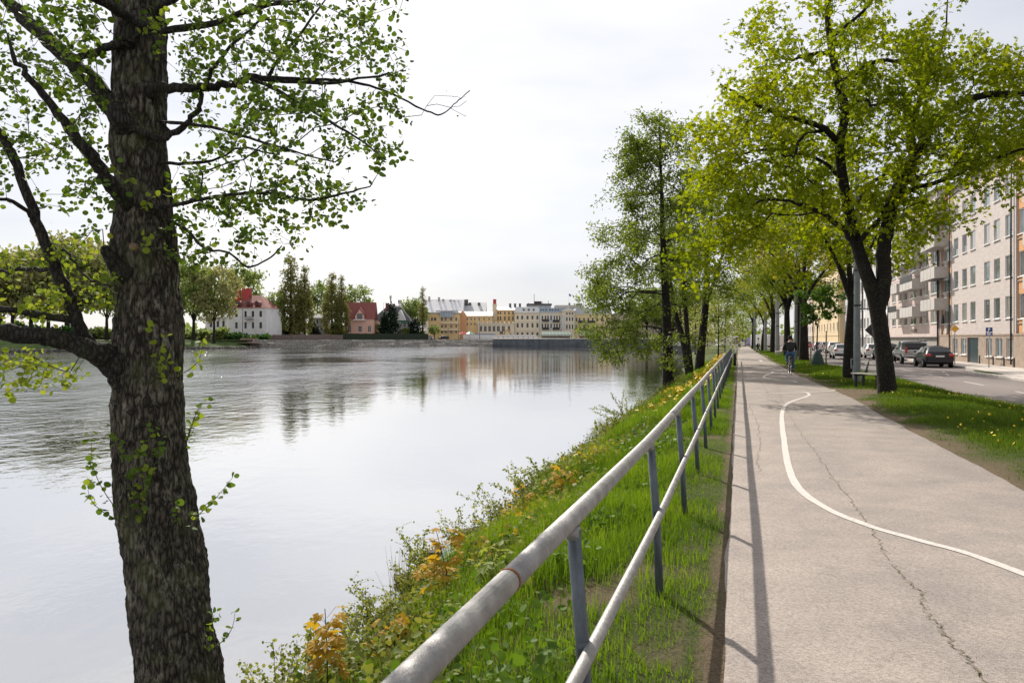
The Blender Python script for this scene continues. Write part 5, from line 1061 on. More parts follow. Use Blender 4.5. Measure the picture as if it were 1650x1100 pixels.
def car(spec, body_m, s, t, label, rz=0.0, z=-.30, extras=True, trim=None):
    ys = np.array([q[0] for q in spec['st']]); A = np.array([q[1:] for q in spec['st']])
    root = street('parked_car', s, t, z, rz); key = (id(spec), body_m.name)
    if key not in CARS:
        V, Q = [], []
        for q in spec['st']:
            h = ring(*q); rr = [(x, q[0], z_) for x, z_ in h] + [(-x, q[0], z_) for x, z_ in h[::-1]]; V += rr
        n = 12
        for i in range(len(spec['st']) - 1):
            for j in range(n): Q.append((i * n + j, i * n + (j + 1) % n, (i + 1) * n + (j + 1) % n, (i + 1) * n + j))
        Q.append(tuple(range(n))[::-1]); Q.append(tuple((len(spec['st']) - 1) * n + j for j in range(n)))
        m_ = MB(); m_.add(V, Q, True); body = m_.mesh('body', body_m)
        def surf(y, v, off=.02):
            zb, zl, zt, w, wt = [np.interp(y, ys, A[:, k]) for k in range(5)]; x0, z0, x1, z1 = w * .985, zl, wt, zt - .02; nx, nz = (z1 - z0), (x0 - x1); nn = math.hypot(nx, nz) + 1e-9
            return x0 + (x1 - x0) * v + off * nx / nn, y, z0 + (z1 - z0) * v + off * nz / nn
        sw = {}
        for sg in (-1, 1):
            y0, y1 = spec['win']; parts = [(y0, (y0 + y1) / 2 - .04), ((y0 + y1) / 2 + .04, y1)]; m_ = MB()
            for a, b in parts:
                q = np.linspace(a, b, 5); lo = [surf(y, .10) for y in q]; hi = [surf(y, .86) for y in q]; VV = [(sg * x, y, z_) for x, y, z_ in lo + hi]
                m_.add(VV, [(i, i + 1, 6 + i, 5 + i) if sg > 0 else (i, 5 + i, 6 + i, i + 1) for i in range(4)])
            sw[sg] = m_.mesh('side_window', car_glass)
        def topwin(y0, y1, k0, k1, sgn):
            m_ = MB(); zt = lambda y: np.interp(y, ys, A[:, 2]) + .022; wt = lambda y: np.interp(y, ys, A[:, 4])
            VV = [(-wt(y0) * k0, y0 + sgn * .01, zt(y0)), (wt(y0) * k0, y0 + sgn * .01, zt(y0)), (wt(y1) * k1, y1 + sgn * .01, zt(y1)), (-wt(y1) * k1, y1 + sgn * .01, zt(y1))]; m_.add(VV, [(0, 1, 2, 3)]); return m_.mesh('windscreen', car_glass)
        wr = spec['wheel'][2]; ty = MB(); ty.lathe([(wr * .62, -.10), (wr * .95, -.10), (wr, -.06), (wr, .06), (wr * .95, .10), (wr * .62, .10)], 24, axis=0); rm = MB(); rm.lathe([(wr * .66, .085), (wr * .6, .06), (wr * .2, .075), (.001, .085)], 20, axis=0)
        for k in range(5): a = k * 1.2566; rm.tube([(.088, 0, 0), (.10, math.cos(a) * wr * .58, math.sin(a) * wr * .58)], .03, 5)
        ar = MB(); ar.lathe([(wr * 1.16, -.02), (wr * 1.16, .012), (wr * 1.0, .012)], 24, axis=0)
        CARS[key] = (body, sw, topwin(spec['rear'][0], spec['rear'][1], .86, .92, -1), topwin(spec['front'][0], spec['front'][1], .92, .9, 1), ty.mesh('tyre', tyre_m), rm.mesh('rim', rim_m), ar.mesh('wheel_arch', black_plastic))
    body, sw, rw, fw, ty, rm, ar = CARS[key]
    b = obj('body', body, root); md = b.modifiers.new('round', 'SUBSURF'); md.levels = 1; md.render_levels = 2
    for sg in (-1, 1): obj('side_window', sw[sg], root)
    obj('rear_window', rw, root); obj('windscreen', fw, root); W = A[:, 3].max(); y0 = ys[0]
    for yy in spec['wheel'][:2]:
        for sg in (-1, 1):
            w = obj('wheel', ty, root, (sg * (W - .085), yy, spec['wheel'][2])); w.rotation_euler.z = 0 if sg > 0 else math.pi; obj('rim', rm, w); a = obj('wheel_arch', ar, root, (sg * (W + .0), yy, spec['wheel'][2])); a.rotation_euler.z = 0 if sg > 0 else math.pi
    zl = np.interp(y0 + .05, ys, A[:, 1])
    tall = spec is not HATCH
    for sg in (-1, 1):
        m_ = MB(); m_.cbox((sg * (W - .20), y0 + .055, zl - .02), (.16 if tall else .30, .14, .42 if tall else .17)); m_.build('tail_lamp', tail_m, root, bevel=.03)
        m_ = MB(); m_.cbox((sg * (W + .07), spec['front'][0] + .35, zl + .16), (.16, .09, .12)); m_.build('mirror', body_m if not tall else black_plastic, root, bevel=.03)
        m_ = MB(); m_.cbox((sg * (W - .24), -y0 - .10, .62 if not tall else .66), (.26, .12, .14)); m_.build('headlamp', plate_m, root, bevel=.03)
    m_ = MB(); m_.cbox((0, y0 + .005, zl - .1 if spec is HATCH else zl - .2), (.52, .03, .11)); m_.build('number_plate', plate_m, root)
    m_ = MB(); m_.cbox((0, y0 + .03, A[1][0] + .16), (W * 1.75, .16, .2)); m_.build('rear_bumper', trim or body_m, root, bevel=.05)
    if spec is PICKUP: m_ = MB(); m_.box(-.82, .82, -2.5, -.96, 1.13, 1.22); m_.prism([(-2.45, 1.22), (-.97, 1.22), (-.97, 1.66), (-2.2, 1.60)], 0, -.74, .74); m_.build('load_cover', black_plastic, root, bevel=.03)
    return tag(root, label, 'car')
navy = paintm('navy_black_paint', (.010, .012, .018)); silver = paintm('silver_paint', (.42, .42, .41)); white_p = paintm('white_car_paint', (.78, .78, .78)); black_p = paintm('black_car_paint', (.012, .012, .013)); grey_p = paintm('grey_car_paint', (.20, .21, .22)); red_p = paintm('red_car_paint', (.30, .02, .02))
GC = 'cars parked along the far kerb'
def cpos(px, t): return onfac(px, t)
for spec, bm, px, t, lab, tr in [(HATCH, navy, 1503, 12.9, 'dark navy hatchback last in the parked row by the yellow diamond sign', None), (PICKUP, silver, 1466, 12.9, 'silver pickup truck with black load cover in front of the navy hatchback', chrome), (ESTATE, black_p, 1427, 12.95, 'black estate car half hidden by the maple trunk', None), (HATCH, white_p, 1405, 12.9, 'white hatchback between lamp post and maple trunk', None),
                        (ESTATE, white_p, 1342.5, 11.9, 'white car just ahead of the lone white hatchback', None), (ESTATE, silver, 1331, 12.2, 'silver car further along behind the right stake', None), (HATCH, grey_p, 1319, 12.4, 'grey car behind the young maple stem', None), (HATCH, red_p, 1300, 12.4, 'dark red car at the far end of the parked row', None)]:
    c = car(spec, bm, cpos(px, t), t, lab, trim=tr); c['group'] = GC
c = car(HATCH, white_p, cpos(1355, 9.6), 9.6, 'white hatchback standing out in the street left of the slim maple trunk', trim=black_plastic); c.name = 'hatchback_car'

def van(px, py, Y, body_m, lab, rz=0.0, L_=5.0, h=2.2):
    p = P(px, py, Y); root = empty('van', (p[0], p[1], -.1), rz); w = .95
    m_ = MB(); m_.prism([(-L_ / 2, .35), (L_ / 2, .35), (L_ / 2, .95), (L_ / 2 - .5, 1.15), (L_ / 2 - 1.15, h), (-L_ / 2, h)], 1, -w, w); m_.build('body', body_m, root, bevel=.06)
    for sg in (-1, 1):
        m_ = MB(); m_.prism([(L_ / 2 - 1.7, 1.2), (L_ / 2 - .62, 1.2), (L_ / 2 - 1.1, h - .22), (L_ / 2 - 1.7, h - .22)], 1, sg * w, sg * (w + .012)); m_.build('side_window', car_glass, root)
        for x in (-L_ / 2 + .9, L_ / 2 - 1.0): m_ = MB(); m_.lathe([(.001, sg * (w - .1)), (.34, sg * (w - .1)), (.34, sg * (w + .02)), (.16, sg * (w + .03)), (.001, sg * (w + .01))], 16, (x, 0, .34), 1); m_.build('wheel', tyre_m, root)
    return tag(root, lab, 'van', 'vehicles at the far crossing')
van(1176, 556, 150, white_p, 'white van at the far end beside the railing'); van(1206, 556, 165, paintm('purple_van_paint', (.16, .12, .30)), 'purple van at the far crossing', 1.45, 4.6, 1.9)
van(1236, 556, 158, white_p, 'white van at the far crossing behind the avenue trunks', 0, 6.0, 2.5); van(1258, 557, 150, paintm('pale_van_paint', (.62, .62, .64)), 'pale grey van behind the tree row', 0, 5.6, 2.4)
# low parapet at the far crossing
m_ = MB(); m_.box(-18, 14, -.15, .15, 0, .9)
for x in np.arange(-18, 14.1, 2): m_.tube([(x, 0, .9), (x, 0, 1.5)], .04, 6)
m_.tube([(-18, 0, 1.5), (14, 0, 1.5)], .04, 6); tag(m_.build('parapet', pmat('pale_parapet', (.45, .43, .42), rough=.9), loc=P(1205, 556, 178) * (1, 1, 0)), 'pale parapet with handrail closing the far end of the path', 'parapet')

# ------------------------------------------------------------------ street furniture
zg = lambda s, t: float(gz(s, t))
wood_m = pmat('grey_bench_wood', (.42, .38, .34), (.58, .53, .48), scale=7, rough=.85, stretch=(1, .12, 1), bump=.2); iron = pmat('black_iron', (.014, .014, .015), rough=.6)
bp_ = P(1402, 622, 26.3); bs_, bt_ = toS(bp_[0], bp_[1]); bench = street('park_bench', bs_, bt_, 0, .62); bench.location.z = zg(bs_, bt_) + .0; bench.scale = (1, .66, 1)
for k in range(4): m_ = MB(); m_.box(-.22 + k * .125, -.11 + k * .125, -.95, .95, .43, .47); m_.build('seat_plank', wood_m, bench, bevel=.008)
for k in range(2): m_ = MB(); m_.box(0, .035, -.95, .95, 0, .15); o = m_.build('back_plank', pmat('sunlit_back_wood', (.56, .52, .47), (.68, .63, .58), scale=7, rough=.85, stretch=(1, .12, 1)) if k == 0 else MATS['sunlit_back_wood'], bench, bevel=.008, loc=(.30 + .06 * k, 0, .56 + k * .18)); o.rotation_euler.y = .28  # back planks paler than the seat: sunlight on them is put into the colour
for y in (-.7, .7):
    m_ = MB(); m_.box(-.2, -.12, y - .05, y + .05, -.1, .42); m_.box(.12, .20, y - .05, y + .05, -.1, .42); m_.box(-.24, .30, y - .045, y + .045, .37, .428); m_.build('leg', iron, bench, bevel=.01)
    m_ = MB(); m_.add([(.2, y - .04, .40), (.27, y - .04, .40), (.46, y - .04, .92), (.42, y - .04, .92), (.2, y + .04, .40), (.27, y + .04, .40), (.46, y + .04, .92), (.42, y + .04, .92)], [(0, 1, 2, 3), (7, 6, 5, 4), (0, 4, 5, 1), (1, 5, 6, 2), (2, 6, 7, 3), (3, 7, 4, 0)]); m_.build('back_support', iron, bench)
tag(bench, 'weathered wooden bench with black legs facing the path beside the maple', 'bench')
pole_m = pmat('grey_pole_paint', (.12, .14, .145), (.18, .20, .205), scale=3, rough=.6, bump=.1); conc = pmat('pale_concrete_pole', (.20, .20, .195), (.29, .285, .275), scale=5, rough=.9)
def lamp(px, py, h, r, lab, mat, arm=2.0, armz=None):
    b = G(px, py, -.05); root = empty('lamp_post', b, -TH); m_ = MB(); m_.tube([(0, 0, -.2), (0, 0, .0), (0, 0, 1.2), (0, 0, h)], [r * 1.05, r * 1.05, r, r * .62], 16); m_.build('pole', mat, root)
    if arm: m_ = MB(); m_.tube([(0, 0, h - .05), (.5, 0, h + .25), (arm, 0, h + .4)], r * .35, 8); m_.build('arm', mat, root); m_ = MB(); m_.lathe([(.01, -.32), (.1, -.28), (.13, 0), (.1, .3), (.01, .33)], 12, (arm + .25, 0, h + .38), 0); m_.build('luminaire', mat, root)
    for z in (2.9, 4.2): m_ = MB(); m_.tube([(0, 0, z), (0, 0, z + .06)], r * 1.08, 16); m_.build('band', dark_metal, root)
    return tag(root, lab, 'lamp post', 'lamp posts along the verge')
lp = lamp(1381, 619.5, 8.2, .125, 'thick grey lamp post between bench and slim maple', pole_m, 2.2)
m_ = MB(); m_.tube([(.1, 0, 2.8), (1.0, 0, 2.8)], .022, 8); m_.build('bracket', galv_dark, lp)
dsp = empty('direction_sign', lp.location + Vector((CT * .62, -ST * .62, 2.02)), -TH - .35); dm = MB(); dm.prism([(0, -.36), (.36, 0), (0, .36), (-.36, 0)], 1, -.012, .012); dm.build('sign_back', black_plastic, dsp); dm = MB(); dm.tube([(0, -.035, -.36), (0, -.035, .80)], .02, 8); dm.build('clamp', galv_dark, dsp); dm = MB(); dm.prism([(0, -.33), (.33, 0), (0, .33), (-.33, 0)], 1, .0125, .016); dm.build('sign_face', pmat('sign_yellow', (.80, .40, .02), rough=.4), dsp)
tag(dsp, 'dark back of a diamond road sign hung beside the grey lamp post', 'road sign')
lamp(1282.5, 583, 9.0, .11, 'slim grey lamp post just behind the cyclist', pole_m, 1.6); lamp(1252.5, 572.5, 8.0, .22, 'pale concrete post among the avenue trunks', conc, 0); lamp(1233.5, 566.5, 8.0, .2, 'second pale concrete post further along the avenue', conc, 0); lamp(1216, 565, 7.5, .14, 'farthest thin lamp post at the path edge', pole_m, 1.2)
b = G(1375, 618, -.05); root = empty('meter_box', b, -TH); m_ = MB(); m_.tube([(0, 0, -.2), (0, 0, .58)], .03, 8); m_.build('post', galv, root); m_ = MB(); m_.box(-.09, .09, -.07, .07, .56, .95); m_.build('box', pole_m, root, bevel=.02); m_ = MB(); m_.box(-.06, .06, -.075, -.071, .70, .9); m_.build('panel', black_plastic, root); tag(root, 'small grey box on a short post at the foot of the lamp post', 'meter')
# signs on the pavement
sgw = pmat('sign_white', (.78, .78, .76), rough=.45); sgb = pmat('sign_blue', (.012, .055, .26), rough=.45)
def post_sign(px, t, h, name, lab):
    s = onfac(px, t); root = street(name, s, t, -.185); m_ = MB(); m_.tube([(0, 0, -.1), (0, 0, h)], .03, 8); m_.build('post', galv, root); return tag(root, lab, 'road sign')
yv = onfac(1538.5, 14.6) * CT - 14.6 * ST; zt = EYE + (545 - 529.5) * yv / F + .185
r = post_sign(1538.5, 14.6, zt + .1, 'road_sign', 'yellow priority diamond sign with white border by the navy hatchback'); hw = 6.8 * yv / F
for k, (nm, q, mt) in enumerate((('border', 1, sgw), ('face', .84, MATS['sign_yellow']))):
    m_ = MB(); m_.prism([(0, zt - hw * q), (hw * q, zt), (0, zt + hw * q), (-hw * q, zt)], 1, -.045 - .006 * k, -.033); m_.build(nm, mt, r)
yv = onfac(1593.5, 15.2) * CT - 15.2 * ST; k = yv / F
r = post_sign(1593.5, 15.2, EYE + (545 - 528) * k + .185, 'parking_sign', 'blue parking sign with white letter beside the teal door')
hw = 4.9 * k; z1, z0, zs = EYE + (545 - 527.5) * k + .185, EYE + (545 - 535) * k + .185, EYE + (545 - 541) * k + .185
m_ = MB(); m_.box(-hw, hw, -.05, -.033, z0 + .02, z1); pl = m_.build('plate', sgb, r); m_ = MB(); m_.box(-hw, hw, -.05, -.033, zs, z0 - .01); p2 = m_.build('lower_plate', sgb, r)
lh = (z1 - z0) * .72; zb_ = z0 + (z1 - z0) * .15; m_ = MB(); st_w = lh * .2; rO, rI = lh * .30, lh * .12; xs = -lh * .12; zc_ = zb_ + lh - rO
m_.box(xs - lh * .18, xs - lh * .18 + st_w, -.056, -.0505, zb_, zb_ + lh)
ang = np.linspace(-math.pi / 2, math.pi / 2, 13); out = [(xs + .0, zc_ - rO)] + [(xs + lh * .1 + rO * math.cos(q), zc_ + rO * math.sin(q)) for q in ang] + [(xs, zc_ + rO)]; inn = [(xs, zc_ - rI)] + [(xs + lh * .1 + rI * math.cos(q), zc_ + rI * math.sin(q)) for q in ang] + [(xs, zc_ + rI)]
nn_ = len(out); m_.add([(x, -.0565, z) for x, z in out] + [(x, -.0565, z) for x, z in inn], [(i, i + 1, nn_ + i + 1, nn_ + i) for i in range(nn_ - 1)]); m_.build('letter', sgw, pl)
for q in (.3, .55, .78): m_ = MB(); m_.box(-hw * .65, hw * (.65 if q != .55 else .4), -.053, -.0505, zs + (z0 - zs) * q - .018, zs + (z0 - zs) * q + .018); m_.build('lettering', sgw, p2)
yv = onfac(1521.5, 16.9); m_ = MB(); zc = EYE + (545 - 514) * (yv * CT - 16.9 * ST) / F; m_.lathe([(.02, .45), (.22, .3), (.30, 0), (.34, -.35), (.22, -.42), (.02, -.43)], 10); c = m_.build('hanging_cloth', black_plastic, loc=S(yv, 16.78, zc)); c.scale = (.35, 1, 1); c.rotation_euler.z = -TH; tag(c, 'dark cloth hung out of a bay window of the pinkish block', 'cloth')
# black bollard by the railing
b = G(1184, 589, 0); m_ = MB(); m_.lathe([(.09, -.1), (.09, .62), (.10, .64), (.10, .72), (.06, .76), (.001, .77)], 14); tag(m_.build('bollard', black_plastic, loc=b), 'short black bollard at the left edge of the path near the railing', 'bollard')
# pale low slabs (benches) under the far avenue
for px, py, lab in ((1254, 573.5, 'low pale bench slab under the avenue beyond the cyclist'),):
    b = G(px, py, -.05); m_ = MB(); m_.box(-.25, .25, -.8, .8, .4, .46); m_.box(-.2, .2, -.65, -.55, -.1, .399); m_.box(-.2, .2, .55, .65, -.1, .399); tag(m_.build('low_bench', wood_m, loc=b, rot=(0, 0, -TH)), lab, 'bench')

# ------------------------------------------------------------------ people
skin_m = pmat('skin', (.45, .27, .19), rough=.55); hair_m = pmat('dark_hair', (.02, .015, .012), rough=.7)
def skin(name, verts, edges, rad, mat, parent, root=0, sub=2):
    me = bpy.data.meshes.new(name); me.from_pydata([tuple(v) for v in verts], edges, []); me.materials.append(mat); o = obj(name, me, parent)
    o.modifiers.new('skin', 'SKIN'); sv = me.skin_vertices[0].data
    for i, r in enumerate(rad): r = r if hasattr(r, '__len__') else (r, r); sv[i].radius = r; sv[i].use_root = (i == root)
    o.modifiers['skin'].use_smooth_shade = True; s = o.modifiers.new('smooth', 'SUBSURF'); s.levels = 1; s.render_levels = sub; return o
def person(name, loc, rz, J, cloth_top, cloth_leg, label, hat=None, sleeves=True, shoe=black_plastic, scale=1.0):
    """J: joints; arms [shoulder, elbow, wrist, knuckles], legs [hip, knee, ankle, toe] for each side"""
    root = empty(name, loc, rz); root.scale = (scale,) * 3
    pel, wai, che, nck, hd, crown = J['spine']
    V = [pel, wai, che, nck, hd, crown]; E = [(0, 1), (1, 2), (2, 3), (3, 4), (4, 5)]; Rr = [(.14, .11), (.125, .10), (.15, .11), .052, (.082, .098), (.062, .07)]
    jt = ([pel, wai, che, tuple(np.array(che) * .75 + np.array(nck) * .25)], [(0, 1), (1, 2), (2, 3)], [(.165, .135), (.17, .135), (.185, .14), (.12, .10)])
    lt = ([pel], [], [(.165, .13)])
    for arm in J['arms']:
        b_ = len(V); V += list(arm); E += [(2, b_)] + [(b_ + i, b_ + i + 1) for i in range(len(arm) - 1)]; Rr += [.055, .042, .03, .032][:len(arm)]
        hnd = np.array(arm[-1]); dirn = hnd - np.array(arm[-2]); dirn /= np.linalg.norm(dirn) + 1e-9; sd = np.cross(dirn, (0, 0, 1)); sd /= np.linalg.norm(sd) + 1e-9
        for q, ln in ((-.03, .05), (-.01, .06), (.01, .058), (.03, .045)):
            f0 = len(V); V += [tuple(hnd + sd * q + dirn * .03), tuple(hnd + sd * q + dirn * ln + (0, 0, -.03))]; E += [(b_ + len(arm) - 1, f0), (f0, f0 + 1)]; Rr += [.010, .009]
        f0 = len(V); V += [tuple(hnd + sd * .045)]; E += [(b_ + len(arm) - 2, f0)]; Rr += [.010]
        if sleeves: k = len(jt[0]); jt[0].extend(arm[:3]); jt[1].extend([(2, k), (k, k + 1), (k + 1, k + 2)]); jt[2].extend([.085, .066, .05])
        else: k = len(jt[0]); jt[0].extend([arm[0], tuple((np.array(arm[0]) + arm[1]) / 2)]); jt[1].extend([(2, k), (k, k + 1)]); jt[2].extend([.085, .07])
    for leg in J['legs']:
        b_ = len(V); V += list(leg); E += [(0, b_)] + [(b_ + i, b_ + i + 1) for i in range(3)]; Rr += [.085, .058, .04, .034]
        k = len(lt[0]); lt[0].extend(leg[:3]); lt[1].extend([(0, k), (k, k + 1), (k + 1, k + 2)]); lt[2].extend([.10, .075, .058])
    skin('body', V, E, Rr, skin_m, root); skin('jacket', *jt, cloth_top, root); skin('trousers', *lt, cloth_leg, root)
    for leg in J['legs']: skin('shoe', [tuple(np.array(leg[2]) + (0, -.03, -.05)), tuple(np.array(leg[3]) * .5 + np.array(leg[2]) * .5 + (0, 0, -.045)), tuple(np.array(leg[3]) + (0, .02, -.02))], [(0, 1), (1, 2)], [.045, .05, .038], shoe, root)
    m_ = MB(); m_.lathe([(.098, -.035), (.108, .03), (.104, .08), (.085, .12), (.05, .145), (.001, .152)], 14, (hd[0], hd[1] - .022, hd[2])); m_.build('cap' if hat else 'hair', hat or hair_m, root)
    for sg in (-1, 1): m_ = MB(); m_.lathe([(.001, -.008), (.03, 0), (.001, .008)], 8, (hd[0] + sg * .085, hd[1], hd[2] + .0), 0); m_.build('ear', skin_m, root)
    m_ = MB(); m_.lathe([(.001, .03), (.016, -.012), (.001, -.015)], 6, (hd[0], hd[1] + .10, hd[2])); m_.build('nose', skin_m, root)
    for sg in (-1, 1): m_ = MB(); m_.lathe([(.001, .008), (.011, 0), (.001, -.008)], 6, (hd[0] + sg * .034, hd[1] + .088, hd[2] + .022)); m_.build('eye', hair_m, root)
    m_ = MB(); m_.cbox((hd[0], hd[1] + .088, hd[2] - .05), (.045, .012, .012)); m_.build('mouth', pmat('lips', (.35, .14, .12), rough=.6) if 'lips' not in MATS else MATS['lips'], root)
    return tag(root, label, 'person')
jack = pmat('black_jacket', (.010, .010, .012), (.018, .018, .02), scale=12, rough=.85, bump=.3); jeans = pmat('blue_jeans', (.03, .075, .16), (.05, .11, .21), scale=14, rough=.9)
BL = G(1273, 602.5, 0); cyc = empty('bicycle', BL, -TH + .03)
steel = pmat('bicycle_frame_paint', (.02, .02, .022), rough=.35)
for y in (-.52, .55):
    m_ = MB(); q = [(0, y + .335 * math.cos(a), .345 + .335 * math.sin(a)) for a in np.linspace(0, 6.2832, 33)]; V, Q = tube_np(np.array(q), np.full(33, .019), 8); m_.add(V, Q, True); w = m_.build('wheel', tyre_m, cyc)
    m_ = MB(); q = [(0, y + .31 * math.cos(a), .345 + .31 * math.sin(a)) for a in np.linspace(0, 6.2832, 33)]; V, Q = tube_np(np.array(q), np.full(33, .011), 6); m_.add(V, Q, True); m_.build('rim', rim_m, w)
    m_ = MB()
    for k in range(18): a = k * .349; m_.tube([((-1) ** k * .025, y, .345), (0, y + .31 * math.cos(a), .345 + .31 * math.sin(a))], .0015, 3)
    m_.tube([(-.05, y, .345), (.05, y, .345)], .018, 8); m_.build('spokes', rim_m, w)
    m_ = MB(); q = [(0, y + .37 * math.cos(a), .345 + .37 * math.sin(a)) for a in np.linspace(.3, 2.6, 12)]; m_.tube(q, .02, 6); m_.build('mudguard', steel, cyc)
m_ = MB()
for a, b, r in [((0, -.05, .30), (0, -.22, .80), .016), ((0, -.05, .30), (0, .40, .72), .018), ((0, -.19, .70), (0, .38, .82), .016), ((0, .36, .95), (0, .42, .66), .018), ((.05, -.52, .345), (.03, -.2, .72), .009), ((-.05, -.52, .345), (-.03, -.2, .72), .009), ((.05, -.52, .345), (.03, -.05, .30), .01), ((-.05, -.52, .345), (-.03, -.05, .30), .01), ((.05, .55, .345), (.03, .42, .68), .011), ((-.05, .55, .345), (-.03, .42, .68), .011)]: m_.tube([a, b], r, 8)
m_.build('frame', steel, cyc)
m_ = MB(); m_.tube([(-.30, .30, 1.06), (-.2, .36, 1.06), (0, .38, 1.03), (.2, .36, 1.06), (.30, .30, 1.06)], .012, 8); m_.tube([(0, .36, .93), (0, .38, 1.03)], .014, 8); m_.build('handlebar', steel, cyc)
m_ = MB(); m_.prism([(-.09, -.36), (.09, -.36), (.06, -.22), (.025, -.06), (-.025, -.06), (-.06, -.22)], 2, .90, .95); m_.build('saddle', black_plastic, cyc, bevel=.015); m_ = MB(); m_.tube([(0, -.215, .79), (0, -.23, .90)], .013, 8); m_.build('seat_post', galv, cyc)
m_ = MB(); m_.box(-.06, .06, -.78, -.30, .725, .74); m_.tube([(.06, -.52, .36), (.06, -.6, .725)], .006, 5); m_.tube([(-.06, -.52, .36), (-.06, -.6, .725)], .006, 5); m_.build('rack', steel, cyc)
m_ = MB(); m_.box(-.035, .035, -.81, -.79, .66, .70); m_.build('rear_reflector', tail_m, cyc)
m_ = MB(); m_.lathe([(.09, -.004), (.09, .004)], 16, (.05, -.05, .30), 0); m_.build('chainring', rim_m, cyc)
for sg, dz, dy in ((1, -.165, .02), (-1, .15, -.05)):
    m_ = MB(); m_.tube([(sg * .06, -.05, .30), (sg * .09, -.05 + dy, .30 + dz)], .009, 6); m_.build('crank', rim_m, cyc); m_ = MB(); m_.cbox((sg * .14, -.05 + dy, .30 + dz), (.09, .09, .02)); m_.build('pedal', black_plastic, cyc)
tag(cyc, 'black bicycle ridden away along the path', 'bicycle')
person('person', BL, -TH + .03, dict(spine=[(0, -.22, 1.0), (0, -.20, 1.18), (0, -.10, 1.40), (0, -.03, 1.55), (0, .0, 1.65), (0, .0, 1.73)],
       arms=[[(.19, -.08, 1.44), (.27, .05, 1.20), (.28, .22, 1.11), (.29, .29, 1.09)], [(-.19, -.08, 1.44), (-.27, .05, 1.20), (-.28, .22, 1.11), (-.29, .29, 1.09)]],
       legs=[[(.09, -.18, .97), (.13, .08, .60), (.14, -.08, .235), (.14, .09, .19)], [(-.09, -.18, .97), (-.14, .20, .86), (-.14, -.13, .555), (-.14, .04, .50)]]), jack, jeans, 'cyclist in black jacket, dark cap and blue jeans riding away', hat=pmat('dark_cap', (.012, .012, .014), rough=.9))
WALK = dict(spine=[(0, 0, .95), (0, 0, 1.12), (0, .0, 1.33), (0, .01, 1.5), (0, .03, 1.61), (0, .03, 1.69)], arms=[[(.18, 0, 1.40), (.23, -.05, 1.14), (.22, .06, .92), (.22, .09, .85)], [(-.18, 0, 1.40), (-.23, -.02, 1.14), (-.22, -.05, .90), (-.22, -.04, .82)]], legs=[[(.09, 0, .92), (.10, .12, .52), (.09, .16, .10), (.09, .30, .06)], [(-.09, 0, .92), (-.10, .0, .50), (-.09, -.22, .12), (-.09, -.10, .05)]])
wht = pmat('white_shirt', (.70, .69, .67), rough=.9); drk = pmat('dark_trousers', (.02, .02, .025), rough=.9); grt = pmat('grey_top', (.18, .17, .17), rough=.9); org = pmat('orange_vest', (.75, .17, .03), rough=.8); grn = pmat('green_vest', (.25, .55, .08), rough=.8); tanm = pmat('tan_coat', (.38, .27, .18), rough=.9)
person('person', G(1186.5, 569.5, 0), -TH + 3.2, WALK, grt, wht, 'pedestrian in pale trousers walking towards us behind the bollard')
person('person', G(1222, 567.5, 0), -TH + 1.6, WALK, wht, drk, 'pedestrian in white top beside the far avenue trunks')
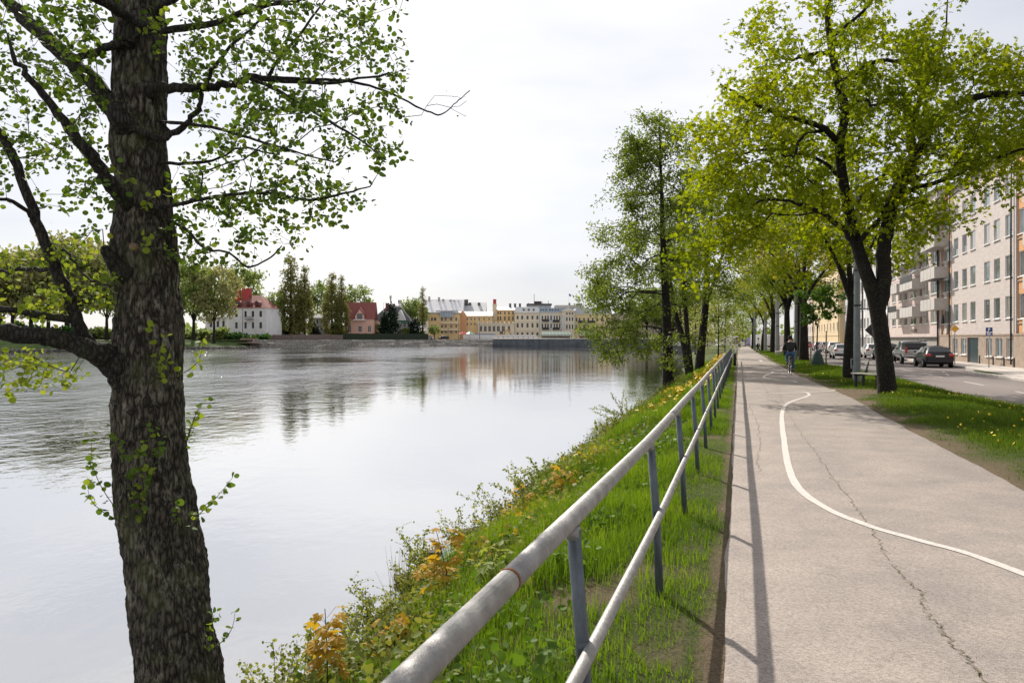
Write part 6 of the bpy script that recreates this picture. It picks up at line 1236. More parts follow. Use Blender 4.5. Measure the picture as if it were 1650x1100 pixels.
# ------------------------------------------------------------------ across the river
def fz(y, Y): return EYE + (545 - y) * Y / F - FARZ
def far_house(name, px0, px1, Y, ye, roof, yr, wall_m, roof_m, label, rows=(), cols=(), depth=10, rz=0.0, z0=0.0, frame_m=white_frame, wpx=3.0, inset=.25, overhang=.35, cat='building', trim_m=None):
    """front wall faces the river; rows: (y top, y bottom) in photo rows, cols: photo columns of window centres"""
    k = Y / F; xc = (px0 + px1) / 2; b = P(xc, 545, Y); root = empty(name, (b[0], Y, FARZ + z0), rz); w = (px1 - px0) * k; h = fz(ye, Y) - z0
    ops = []
    for (ya, yb) in rows:
        for c in cols:
            c, ww = c if hasattr(c, '__len__') else (c, wpx)
            x = (c - xc) * k; za, zb = fz(yb, Y) - z0, fz(ya, Y) - z0
            if za > .2 and zb < h - .05: ops.append((x - ww * k / 2, x + ww * k / 2, za, zb))
    m_ = MB(); wall_with_openings(m_, -w / 2, w / 2, 0, h, ops, inset, lambda a, z, d: (a, d, z)); m_.build('wall', wall_m, root)
    m_ = MB(); m_.add([(-w / 2, 0, 0), (w / 2, 0, 0), (w / 2, depth, 0), (-w / 2, depth, 0), (-w / 2, 0, h), (w / 2, 0, h), (w / 2, depth, h), (-w / 2, depth, h)], [(1, 2, 6, 5), (2, 3, 7, 6), (3, 0, 4, 7)]); m_.build('side_wall', wall_m, root)
    for a, c, za, zb in ops: window(root, c - a, zb - za, ((a + c) / 2, inset - .12, za), frame_m, mull=1 if c - a > .8 else 0, sill=False, gl=glass_far, axis=1)
    hr = fz(yr, Y) - z0; o = overhang; m_ = MB(); x0, x1, y0, y1 = -w / 2 - o, w / 2 + o, -o, depth + o
    if roof == 'gable_x': m_.prism([(y0, h), (y1, h), (depth / 2, hr)], 0, x0, x1)
    elif roof == 'gable_y':
        m_.prism([(x0, h), (x1, h), (0, hr)], 1, y0 - .02, y1); g_ = MB(); g_.prism([(-w / 2, h - .01), (w / 2, h - .01), (0, hr - .6)], 1, y0 - .06, y0 - .03); g_.build('gable', wall_m, root)
    elif roof == 'hip':
        r = min(w, depth) / 2 * .8; m_.add([(x0, y0, h), (x1, y0, h), (x1, y1, h), (x0, y1, h), (x0 + r, depth / 2, hr), (x1 - r, depth / 2, hr)], [(0, 1, 5, 4), (1, 2, 5), (2, 3, 4, 5), (3, 0, 4), (3, 2, 1, 0)])
    elif roof == 'flat': m_.box(x0, x1, y0, y1, h, max(hr, h + .15))
    elif roof == 'mansard': q = (hr - h) * .35; m_.add([(x0, y0, h), (x1, y0, h), (x1, y1, h), (x0, y1, h), (x0 + q, y0 + q, hr), (x1 - q, y0 + q, hr), (x1 - q, y1 - q, hr), (x0 + q, y1 - q, hr)], [(0, 1, 5, 4), (1, 2, 6, 5), (2, 3, 7, 6), (3, 0, 4, 7), (4, 5, 6, 7), (3, 2, 1, 0)])
    m_.build('roof', roof_m, root)
    if trim_m:
        m_ = MB(); m_.box(-w / 2 - .15, w / 2 + .15, -.22, -.003, h - .45, h - .02)
        for (ya, yb) in rows[1:]: z = fz(ya, Y) - z0 + .55; m_.box(-w / 2 - .06, w / 2 + .06, -.14, -.003, z, z + .22)
        m_.build('cornice', trim_m, root)
    return tag(root, label, cat)
def chim(root, px, ytop, ybot, wpx, Y, mat, depth=4.0, name='chimney', x0=None):
    k = Y / F; x = (px - CX) * k - root.location.x; m_ = MB(); hw = wpx * k / 2; m_.box(x - hw, x + hw, depth - hw, depth + hw, fz(ybot, Y), fz(ytop, Y)); m_.box(x - hw * 1.15, x + hw * 1.15, depth - hw * 1.15, depth + hw * 1.15, fz(ytop, Y), fz(ytop, Y) + .15); return m_.build(name, mat, root)
white_w = pmat('white_villa_plaster', (.55, .545, .53), (.66, .65, .64), scale=.5, rough=.9); red_roof = pmat('red_roof', (.15, .035, .03), (.23, .065, .05), scale=1.2, rough=.75, stretch=(4, 1, 1)); red_chim = pmat('red_chimney', (.40, .05, .05), rough=.8)
pinkw = pmat('salmon_plaster', (.56, .33, .25), (.62, .39, .30), scale=.4, rough=.9); dkroof = pmat('slate_roof', (.055, .055, .06), (.09, .09, .095), scale=1.5, rough=.8); greyw = pmat('grey_render', (.36, .34, .32), rough=.9); whroof = pmat('pale_tin_roof', (.56, .56, .58), (.68, .68, .70), scale=.3, rough=.55, stretch=(3, 1, 1))
yel = pmat('ochre_plaster', (.66, .46, .22), (.72, .52, .27), scale=.4, rough=.9); cream = pmat('hotel_cream', (.66, .57, .43), (.72, .63, .49), scale=.4, rough=.9); creamd = pmat('hotel_trim', (.66, .58, .45), rough=.9); yelh = pmat('hotel_yellow', (.68, .54, .31), rough=.9); bluegl = pmat('blue_grey_cladding', (.22, .27, .33), (.30, .35, .41), scale=.8, rough=.3)
tinr = pmat('grey_tin_roof', (.34, .35, .36), (.44, .45, .46), scale=.4, rough=.5); greenp = pmat('green_board', (.08, .16, .12), rough=.8); brownw = pmat('brown_window_frame', (.20, .12, .08), rough=.7); cream_l = pmat('pale_cream_plaster', (.66, .56, .38), rough=.9)

# white villa with red roof
Y = 268; v = far_house('villa', 366, 430, Y, 496, 'hip', 474, white_w, red_roof, 'white villa with red hipped roof and two red chimneys', [(501, 510.5), (519, 529)], [(380, 4.5), (395.5, 4), (408, 4), (421, 4.5)], 13, -.12, frame_m=dark_metal)
chim(v, 369.5, 461, 482, 8, Y, red_chim, 5); chim(v, 384, 463, 482, 12, Y, red_chim, 6)
for px in (383, 400, 414):
    k = Y / F; x = (px - CX) * k - v.location.x; z = fz(492, Y); m_ = MB(); m_.prism([(x - .9, z), (x + .9, z), (x + .9, z + 1.0), (x, z + 1.7), (x - .9, z + 1.0)], 1, .1, 3.5); d = m_.build('dormer', red_roof, v); m_ = MB(); m_.box(x - .6, x + .6, .05, .097, z + .15, z + 1.05); m_.build('dormer_window', glass_far, d)
k = Y / F; x = (403 - CX) * k - v.location.x; m_ = MB(); m_.box(x - 1.4, x + 1.4, -1.2, -.003, fz(514.5, Y), fz(514, Y)); 
for q in np.linspace(-1.4, 1.4, 9): m_.tube([(x + q, -1.18, fz(514.5, Y)), (x + q, -1.18, fz(510.5, Y))], .04, 4)
m_.tube([(x - 1.4, -1.18, fz(510.5, Y)), (x + 1.4, -1.18, fz(510.5, Y))], .05, 4); m_.build('balcony', dark_metal, v)
far_house('villa_wing', 331, 365.5, 272, 513, 'flat', 511, white_w, tinr, 'low white wing left of the red roofed villa', [(517, 527)], [340, 351, 360], 9, frame_m=dark_metal, wpx=4)
far_house('flat_roofed_house', 408, 446, 330, 487, 'flat', 484, greyw, bluegl, 'grey flat roofed block showing behind the white villa', [(490, 496)], [415, 424, 433], 12)
far_house('brown_villa', 498, 523, 300, 512, 'hip', 505, greyw, dkroof, 'small grey villa half hidden between the poplars', [(515, 521), (525, 532)], [503, 511, 518], 9, frame_m=white_w)
# salmon house with steep red roof
Y = 300; v = far_house('gabled_house', 556, 602, Y, 514, 'gable_x', 486, pinkw, red_roof, 'salmon pink house with steep dark red roof', [(525, 535)], [(563, 5), (580, 6), (595, 5)], 11, .05)
k = Y / F; x = (580 - CX) * k - v.location.x; m_ = MB(); m_.prism([(x - 2.1, fz(516, Y)), (x + 2.1, fz(516, Y)), (x + 2.1, fz(508, Y)), (x, fz(495, Y)), (x - 2.1, fz(508, Y))], 1, -.6, 5); d = m_.build('gable_dormer', red_roof, v); m_ = MB(); m_.prism([(x - 1.7, fz(516, Y)), (x + 1.7, fz(516, Y)), (x + 1.7, fz(509, Y)), (x, fz(498, Y)), (x - 1.7, fz(509, Y))], 1, -.66, -.603); m_.build('gable', pinkw, d); m_ = MB(); m_.box(x - 1.0, x + 1.0, -.7, -.663, fz(514, Y), fz(505, Y)); m_.build('window', glass_far, d)
m_ = MB(); m_.box(x - 2.2, x + 2.2, -1.6, -.7, fz(516, Y), fz(514.6, Y)); m_.build('porch_roof', whroof, v)
# grey house with slate roof
Y = 315; v = far_house('slate_roofed_house', 599, 661, Y, 516, 'hip', 493, greyw, dkroof, 'grey house with big slate roof and pale gable beside the dark conifer', [(520, 527), (530, 537)], [606, 614, (645, 4), (652, 4), (658, 3)], 13)
k = Y / F; x = (645 - CX) * k - v.location.x; m_ = MB(); m_.prism([(x - 2.4, fz(516, Y)), (x + 2.4, fz(516, Y)), (x, fz(499, Y))], 1, -.5, 5); d = m_.build('gable', white_w, v); m_ = MB(); m_.box(x - 3.4, x + 3.4, -.12, -.003, fz(521, Y), fz(516, Y)); m_.build('green_boarding', greenp, v)
chim(v, 621, 488, 500, 5, Y, red_roof, 5); chim(v, 632, 489, 500, 4, Y, dkroof, 5)
# big pale roofed blocks behind
Y = 400
v = far_house('pale_roofed_block', 684, 745, Y, 503, 'gable_x', 481, white_w, whroof, 'white walled block with long pale tin roof above the ochre flats', [(497, 501)], [], 18, .0)
for px, yt in ((689, 477), (705, 478), (712, 481), (724, 482), (730, 483), (737, 484)): chim(v, px, yt, 490, 3.2, Y, greyw, 8)
v = far_house('pale_roofed_block', 738, 782, Y + 6, 504, 'gable_x', 486, white_w, tinr, 'grey roofed block with dark chimneys behind the ochre gabled house', [(497, 501)], [747, 755, 764], 18)
for px, yt, w_ in ((743, 483, 4), (750, 482, 6), (756, 487, 4), (771, 487, 4)): chim(v, px, yt, 495, w_, Y + 6, dkroof, 7)
v = far_house('flat_roofed_tower', 757, 781, Y + 30, 492, 'flat', 490, bluegl, dkroof, 'blue grey roof storey behind the pale roofs', [], [], 14); chim(v, 778, 488, 494, 6, Y + 30, white_w, 3)
v = far_house('pale_gabled_block', 625, 655, 420, 492, 'gable_x', 480, white_w, whroof, 'white gabled block peeping over the slate roof', [], [], 14); chim(v, 627, 476, 484, 3, 420, greyw, 5); chim(v, 643, 483, 490, 6, 420, greyw, 3)
# ochre flats with glass bay
Y = 338; v = far_house('ochre_flats', 690, 740, Y, 505.5, 'flat', 503.5, yel, tinr, 'ochre block of flats with blue glazed bay', [(511, 517), (523, 528), (533, 537)], [(696, 3), (701, 4), (712, 4), (718, 3.5), (727, 4), (735, 3)], 12, trim_m=None)
k = Y / F; x = (720 - CX) * k - v.location.x; m_ = MB(); m_.box(x - 2.6, x + 2.6, -1.1, -.003, fz(511, Y), fz(502, Y)); g_ = m_.build('glazed_bay', bluegl, v); m_ = MB()
for q in np.linspace(-2.6, 2.6, 6): m_.box(x + q - .05, x + q + .05, -1.15, -1.103, fz(511, Y), fz(502, Y))
m_.build('glazing_bars', white_frame, g_); m_ = MB(); m_.box(x - 4.5, x + 4.5, -1.3, 3, fz(502, Y) + .003, fz(500.5, Y)); m_.build('bay_roof', tinr, g_)
for yy in (519, 530): m_ = MB(); m_.box(x - 2.4, x + 5, -1.2, -.003, fz(yy + 2.2, Y), fz(yy, Y)); m_.build('balcony', cream, v)
# ochre gabled house
Y = 345; v = far_house('ochre_gabled_house', 739, 793, Y, 509, 'gable_x', 501, yel, tinr, 'long ochre house with grey roof next to the tall chimney', [(512, 516), (520, 524)], [753, 759, 765, 772, 780, 788], 12, wpx=2.2); k = Y / F
x = (745.5 - CX) * k - v.location.x; m_ = MB(); w_ = 6.5 * k; m_.prism([(x - w_, 0), (x + w_, 0), (x + w_, fz(508, Y)), (x, fz(500, Y)), (x - w_, fz(508, Y))], 1, -.5, 5); m_.build('gable', pmat('orange_plaster', (.62, .34, .18), rough=.9), v)
# chimney works
Y = 352; v = far_house('yellow_works', 800, 842, Y, 499.5, 'gable_x', 494, yel, whroof, 'yellow works building with a tall cream and red chimney', [(502, 506.5), (509.5, 516)], [802.5, 806.5, 813.5, 820, 826.5, 832], 12, wpx=2.4, frame_m=brownw)
chim(v, 797, 490, 547, 6.5, Y, cream_l, 1, 'chimney_stack'); chim(v, 797, 482.5, 489.8, 5, Y, red_chim, 1, 'chimney_top')
for px in (822, 830, 838): chim(v, px, 488.5, 496, 3.5, Y, dkroof, 6)
v = far_house('arcade', 770, 829, 344, 522, 'flat', 520.3, cream, creamd, 'low cream arcade with dark openings below the works', [(525, 534)], [(775, 4), (782, 4.5), (789, 4.5), (796, 4.5), (803, 5), (811, 5), (820, 4)], 7, frame_m=creamd)
m_ = MB(); k = 344 / F
for px in np.arange(771, 829, 7): m_.lathe([(.001, .5), (.3, .4), (.36, .15), (.25, 0)], 8, ((px - CX) * k - v.location.x, .3, fz(520.3, 344)))
m_.build('roof_lights', white_frame, v)
# hotel, four parts
Yh = 345
h1 = far_house('hotel', 829.5, 869, Yh, 503.5, 'mansard', 494.5, cream, white_w, 'cream corner block of the hotel with arched lower windows', [(508.5, 514.5), (520.5, 527.5), (535.5, 540.5)], [834, 841.5, 850, 858, 866], 16, wpx=3.2, frame_m=brownw, trim_m=creamd)
for px in (844, 852, 860): k = Yh / F; m_ = MB(); x = (px - CX) * k - h1.location.x; m_.box(x - .4, x + .4, -.1, 1.2, fz(501.5, Yh), fz(497.5, Yh)); m_.build('dormer', glass_far, h1)
h2 = far_house('hotel', 869.4, 905, Yh, 503, 'mansard', 496, cream, bluegl, 'middle wing of the hotel with small balconies', [(508.5, 516), (521.5, 528.5)], [874, 879, 883, 888, 893, 897.5, 902], 15, wpx=2.4, frame_m=brownw, trim_m=creamd)
for px in (871.5, 875.5, 880, 886, 890, 895, 899.5): k = Yh / F; m_ = MB(); x = (px - CX) * k - h2.location.x; m_.box(x - .33, x + .33, -.1, 1.2, fz(501.5, Yh), fz(498, Yh)); m_.build('dormer', glass_far, h2)
for px, yy in ((879, 517), (896, 518), (879, 530), (896, 530)): k = Yh / F; m_ = MB(); x = (px - CX) * k - h2.location.x; m_.box(x - 1.5, x + 1.5, -1.0, -.15, fz(yy + .8, Yh), fz(yy, Yh)); m_.box(x - 1.5, x + 1.5, -1.0, -.93, fz(yy, Yh), fz(yy - 2.6, Yh)); m_.build('balcony', dark_metal, h2)
m_ = MB(); k = Yh / F
for px in (870.8, 885.5, 891, 904): x = (px - CX) * k - h2.location.x; m_.box(x - .35, x + .35, -.2, -.003, fz(531, Yh), fz(505, Yh))
m_.build('pilasters', white_w, h2)
h3 = far_house('hotel', 905.4, 926, Yh - 1, 501, 'gable_y', 495.5, cream, whroof, 'pedimented centre bay of the hotel', [(503.5, 507), (511, 517), (523, 530)], [(913.5, 2.4), (918, 2.4), (922.5, 2.4)], 15, frame_m=brownw, trim_m=creamd)
m_ = MB()
for px in (908, 911, 924.8): x = (px - CX) * (Yh - 1) / F - h3.location.x; m_.box(x - .3, x + .3, -.24, -.003, fz(531, Yh), fz(509.5, Yh))
m_.build('columns', white_w, h3)
h4 = far_house('hotel', 926.4, 985, Yh, 505, 'mansard', 496.5, yelh, tinr, 'yellow right wing of the hotel behind the alder foliage', [(512, 518), (523.5, 530.5)], [929, 934, 941, 948, 955, 962, 970, 978], 15, wpx=2.6, frame_m=brownw, trim_m=creamd)
for px, yy in ((938, 519), (952, 519), (940, 531)): k = Yh / F; m_ = MB(); x = (px - CX) * k - h4.location.x; m_.box(x - 1.8, x + 1.8, -1.0, -.15, fz(yy + .8, Yh), fz(yy, Yh)); m_.box(x - 1.8, x + 1.8, -1.0, -.93, fz(yy, Yh), fz(yy - 2.4, Yh)); m_.build('balcony', dark_metal, h4)
for o in (h1, h2, h3, h4): o['group'] = 'wings of the hotel'
far_house('riverside_block', 985.4, 1060, 352, 508, 'flat', 506, cream, tinr, 'pale block half hidden behind the tallest alder', [(513, 519), (524, 531)], list(np.arange(990, 1058, 7.5)), 14)
far_house('riverside_block', 1060.5, 1130, 365, 515, 'gable_x', 507, greyw, dkroof, 'grey block seen between the alder trunks', [(519, 525), (530, 536)], list(np.arange(1066, 1126, 8)), 12)
v = far_house('roof_storey', 850, 888, 400, 492, 'flat', 489, bluegl, dkroof, 'blue grey modern roof storey with a mast behind the hotel', [], [], 14); m_ = MB(); k = 400 / F
for px, yt in ((861, 473), (852, 487), (874, 485), (884, 484)): x = (px - CX) * k - v.location.x; m_.tube([(x, 3, fz(491, 400)), (x, 3, fz(yt, 400))], .12, 5)
m_.box(-2.5, 1.2, 2, 5, fz(489, 400), fz(485, 400)); m_.build('masts', dark_metal, v)
v = far_house('roof_storey', 896, 940, 395, 496, 'flat', 491.5, bluegl, tinr, 'grey roof storey behind the hotel pediment', [], [], 12); chim(v, 918, 488, 492, 3, 395, dkroof, 3); chim(v, 933, 489.5, 492, 8, 395, dkroof, 3)
# flag on the hotel
root = empty('flagpole', P(916.5, 496, 352)); k = 352 / F; m_ = MB(); m_.tube([(0, 0, 0), (0, 0, 23 * k)], .07, 6); m_.build('pole', white_frame, root); m_ = MB(); m_.add([(.07, 0, 23 * k), (.6, .2, 22.3 * k), (1.1, -.1, 20.6 * k), (.9, .05, 17.6 * k), (.4, .1, 19 * k), (.07, 0, 20 * k)], [(0, 1, 4, 5), (1, 2, 3, 4)]); m_.build('flag', pmat('blue_flag', (.10, .16, .30), rough=.9), root); tag(root, 'flagpole with small blue flag on the hotel roof', 'flagpole')
# church spire
root = empty('church_spire', P(296.5, 470, 620)); k = 620 / F; m_ = MB(); m_.lathe([(4.6 * k, 0), (4.2 * k, 12 * k), (4.4 * k, 32 * k), (3.3 * k, 42 * k), (1.2 * k, 62 * k), (.15, 70 * k)], 8, smooth=False); m_.build('spire', pmat('copper_brown', (.10, .075, .08), (.15, .11, .11), scale=.2, rough=.7), root); m_ = MB(); m_.tube([(0, 0, 69 * k), (0, 0, 77 * k)], .15, 5); m_.cbox((0, 0, 75 * k), (1.6, .3, .3)); m_.build('cross', dark_metal, root); tag(root, 'brown church spire above the trees right of the big trunk', 'spire')

# awnings, hoardings, works
gaw = pmat('green_awning', (.008, .045, .035), (.014, .065, .05), scale=2, rough=.7); waw = pmat('awning_stripe', (.13, .20, .18), rough=.7)
for px0, px1, lab in ((872, 921, 'long green striped terrace awning before the hotel'), (934, 972, 'second green terrace awning by the yellow wing')):
    Y = 326; k = Y / F; x0, x1 = 0, (px1 - px0) * k; b = P(px0, 545, Y); root = empty('terrace_awning', (b[0], Y, FARZ)); zt, zl = fz(533.5, Y), fz(539.5, Y)
    m_ = MB(); m_.add([(0, 0, zl), (x1, 0, zl), (x1 * .95, 5, zt), (x1 * .05, 5, zt), (0, 0, zl - .3), (x1, 0, zl - .3), (x1, 9, zl), (0, 9, zl)], [(0, 1, 2, 3), (4, 5, 1, 0), (1, 6, 2), (0, 3, 7), (3, 2, 6, 7)]); a = m_.build('canopy', gaw, root); m_ = MB()
    for u in np.linspace(.03, .97, 9): q = u * x1; m_.add([(q, -.02, zl + .02), (q + .14, -.02, zl + .02), (q * .9 + .05 * x1 + .14, 4.98, zt + .03), (q * .9 + .05 * x1, 4.98, zt + .03)], [(0, 1, 2, 3)])
    m_.build('stripes', waw, a)
    for u in np.linspace(0, 1, 6): m_ = MB(); m_.tube([(u * x1, .1, 0), (u * x1, .1, zl - .05)], .07, 5); m_.build('post', dark_metal, root)
    m_ = MB(); m_.box(.4, x1 - .4, 3, 5, 0, zl - .6); m_.build('counter', dark_metal, root); tag(root, lab, 'awning', 'green terrace awnings')
ORD = 'first second third fourth fifth sixth seventh eighth ninth tenth eleventh twelfth thirteenth fourteenth fifteenth'.split()
k = 322 / F
for i, px in enumerate(np.arange(746, 864, 9.1)):
    b = P(px, 545, 322); root = empty('site_hoarding', (b[0], 322, FARZ)); w = 8.9 * k; m_ = MB(); m_.box(0, w, 0, .06, .05, 1.9); m_.build('panel', white_w, root)
    m_ = MB(); m_.box(.02, .12, .063, .16, 0, 1.85); m_.build('post', galv, root)
    tag(root, ['white hoarding panel on the far quay, ' + ORD[i] + ' counted from the parasols'][0], 'hoarding', 'white hoarding panels on the quay')
m_ = MB(); m_.box(-4.2, 4.2, -1.2, 1.2, 0, 2.3); c = m_.build('site_container', pmat('blue_container', (.03, .09, .22), rough=.5), bevel=.05, loc=(P(782, 545, 328)[0], 328, FARZ)); tag(c, 'blue site container behind the white hoarding', 'container')
root = empty('excavator', (P(806, 545, 330)[0], 330, FARZ)); orn = pmat('machine_orange', (.42, .24, .06), rough=.5); m_ = MB(); m_.box(-1.8, 1.5, -1, 1, 1.0, 2.3); m_.build('body', orn, root, bevel=.1); m_ = MB(); m_.box(-.2, 1.2, -.9, .2, 2.3, 3.4); m_.build('cab', car_glass, root, bevel=.06)
for y in (-1.1, 1.1): m_ = MB(); m_.prism([(-2, .5), (-1.6, 0), (1.6, 0), (2, .5), (1.6, 1), (-1.6, 1)], 1, y - .3, y + .3); m_.build('track', black_plastic, root)
m_ = MB(); m_.tube([(1.4, .5, 1.8), (2.6, .5, 4.2), (3.0, .5, 4.4), (4.4, .5, 2.2)], .24, 6); m_.build('boom', orn, root); m_ = MB(); m_.prism([(4.2, 2.2), (4.9, 2.0), (4.7, 1.3), (4.1, 1.4)], 1, .1, .9); m_.build('bucket', dark_metal, root); tag(root, 'orange brown excavator behind the hoarding below the works', 'excavator')
for i, (px, mt, lab) in enumerate(((746, red_chim, 'folded red parasol on the far quay'), (757, teal_l, 'teal parasol on the far quay beside the red one'))):
    m_ = MB(); b = P(px, 545, 318); root = empty('parasol', (b[0], 318, FARZ)); m_.lathe([(.001, 3.4), (.5, 3.0), (1.9, 2.2), (1.85, 2.1), (.4, 2.8)], 8, smooth=False); m_.build('canopy', mt, root); m_ = MB(); m_.tube([(0, 0, 0), (0, 0, 3.3)], .05, 6); m_.build('pole', galv, root); tag(root, lab, 'parasol')
# walls, dock, lamp masts on the promenade
for pxa, ya, pxb, yb, h, mt, lab in ((330, 252, 470, 262, 1.6, pmat('fence_brown', (.13, .10, .085), rough=.9), 'brown garden wall below the white villa'), (470, 262, 552, 283, 1.7, MATS['fence_brown'], 'brown garden wall below the poplars'), (552, 284, 690, 305, 2.2, pmat('dark_hedge', (.02, .03, .015), rough=1), 'dark clipped hedge before the salmon and slate roofed houses')):
    a, b = P(pxa, 545, ya), P(pxb, 545, yb); m_ = MB(); d = np.array((b[0] - a[0], yb - ya)); L_ = np.linalg.norm(d); m_.box(0, L_, -.15, .15, 0, h)
    for q in np.arange(0, L_, 3): m_.box(q, q + .35, -.2, .2, 0, h + .12)
    tag(m_.build('garden_wall', mt, loc=(a[0], ya, FARZ), rot=(0, 0, math.atan2(d[1], d[0]))), lab, 'wall')
b = P(397, 555, 243); root = empty('river_deck', (b[0], 243, 0)); dw = pmat('deck_wood', (.24, .16, .13), (.32, .22, .18), scale=3, rough=.9)
for q in range(6): m_ = MB(); m_.box(-4.5, 4.5, -1.5 + q * .8, -.76 + q * .8, .25, .35); m_.build('deck_plank', dw, root)
for q in range(3): m_ = MB(); m_.box(-3.2, 2.0, 2.6 + q * .7, 3.25 + q * .7, .36 + q * .45, .8 + q * .45); m_.build('step', dw, root)
for x in (-4, 0, 4): m_ = MB(); m_.tube([(x, -1.2, -2), (x, -1.2, .25)], .15, 6); m_.build('pile', dark_metal, root)
tag(root, 'brown wooden deck with broad seating steps on the far bank', 'deck')
for px, yt, Y, lab in ((391, 488, 250, 'tall thin lamp mast before the white villa'), (618, 488, 312, 'white flag mast beside the dark conifer'), (722, 525, 320, 'short lamp mast on the far quay by the ochre flats'), (739, 515, 322, 'dark lamp mast before the ochre gabled house'), (773, 516, 322, 'dark mast behind the hoarding')):
    b = P(px, 545, Y); m_ = MB(); hh = fz(yt, Y); m_.tube([(0, 0, 0), (0, 0, hh)], [.12, .07], 6); m_.tube([(0, 0, hh), (.5, 0, hh + .1)], .05, 5); tag(m_.build('lamp_mast', white_frame if px == 618 else galv_dark, loc=(b[0], Y, FARZ)), lab, 'mast')
for px, Y, mt, lt, lab in ((488, 276, grn, drk, 'person in green vest on the far promenade'), (495, 276.5, org, drk, 'person in orange vest on the far promenade'), (541, 285, drk, drk, 'person in dark clothes on the promenade below the poplars'), (548, 285, wht, drk, 'person in white on the promenade below the poplars'), (404, 252, wht, tanm, 'person in white sitting area above the wooden deck'), (1009 - 70, 316, red_p, drk, 'person in red before the second green awning'), (470, 272, tanm, drk, 'person in tan coat beneath the tall poplar')):
    b = P(px, 545, Y); person('person', (b[0], Y, FARZ), random.uniform(0, 6), WALK, mt, lt, lab)
for px, mt, Y, lab in ((715, black_p, 324, 'dark car parked on the far quay by the ochre flats'), (690, white_p, 322, 'white car at the left end of the far quay car park')):
    b = P(px, 545, Y); c = car(ESTATE, mt, 0, 0, lab); c.location = (b[0], Y, FARZ); c.rotation_euler.z = 1.5
for i, px in enumerate(np.arange(803, 900, 8.0)):
    m_ = MB(); m_.lathe([(.14, 0), (.14, .7), (.16, .75), (.10, .9), (.001, .92)], 8); b = P(px, 545, 313); tag(m_.build('quay_bollard', dark_metal, loc=(b[0], quayY(b[0]) + 1.2, FARZ + .15)), 'small dark bollard on the dark quay edge, ' + ORD[i] + ' from the left end', 'bollard', 'bollards on the far quay')
# shore stones on the left
R = np.random.default_rng(8); n_ = 1500; x = R.uniform(-125, -78, n_); pos = np.stack([x, quayY(x) - 1.6 + R.normal(0, .7, n_), -1.25 + R.uniform(-.1, .25, n_)], -1)
ico = np.array([(0, 0, 1), (.9, 0, .3), (.3, .85, .3), (-.7, .5, .3), (-.7, -.5, .3), (.3, -.85, .3), (0, 0, -.6)]); fi = np.array([(0, 1, 2), (0, 2, 3), (0, 3, 4), (0, 4, 5), (0, 5, 1), (6, 2, 1), (6, 3, 2), (6, 4, 3), (6, 5, 4), (6, 1, 5)])
V, Fc = scatter(ico, fi, pos, leaf_frames(R, n_, R.normal(0, 1, (n_, 3)), .5), R.uniform(.2, .6, n_)); tag(obj('shore_stones', np_mesh('shore_stones', V, Fc, stone)), 'rubble of grey stones at the foot of the far lawn', 'stones', kind='stuff')

# ---- trees across the river
def far_spread(seed, leaf, h, rad, n=130, per=7, ls=1.0, sp=.55, fork=None, low=-.85): return spread_tree('far_tree', seed, h, fork or h * .25, rad, leaf, LEAF_SPRAY, ls, n, per, sp, h * .022, bark_dark, rmin=.05, shell=.35, flat=.9)
def far_col(seed, leaf, h, prof, n, per, ls, sp, rt=.02): return excurrent('poplar_tree', seed, [([(0, 0, -.3), (.1, 0, h * .5), (0, 0, h)], [h * .02, h * .012, .04])], layered(prof), n, leaf, ls, per, sp, rt, bf=.25, rmin=.04)
def setf(o, px, Y, ytop, h, lab, rz=0, wide=1.0, cat='tree', grp='trees across the river', base=None):
    b = P(px, 545, Y); H_ = fz(ytop, Y); sc = H_ / h; o.location = (b[0], Y, FARZ if base is None else base); o.scale = (sc * wide, sc * wide, sc); o.rotation_euler.z = rz; return tag(o, lab, cat, grp)
fA = far_spread(71, lf_far, 20, 8, 230, 8, .95, .85); fB = far_spread(72, lf_olive, 20, 8.5, 230, 8, .9, .9); fC = far_spread(73, lf_far, 16, 5.5, 170, 10, .8, .7)
pA = far_col(74, lf_poplar, 26, [(2.5, 2.6), (8, 4.0), (14, 3.4), (20, 2.0), (26, .5)], 420, 12, .62, .5); pB = far_col(75, lf_poplar, 26, [(2.5, 1.2), (8, 1.9), (18, 1.7), (26, .4)], 230, 8, .6, .45)
cA = far_col(76, lf_dark, 14, [(.5, 3.2), (4, 3.6), (9, 2.8), (12, 1.6), (14, .3)], 260, 9, .8, .5); cA.name = 'conifer_tree'
setf(fA, 312, 232, 412, 20, 'fresh green tree on the far lawn right of the big trunk', 1, .85, base=.8)
setf(copy_tree(fB), 345, 230, 418, 20, 'slender olive tree on the far lawn left of the white villa', 2, .72, base=.6)
setf(copy_tree(fA), 388, 320, 424, 20, 'dark green tree behind the white villa chimneys', 3, .8)
setf(copy_tree(fC), 287, 300, 425, 16, 'pale green tree between trunk and church spire', 1, 1.0)
setf(pA, 468, 285, 413, 26, 'tallest poplar of the pair left of the promenade walkers', 0, 1.15); setf(copy_tree(pA), 491, 287, 429, 26, 'slimmer second poplar beside the tallest one', 2, .8); setf(copy_tree(pA), 535, 295, 441, 26, 'left poplar of the pair beside the salmon house', 3, 1.0); setf(copy_tree(pA), 550, 297, 445, 26, 'right poplar of the pair beside the salmon house', 4.4, .8)
setf(pB, 681, 318, 462, 26, 'bare thin poplar standing alone before the ochre flats', 0, 1.0)
c = copy_tree(fC); setf(c, 445, 280, 472, 16, 'narrow bright green tree right of the white villa', 2, .62)
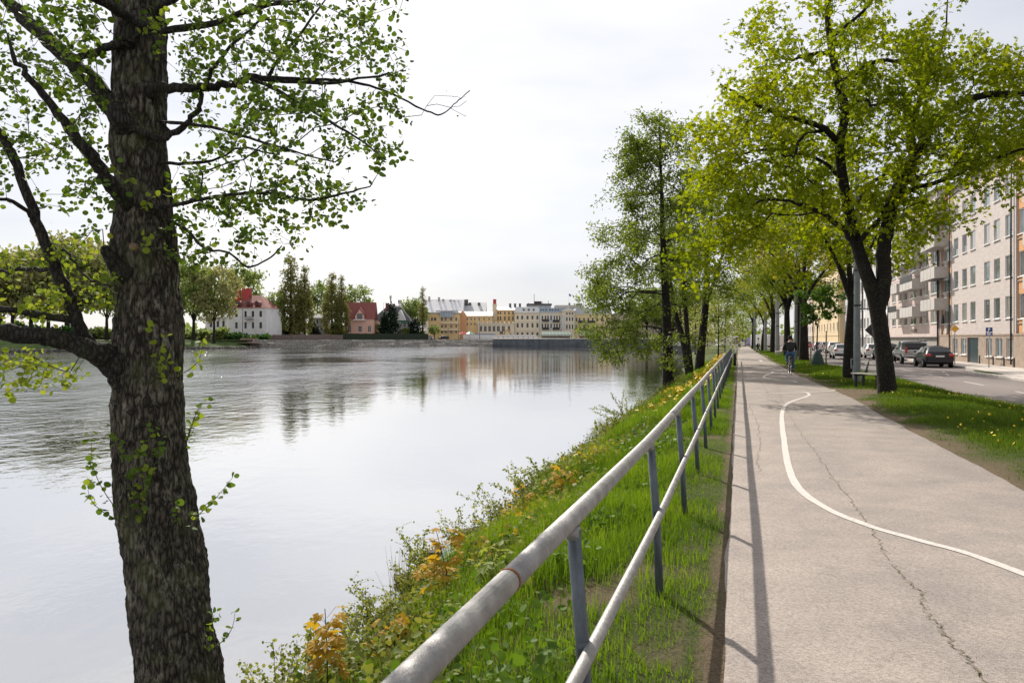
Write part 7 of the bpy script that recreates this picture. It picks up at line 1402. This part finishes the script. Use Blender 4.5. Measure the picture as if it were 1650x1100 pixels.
setf(copy_tree(fC), 575, 350, 461, 16, 'round green tree behind the salmon house roof', 3, .9); setf(copy_tree(fC), 516, 330, 455, 16, 'pale tree behind the gap between poplar pairs', 4, .9); setf(copy_tree(fC), 661, 330, 482, 16, 'light green tree behind the thin poplar', 5, .9); setf(copy_tree(fC), 672, 335, 484, 16, 'second light green tree behind the thin poplar', .5, .8)
setf(cA, 629, 306, 489, 14, 'dark conifer before the slate roofed house', 0, .95); setf(copy_tree(cA), 618, 306, 505, 14, 'lower dark conifer beside the white flag mast', 1, .7)
for px, yt, lab in ((476, 508, 'dark shrub under the tallest poplar'), (455, 515, 'dark shrub beside the narrow green tree'), (506, 518, 'dark shrub under the slim second poplar'), (543, 516, 'dark shrub under the right poplar pair'), (668, 513, 'dark green bush left of the ochre flats'), (606, 522, 'light bush at the corner of the salmon house'), (655, 528, 'small bush by the slate house corner'), (700, 524, 'young tree before the ochre flats')):
    setf(copy_tree(fC if px in (606, 655, 700) else cA), px, 288 + (px - 460) * .13, yt, 16 if px in (606, 655, 700) else 14, lab, px, 1.3, 'shrub', 'garden shrubs across the river')
for px, Y, yt, kind, w_, lab in ((20, 196, 398, 'B', .95, 'olive spring tree at the left edge across the river'), (78, 205, 392, 'A', .9, 'green tree across the river behind the drawn branch'), (128, 208, 372, 'B', .95, 'hazy olive tree across the river left of the big trunk'), (172, 212, 405, 'A', .85, 'green tree half covered by the big trunk'), (-45, 192, 400, 'A', 1.0, 'green tree just entering at the left margin'), (50, 260, 400, 'B', 1.1, 'pale tree behind the left bank trees'), (108, 262, 408, 'C', 1.4, 'light green tree behind the olive one'), (205, 235, 420, 'B', .8, 'olive tree right behind the big trunk'), (0, 255, 410, 'C', 1.3, 'light green tree deep behind the left margin'), (255, 240, 440, 'C', 1.0, 'light green tree showing at the right side of the big trunk')):
    src, h = {'A': (fA, 20), 'B': (fB, 20), 'C': (fC, 16)}[kind]; o = fB if (kind == 'B' and px == 20) else copy_tree(src); setf(o, px, Y, yt, h, lab, px * .37, w_)
for px, Y, mt, lab in ((40, 245, white_p, 'white car under the trees at the far left'), (75, 246, white_p, 'second white car under the far left trees'), (265, 262, grey_p, 'grey car parked left of the villa wing'), (300, 262, white_p, 'white car parked left of the villa wing')):
    b = P(px, 545, Y); c = car(ESTATE, mt, 0, 0, lab); c.location = (b[0], Y, FARZ); c.rotation_euler.z = 1.6
fC_u = copy_tree(fC); setf(fC_u, 1085, 360, 488, 16, 'green tree across the river behind the alder trunks', 3, 1.3); setf(copy_tree(fC), 1015, 372, 494, 16, 'green tree beyond the pale riverside block', 1, 1.3)
for px_, yt_, lab_ in ((1042, 456, 'tall green tree across the river just right of the pale riverside block'), (1066, 470, 'green tree across the river behind the tallest alder trunk'), (1090, 452, 'tall green tree across the river between the alder trunks'), (1122, 462, 'green tree across the river behind the leaning alder')): setf(copy_tree(fA), px_, 346 + (px_ - 1042) * .12, yt_, 20, lab_, px_, .95)
setf(fC, 1112, 365, 484, 16, 'light tree across the river left of the leaning alder', 2, 1.3)
# leafy hedges under the left bank trees
for pxa, pxb, Yh_, hh_, mt, lab in ((-70, 120, 250, 6.5, lf_green, 'tall green hedge under the trees at the far left'), (110, 330, 258, 5.0, lf_far, 'light green hedge behind the lawn either side of the big trunk'), (322, 368, 253.5, 4.6, lf_far, 'light bushes before the low white wing'), (366, 432, 254.5, 2.4, lf_green, 'low green shrubs along the foot of the white villa')):
    R = np.random.default_rng(int(Yh_)); n_ = int(26 * (pxb - pxa)); x = R.uniform((pxa - CX) / F * Yh_, (pxb - CX) / F * Yh_, n_); top_ = hh_ * (.72 + .5 * vn2(x, x * 0, .18) + .25 * vn2(x, x * 0, .6, 3)); xm = x.mean()
    pos = np.stack([x - xm, R.normal(0, 1.1, n_), top_ * R.random(n_) ** .7], -1); V, Fc = scatter(LEAF_SPRAY[0], LEAF_SPRAY[1], pos, leaf_frames(R, n_, R.normal(0, 1, (n_, 3)), .9), R.uniform(.5, 1.1, n_))
    root = empty('hedge', (xm, Yh_, FARZ)); o = obj('foliage', np_mesh('foliage', V, Fc, mt), root); o['kind'] = 'stuff'; m_ = MB(); m_.box(x.min() - xm, x.max() - xm, -.5, .5, 0, hh_ * .45); m_.build('hedge_core', MATS['dark_hedge'], root); tag(root, lab, 'hedge')
# hazy wood closing the horizon
R = np.random.default_rng(5); n_ = 5200; a = R.uniform(-.75, .75, n_); rr = R.uniform(720, 900, n_); pos = np.stack([np.sin(a) * rr, np.cos(a) * rr, FARZ + R.random(n_) ** 1.3 * (11 + 5 * np.sin(a * 17) + 3 * np.sin(a * 41))], -1)
V, Fc = scatter(LEAF_SPRAY[0], LEAF_SPRAY[1], pos, leaf_frames(R, n_, R.normal(0, 1, (n_, 3)), .9), R.uniform(4, 8, n_)); tag(obj('distant_wood', np_mesh('distant_wood', V, Fc, lf_far)), 'low distant wood along the horizon', 'wood', kind='stuff')

# faint steam over the roofs
m, n, b = newmat('steam'); n.nodes.remove(b); pv_ = nd(n, 'ShaderNodeVolumePrincipled', Density=.05); pv_.inputs['Color'].default_value = (1, 1, 1, 1); n.links.new(pv_.outputs[0], n.nodes['Material Output'].inputs['Volume'])
m_ = MB()
for px, py, r in ((879, 472, 1.0), (881, 469, 1.3), (884, 465.5, 1.5), (888, 462, 1.6), (891, 459, 1.1)):
    p = P(px, py, 420); m_.lathe([(.001, -r), (r * .7, -r * .7), (r, 0), (r * .7, r * .7), (.001, r)], 10, p)
tag(m_.build('steam', m), 'thin wisp of white steam rising over the hotel roofs', 'steam', kind='stuff')
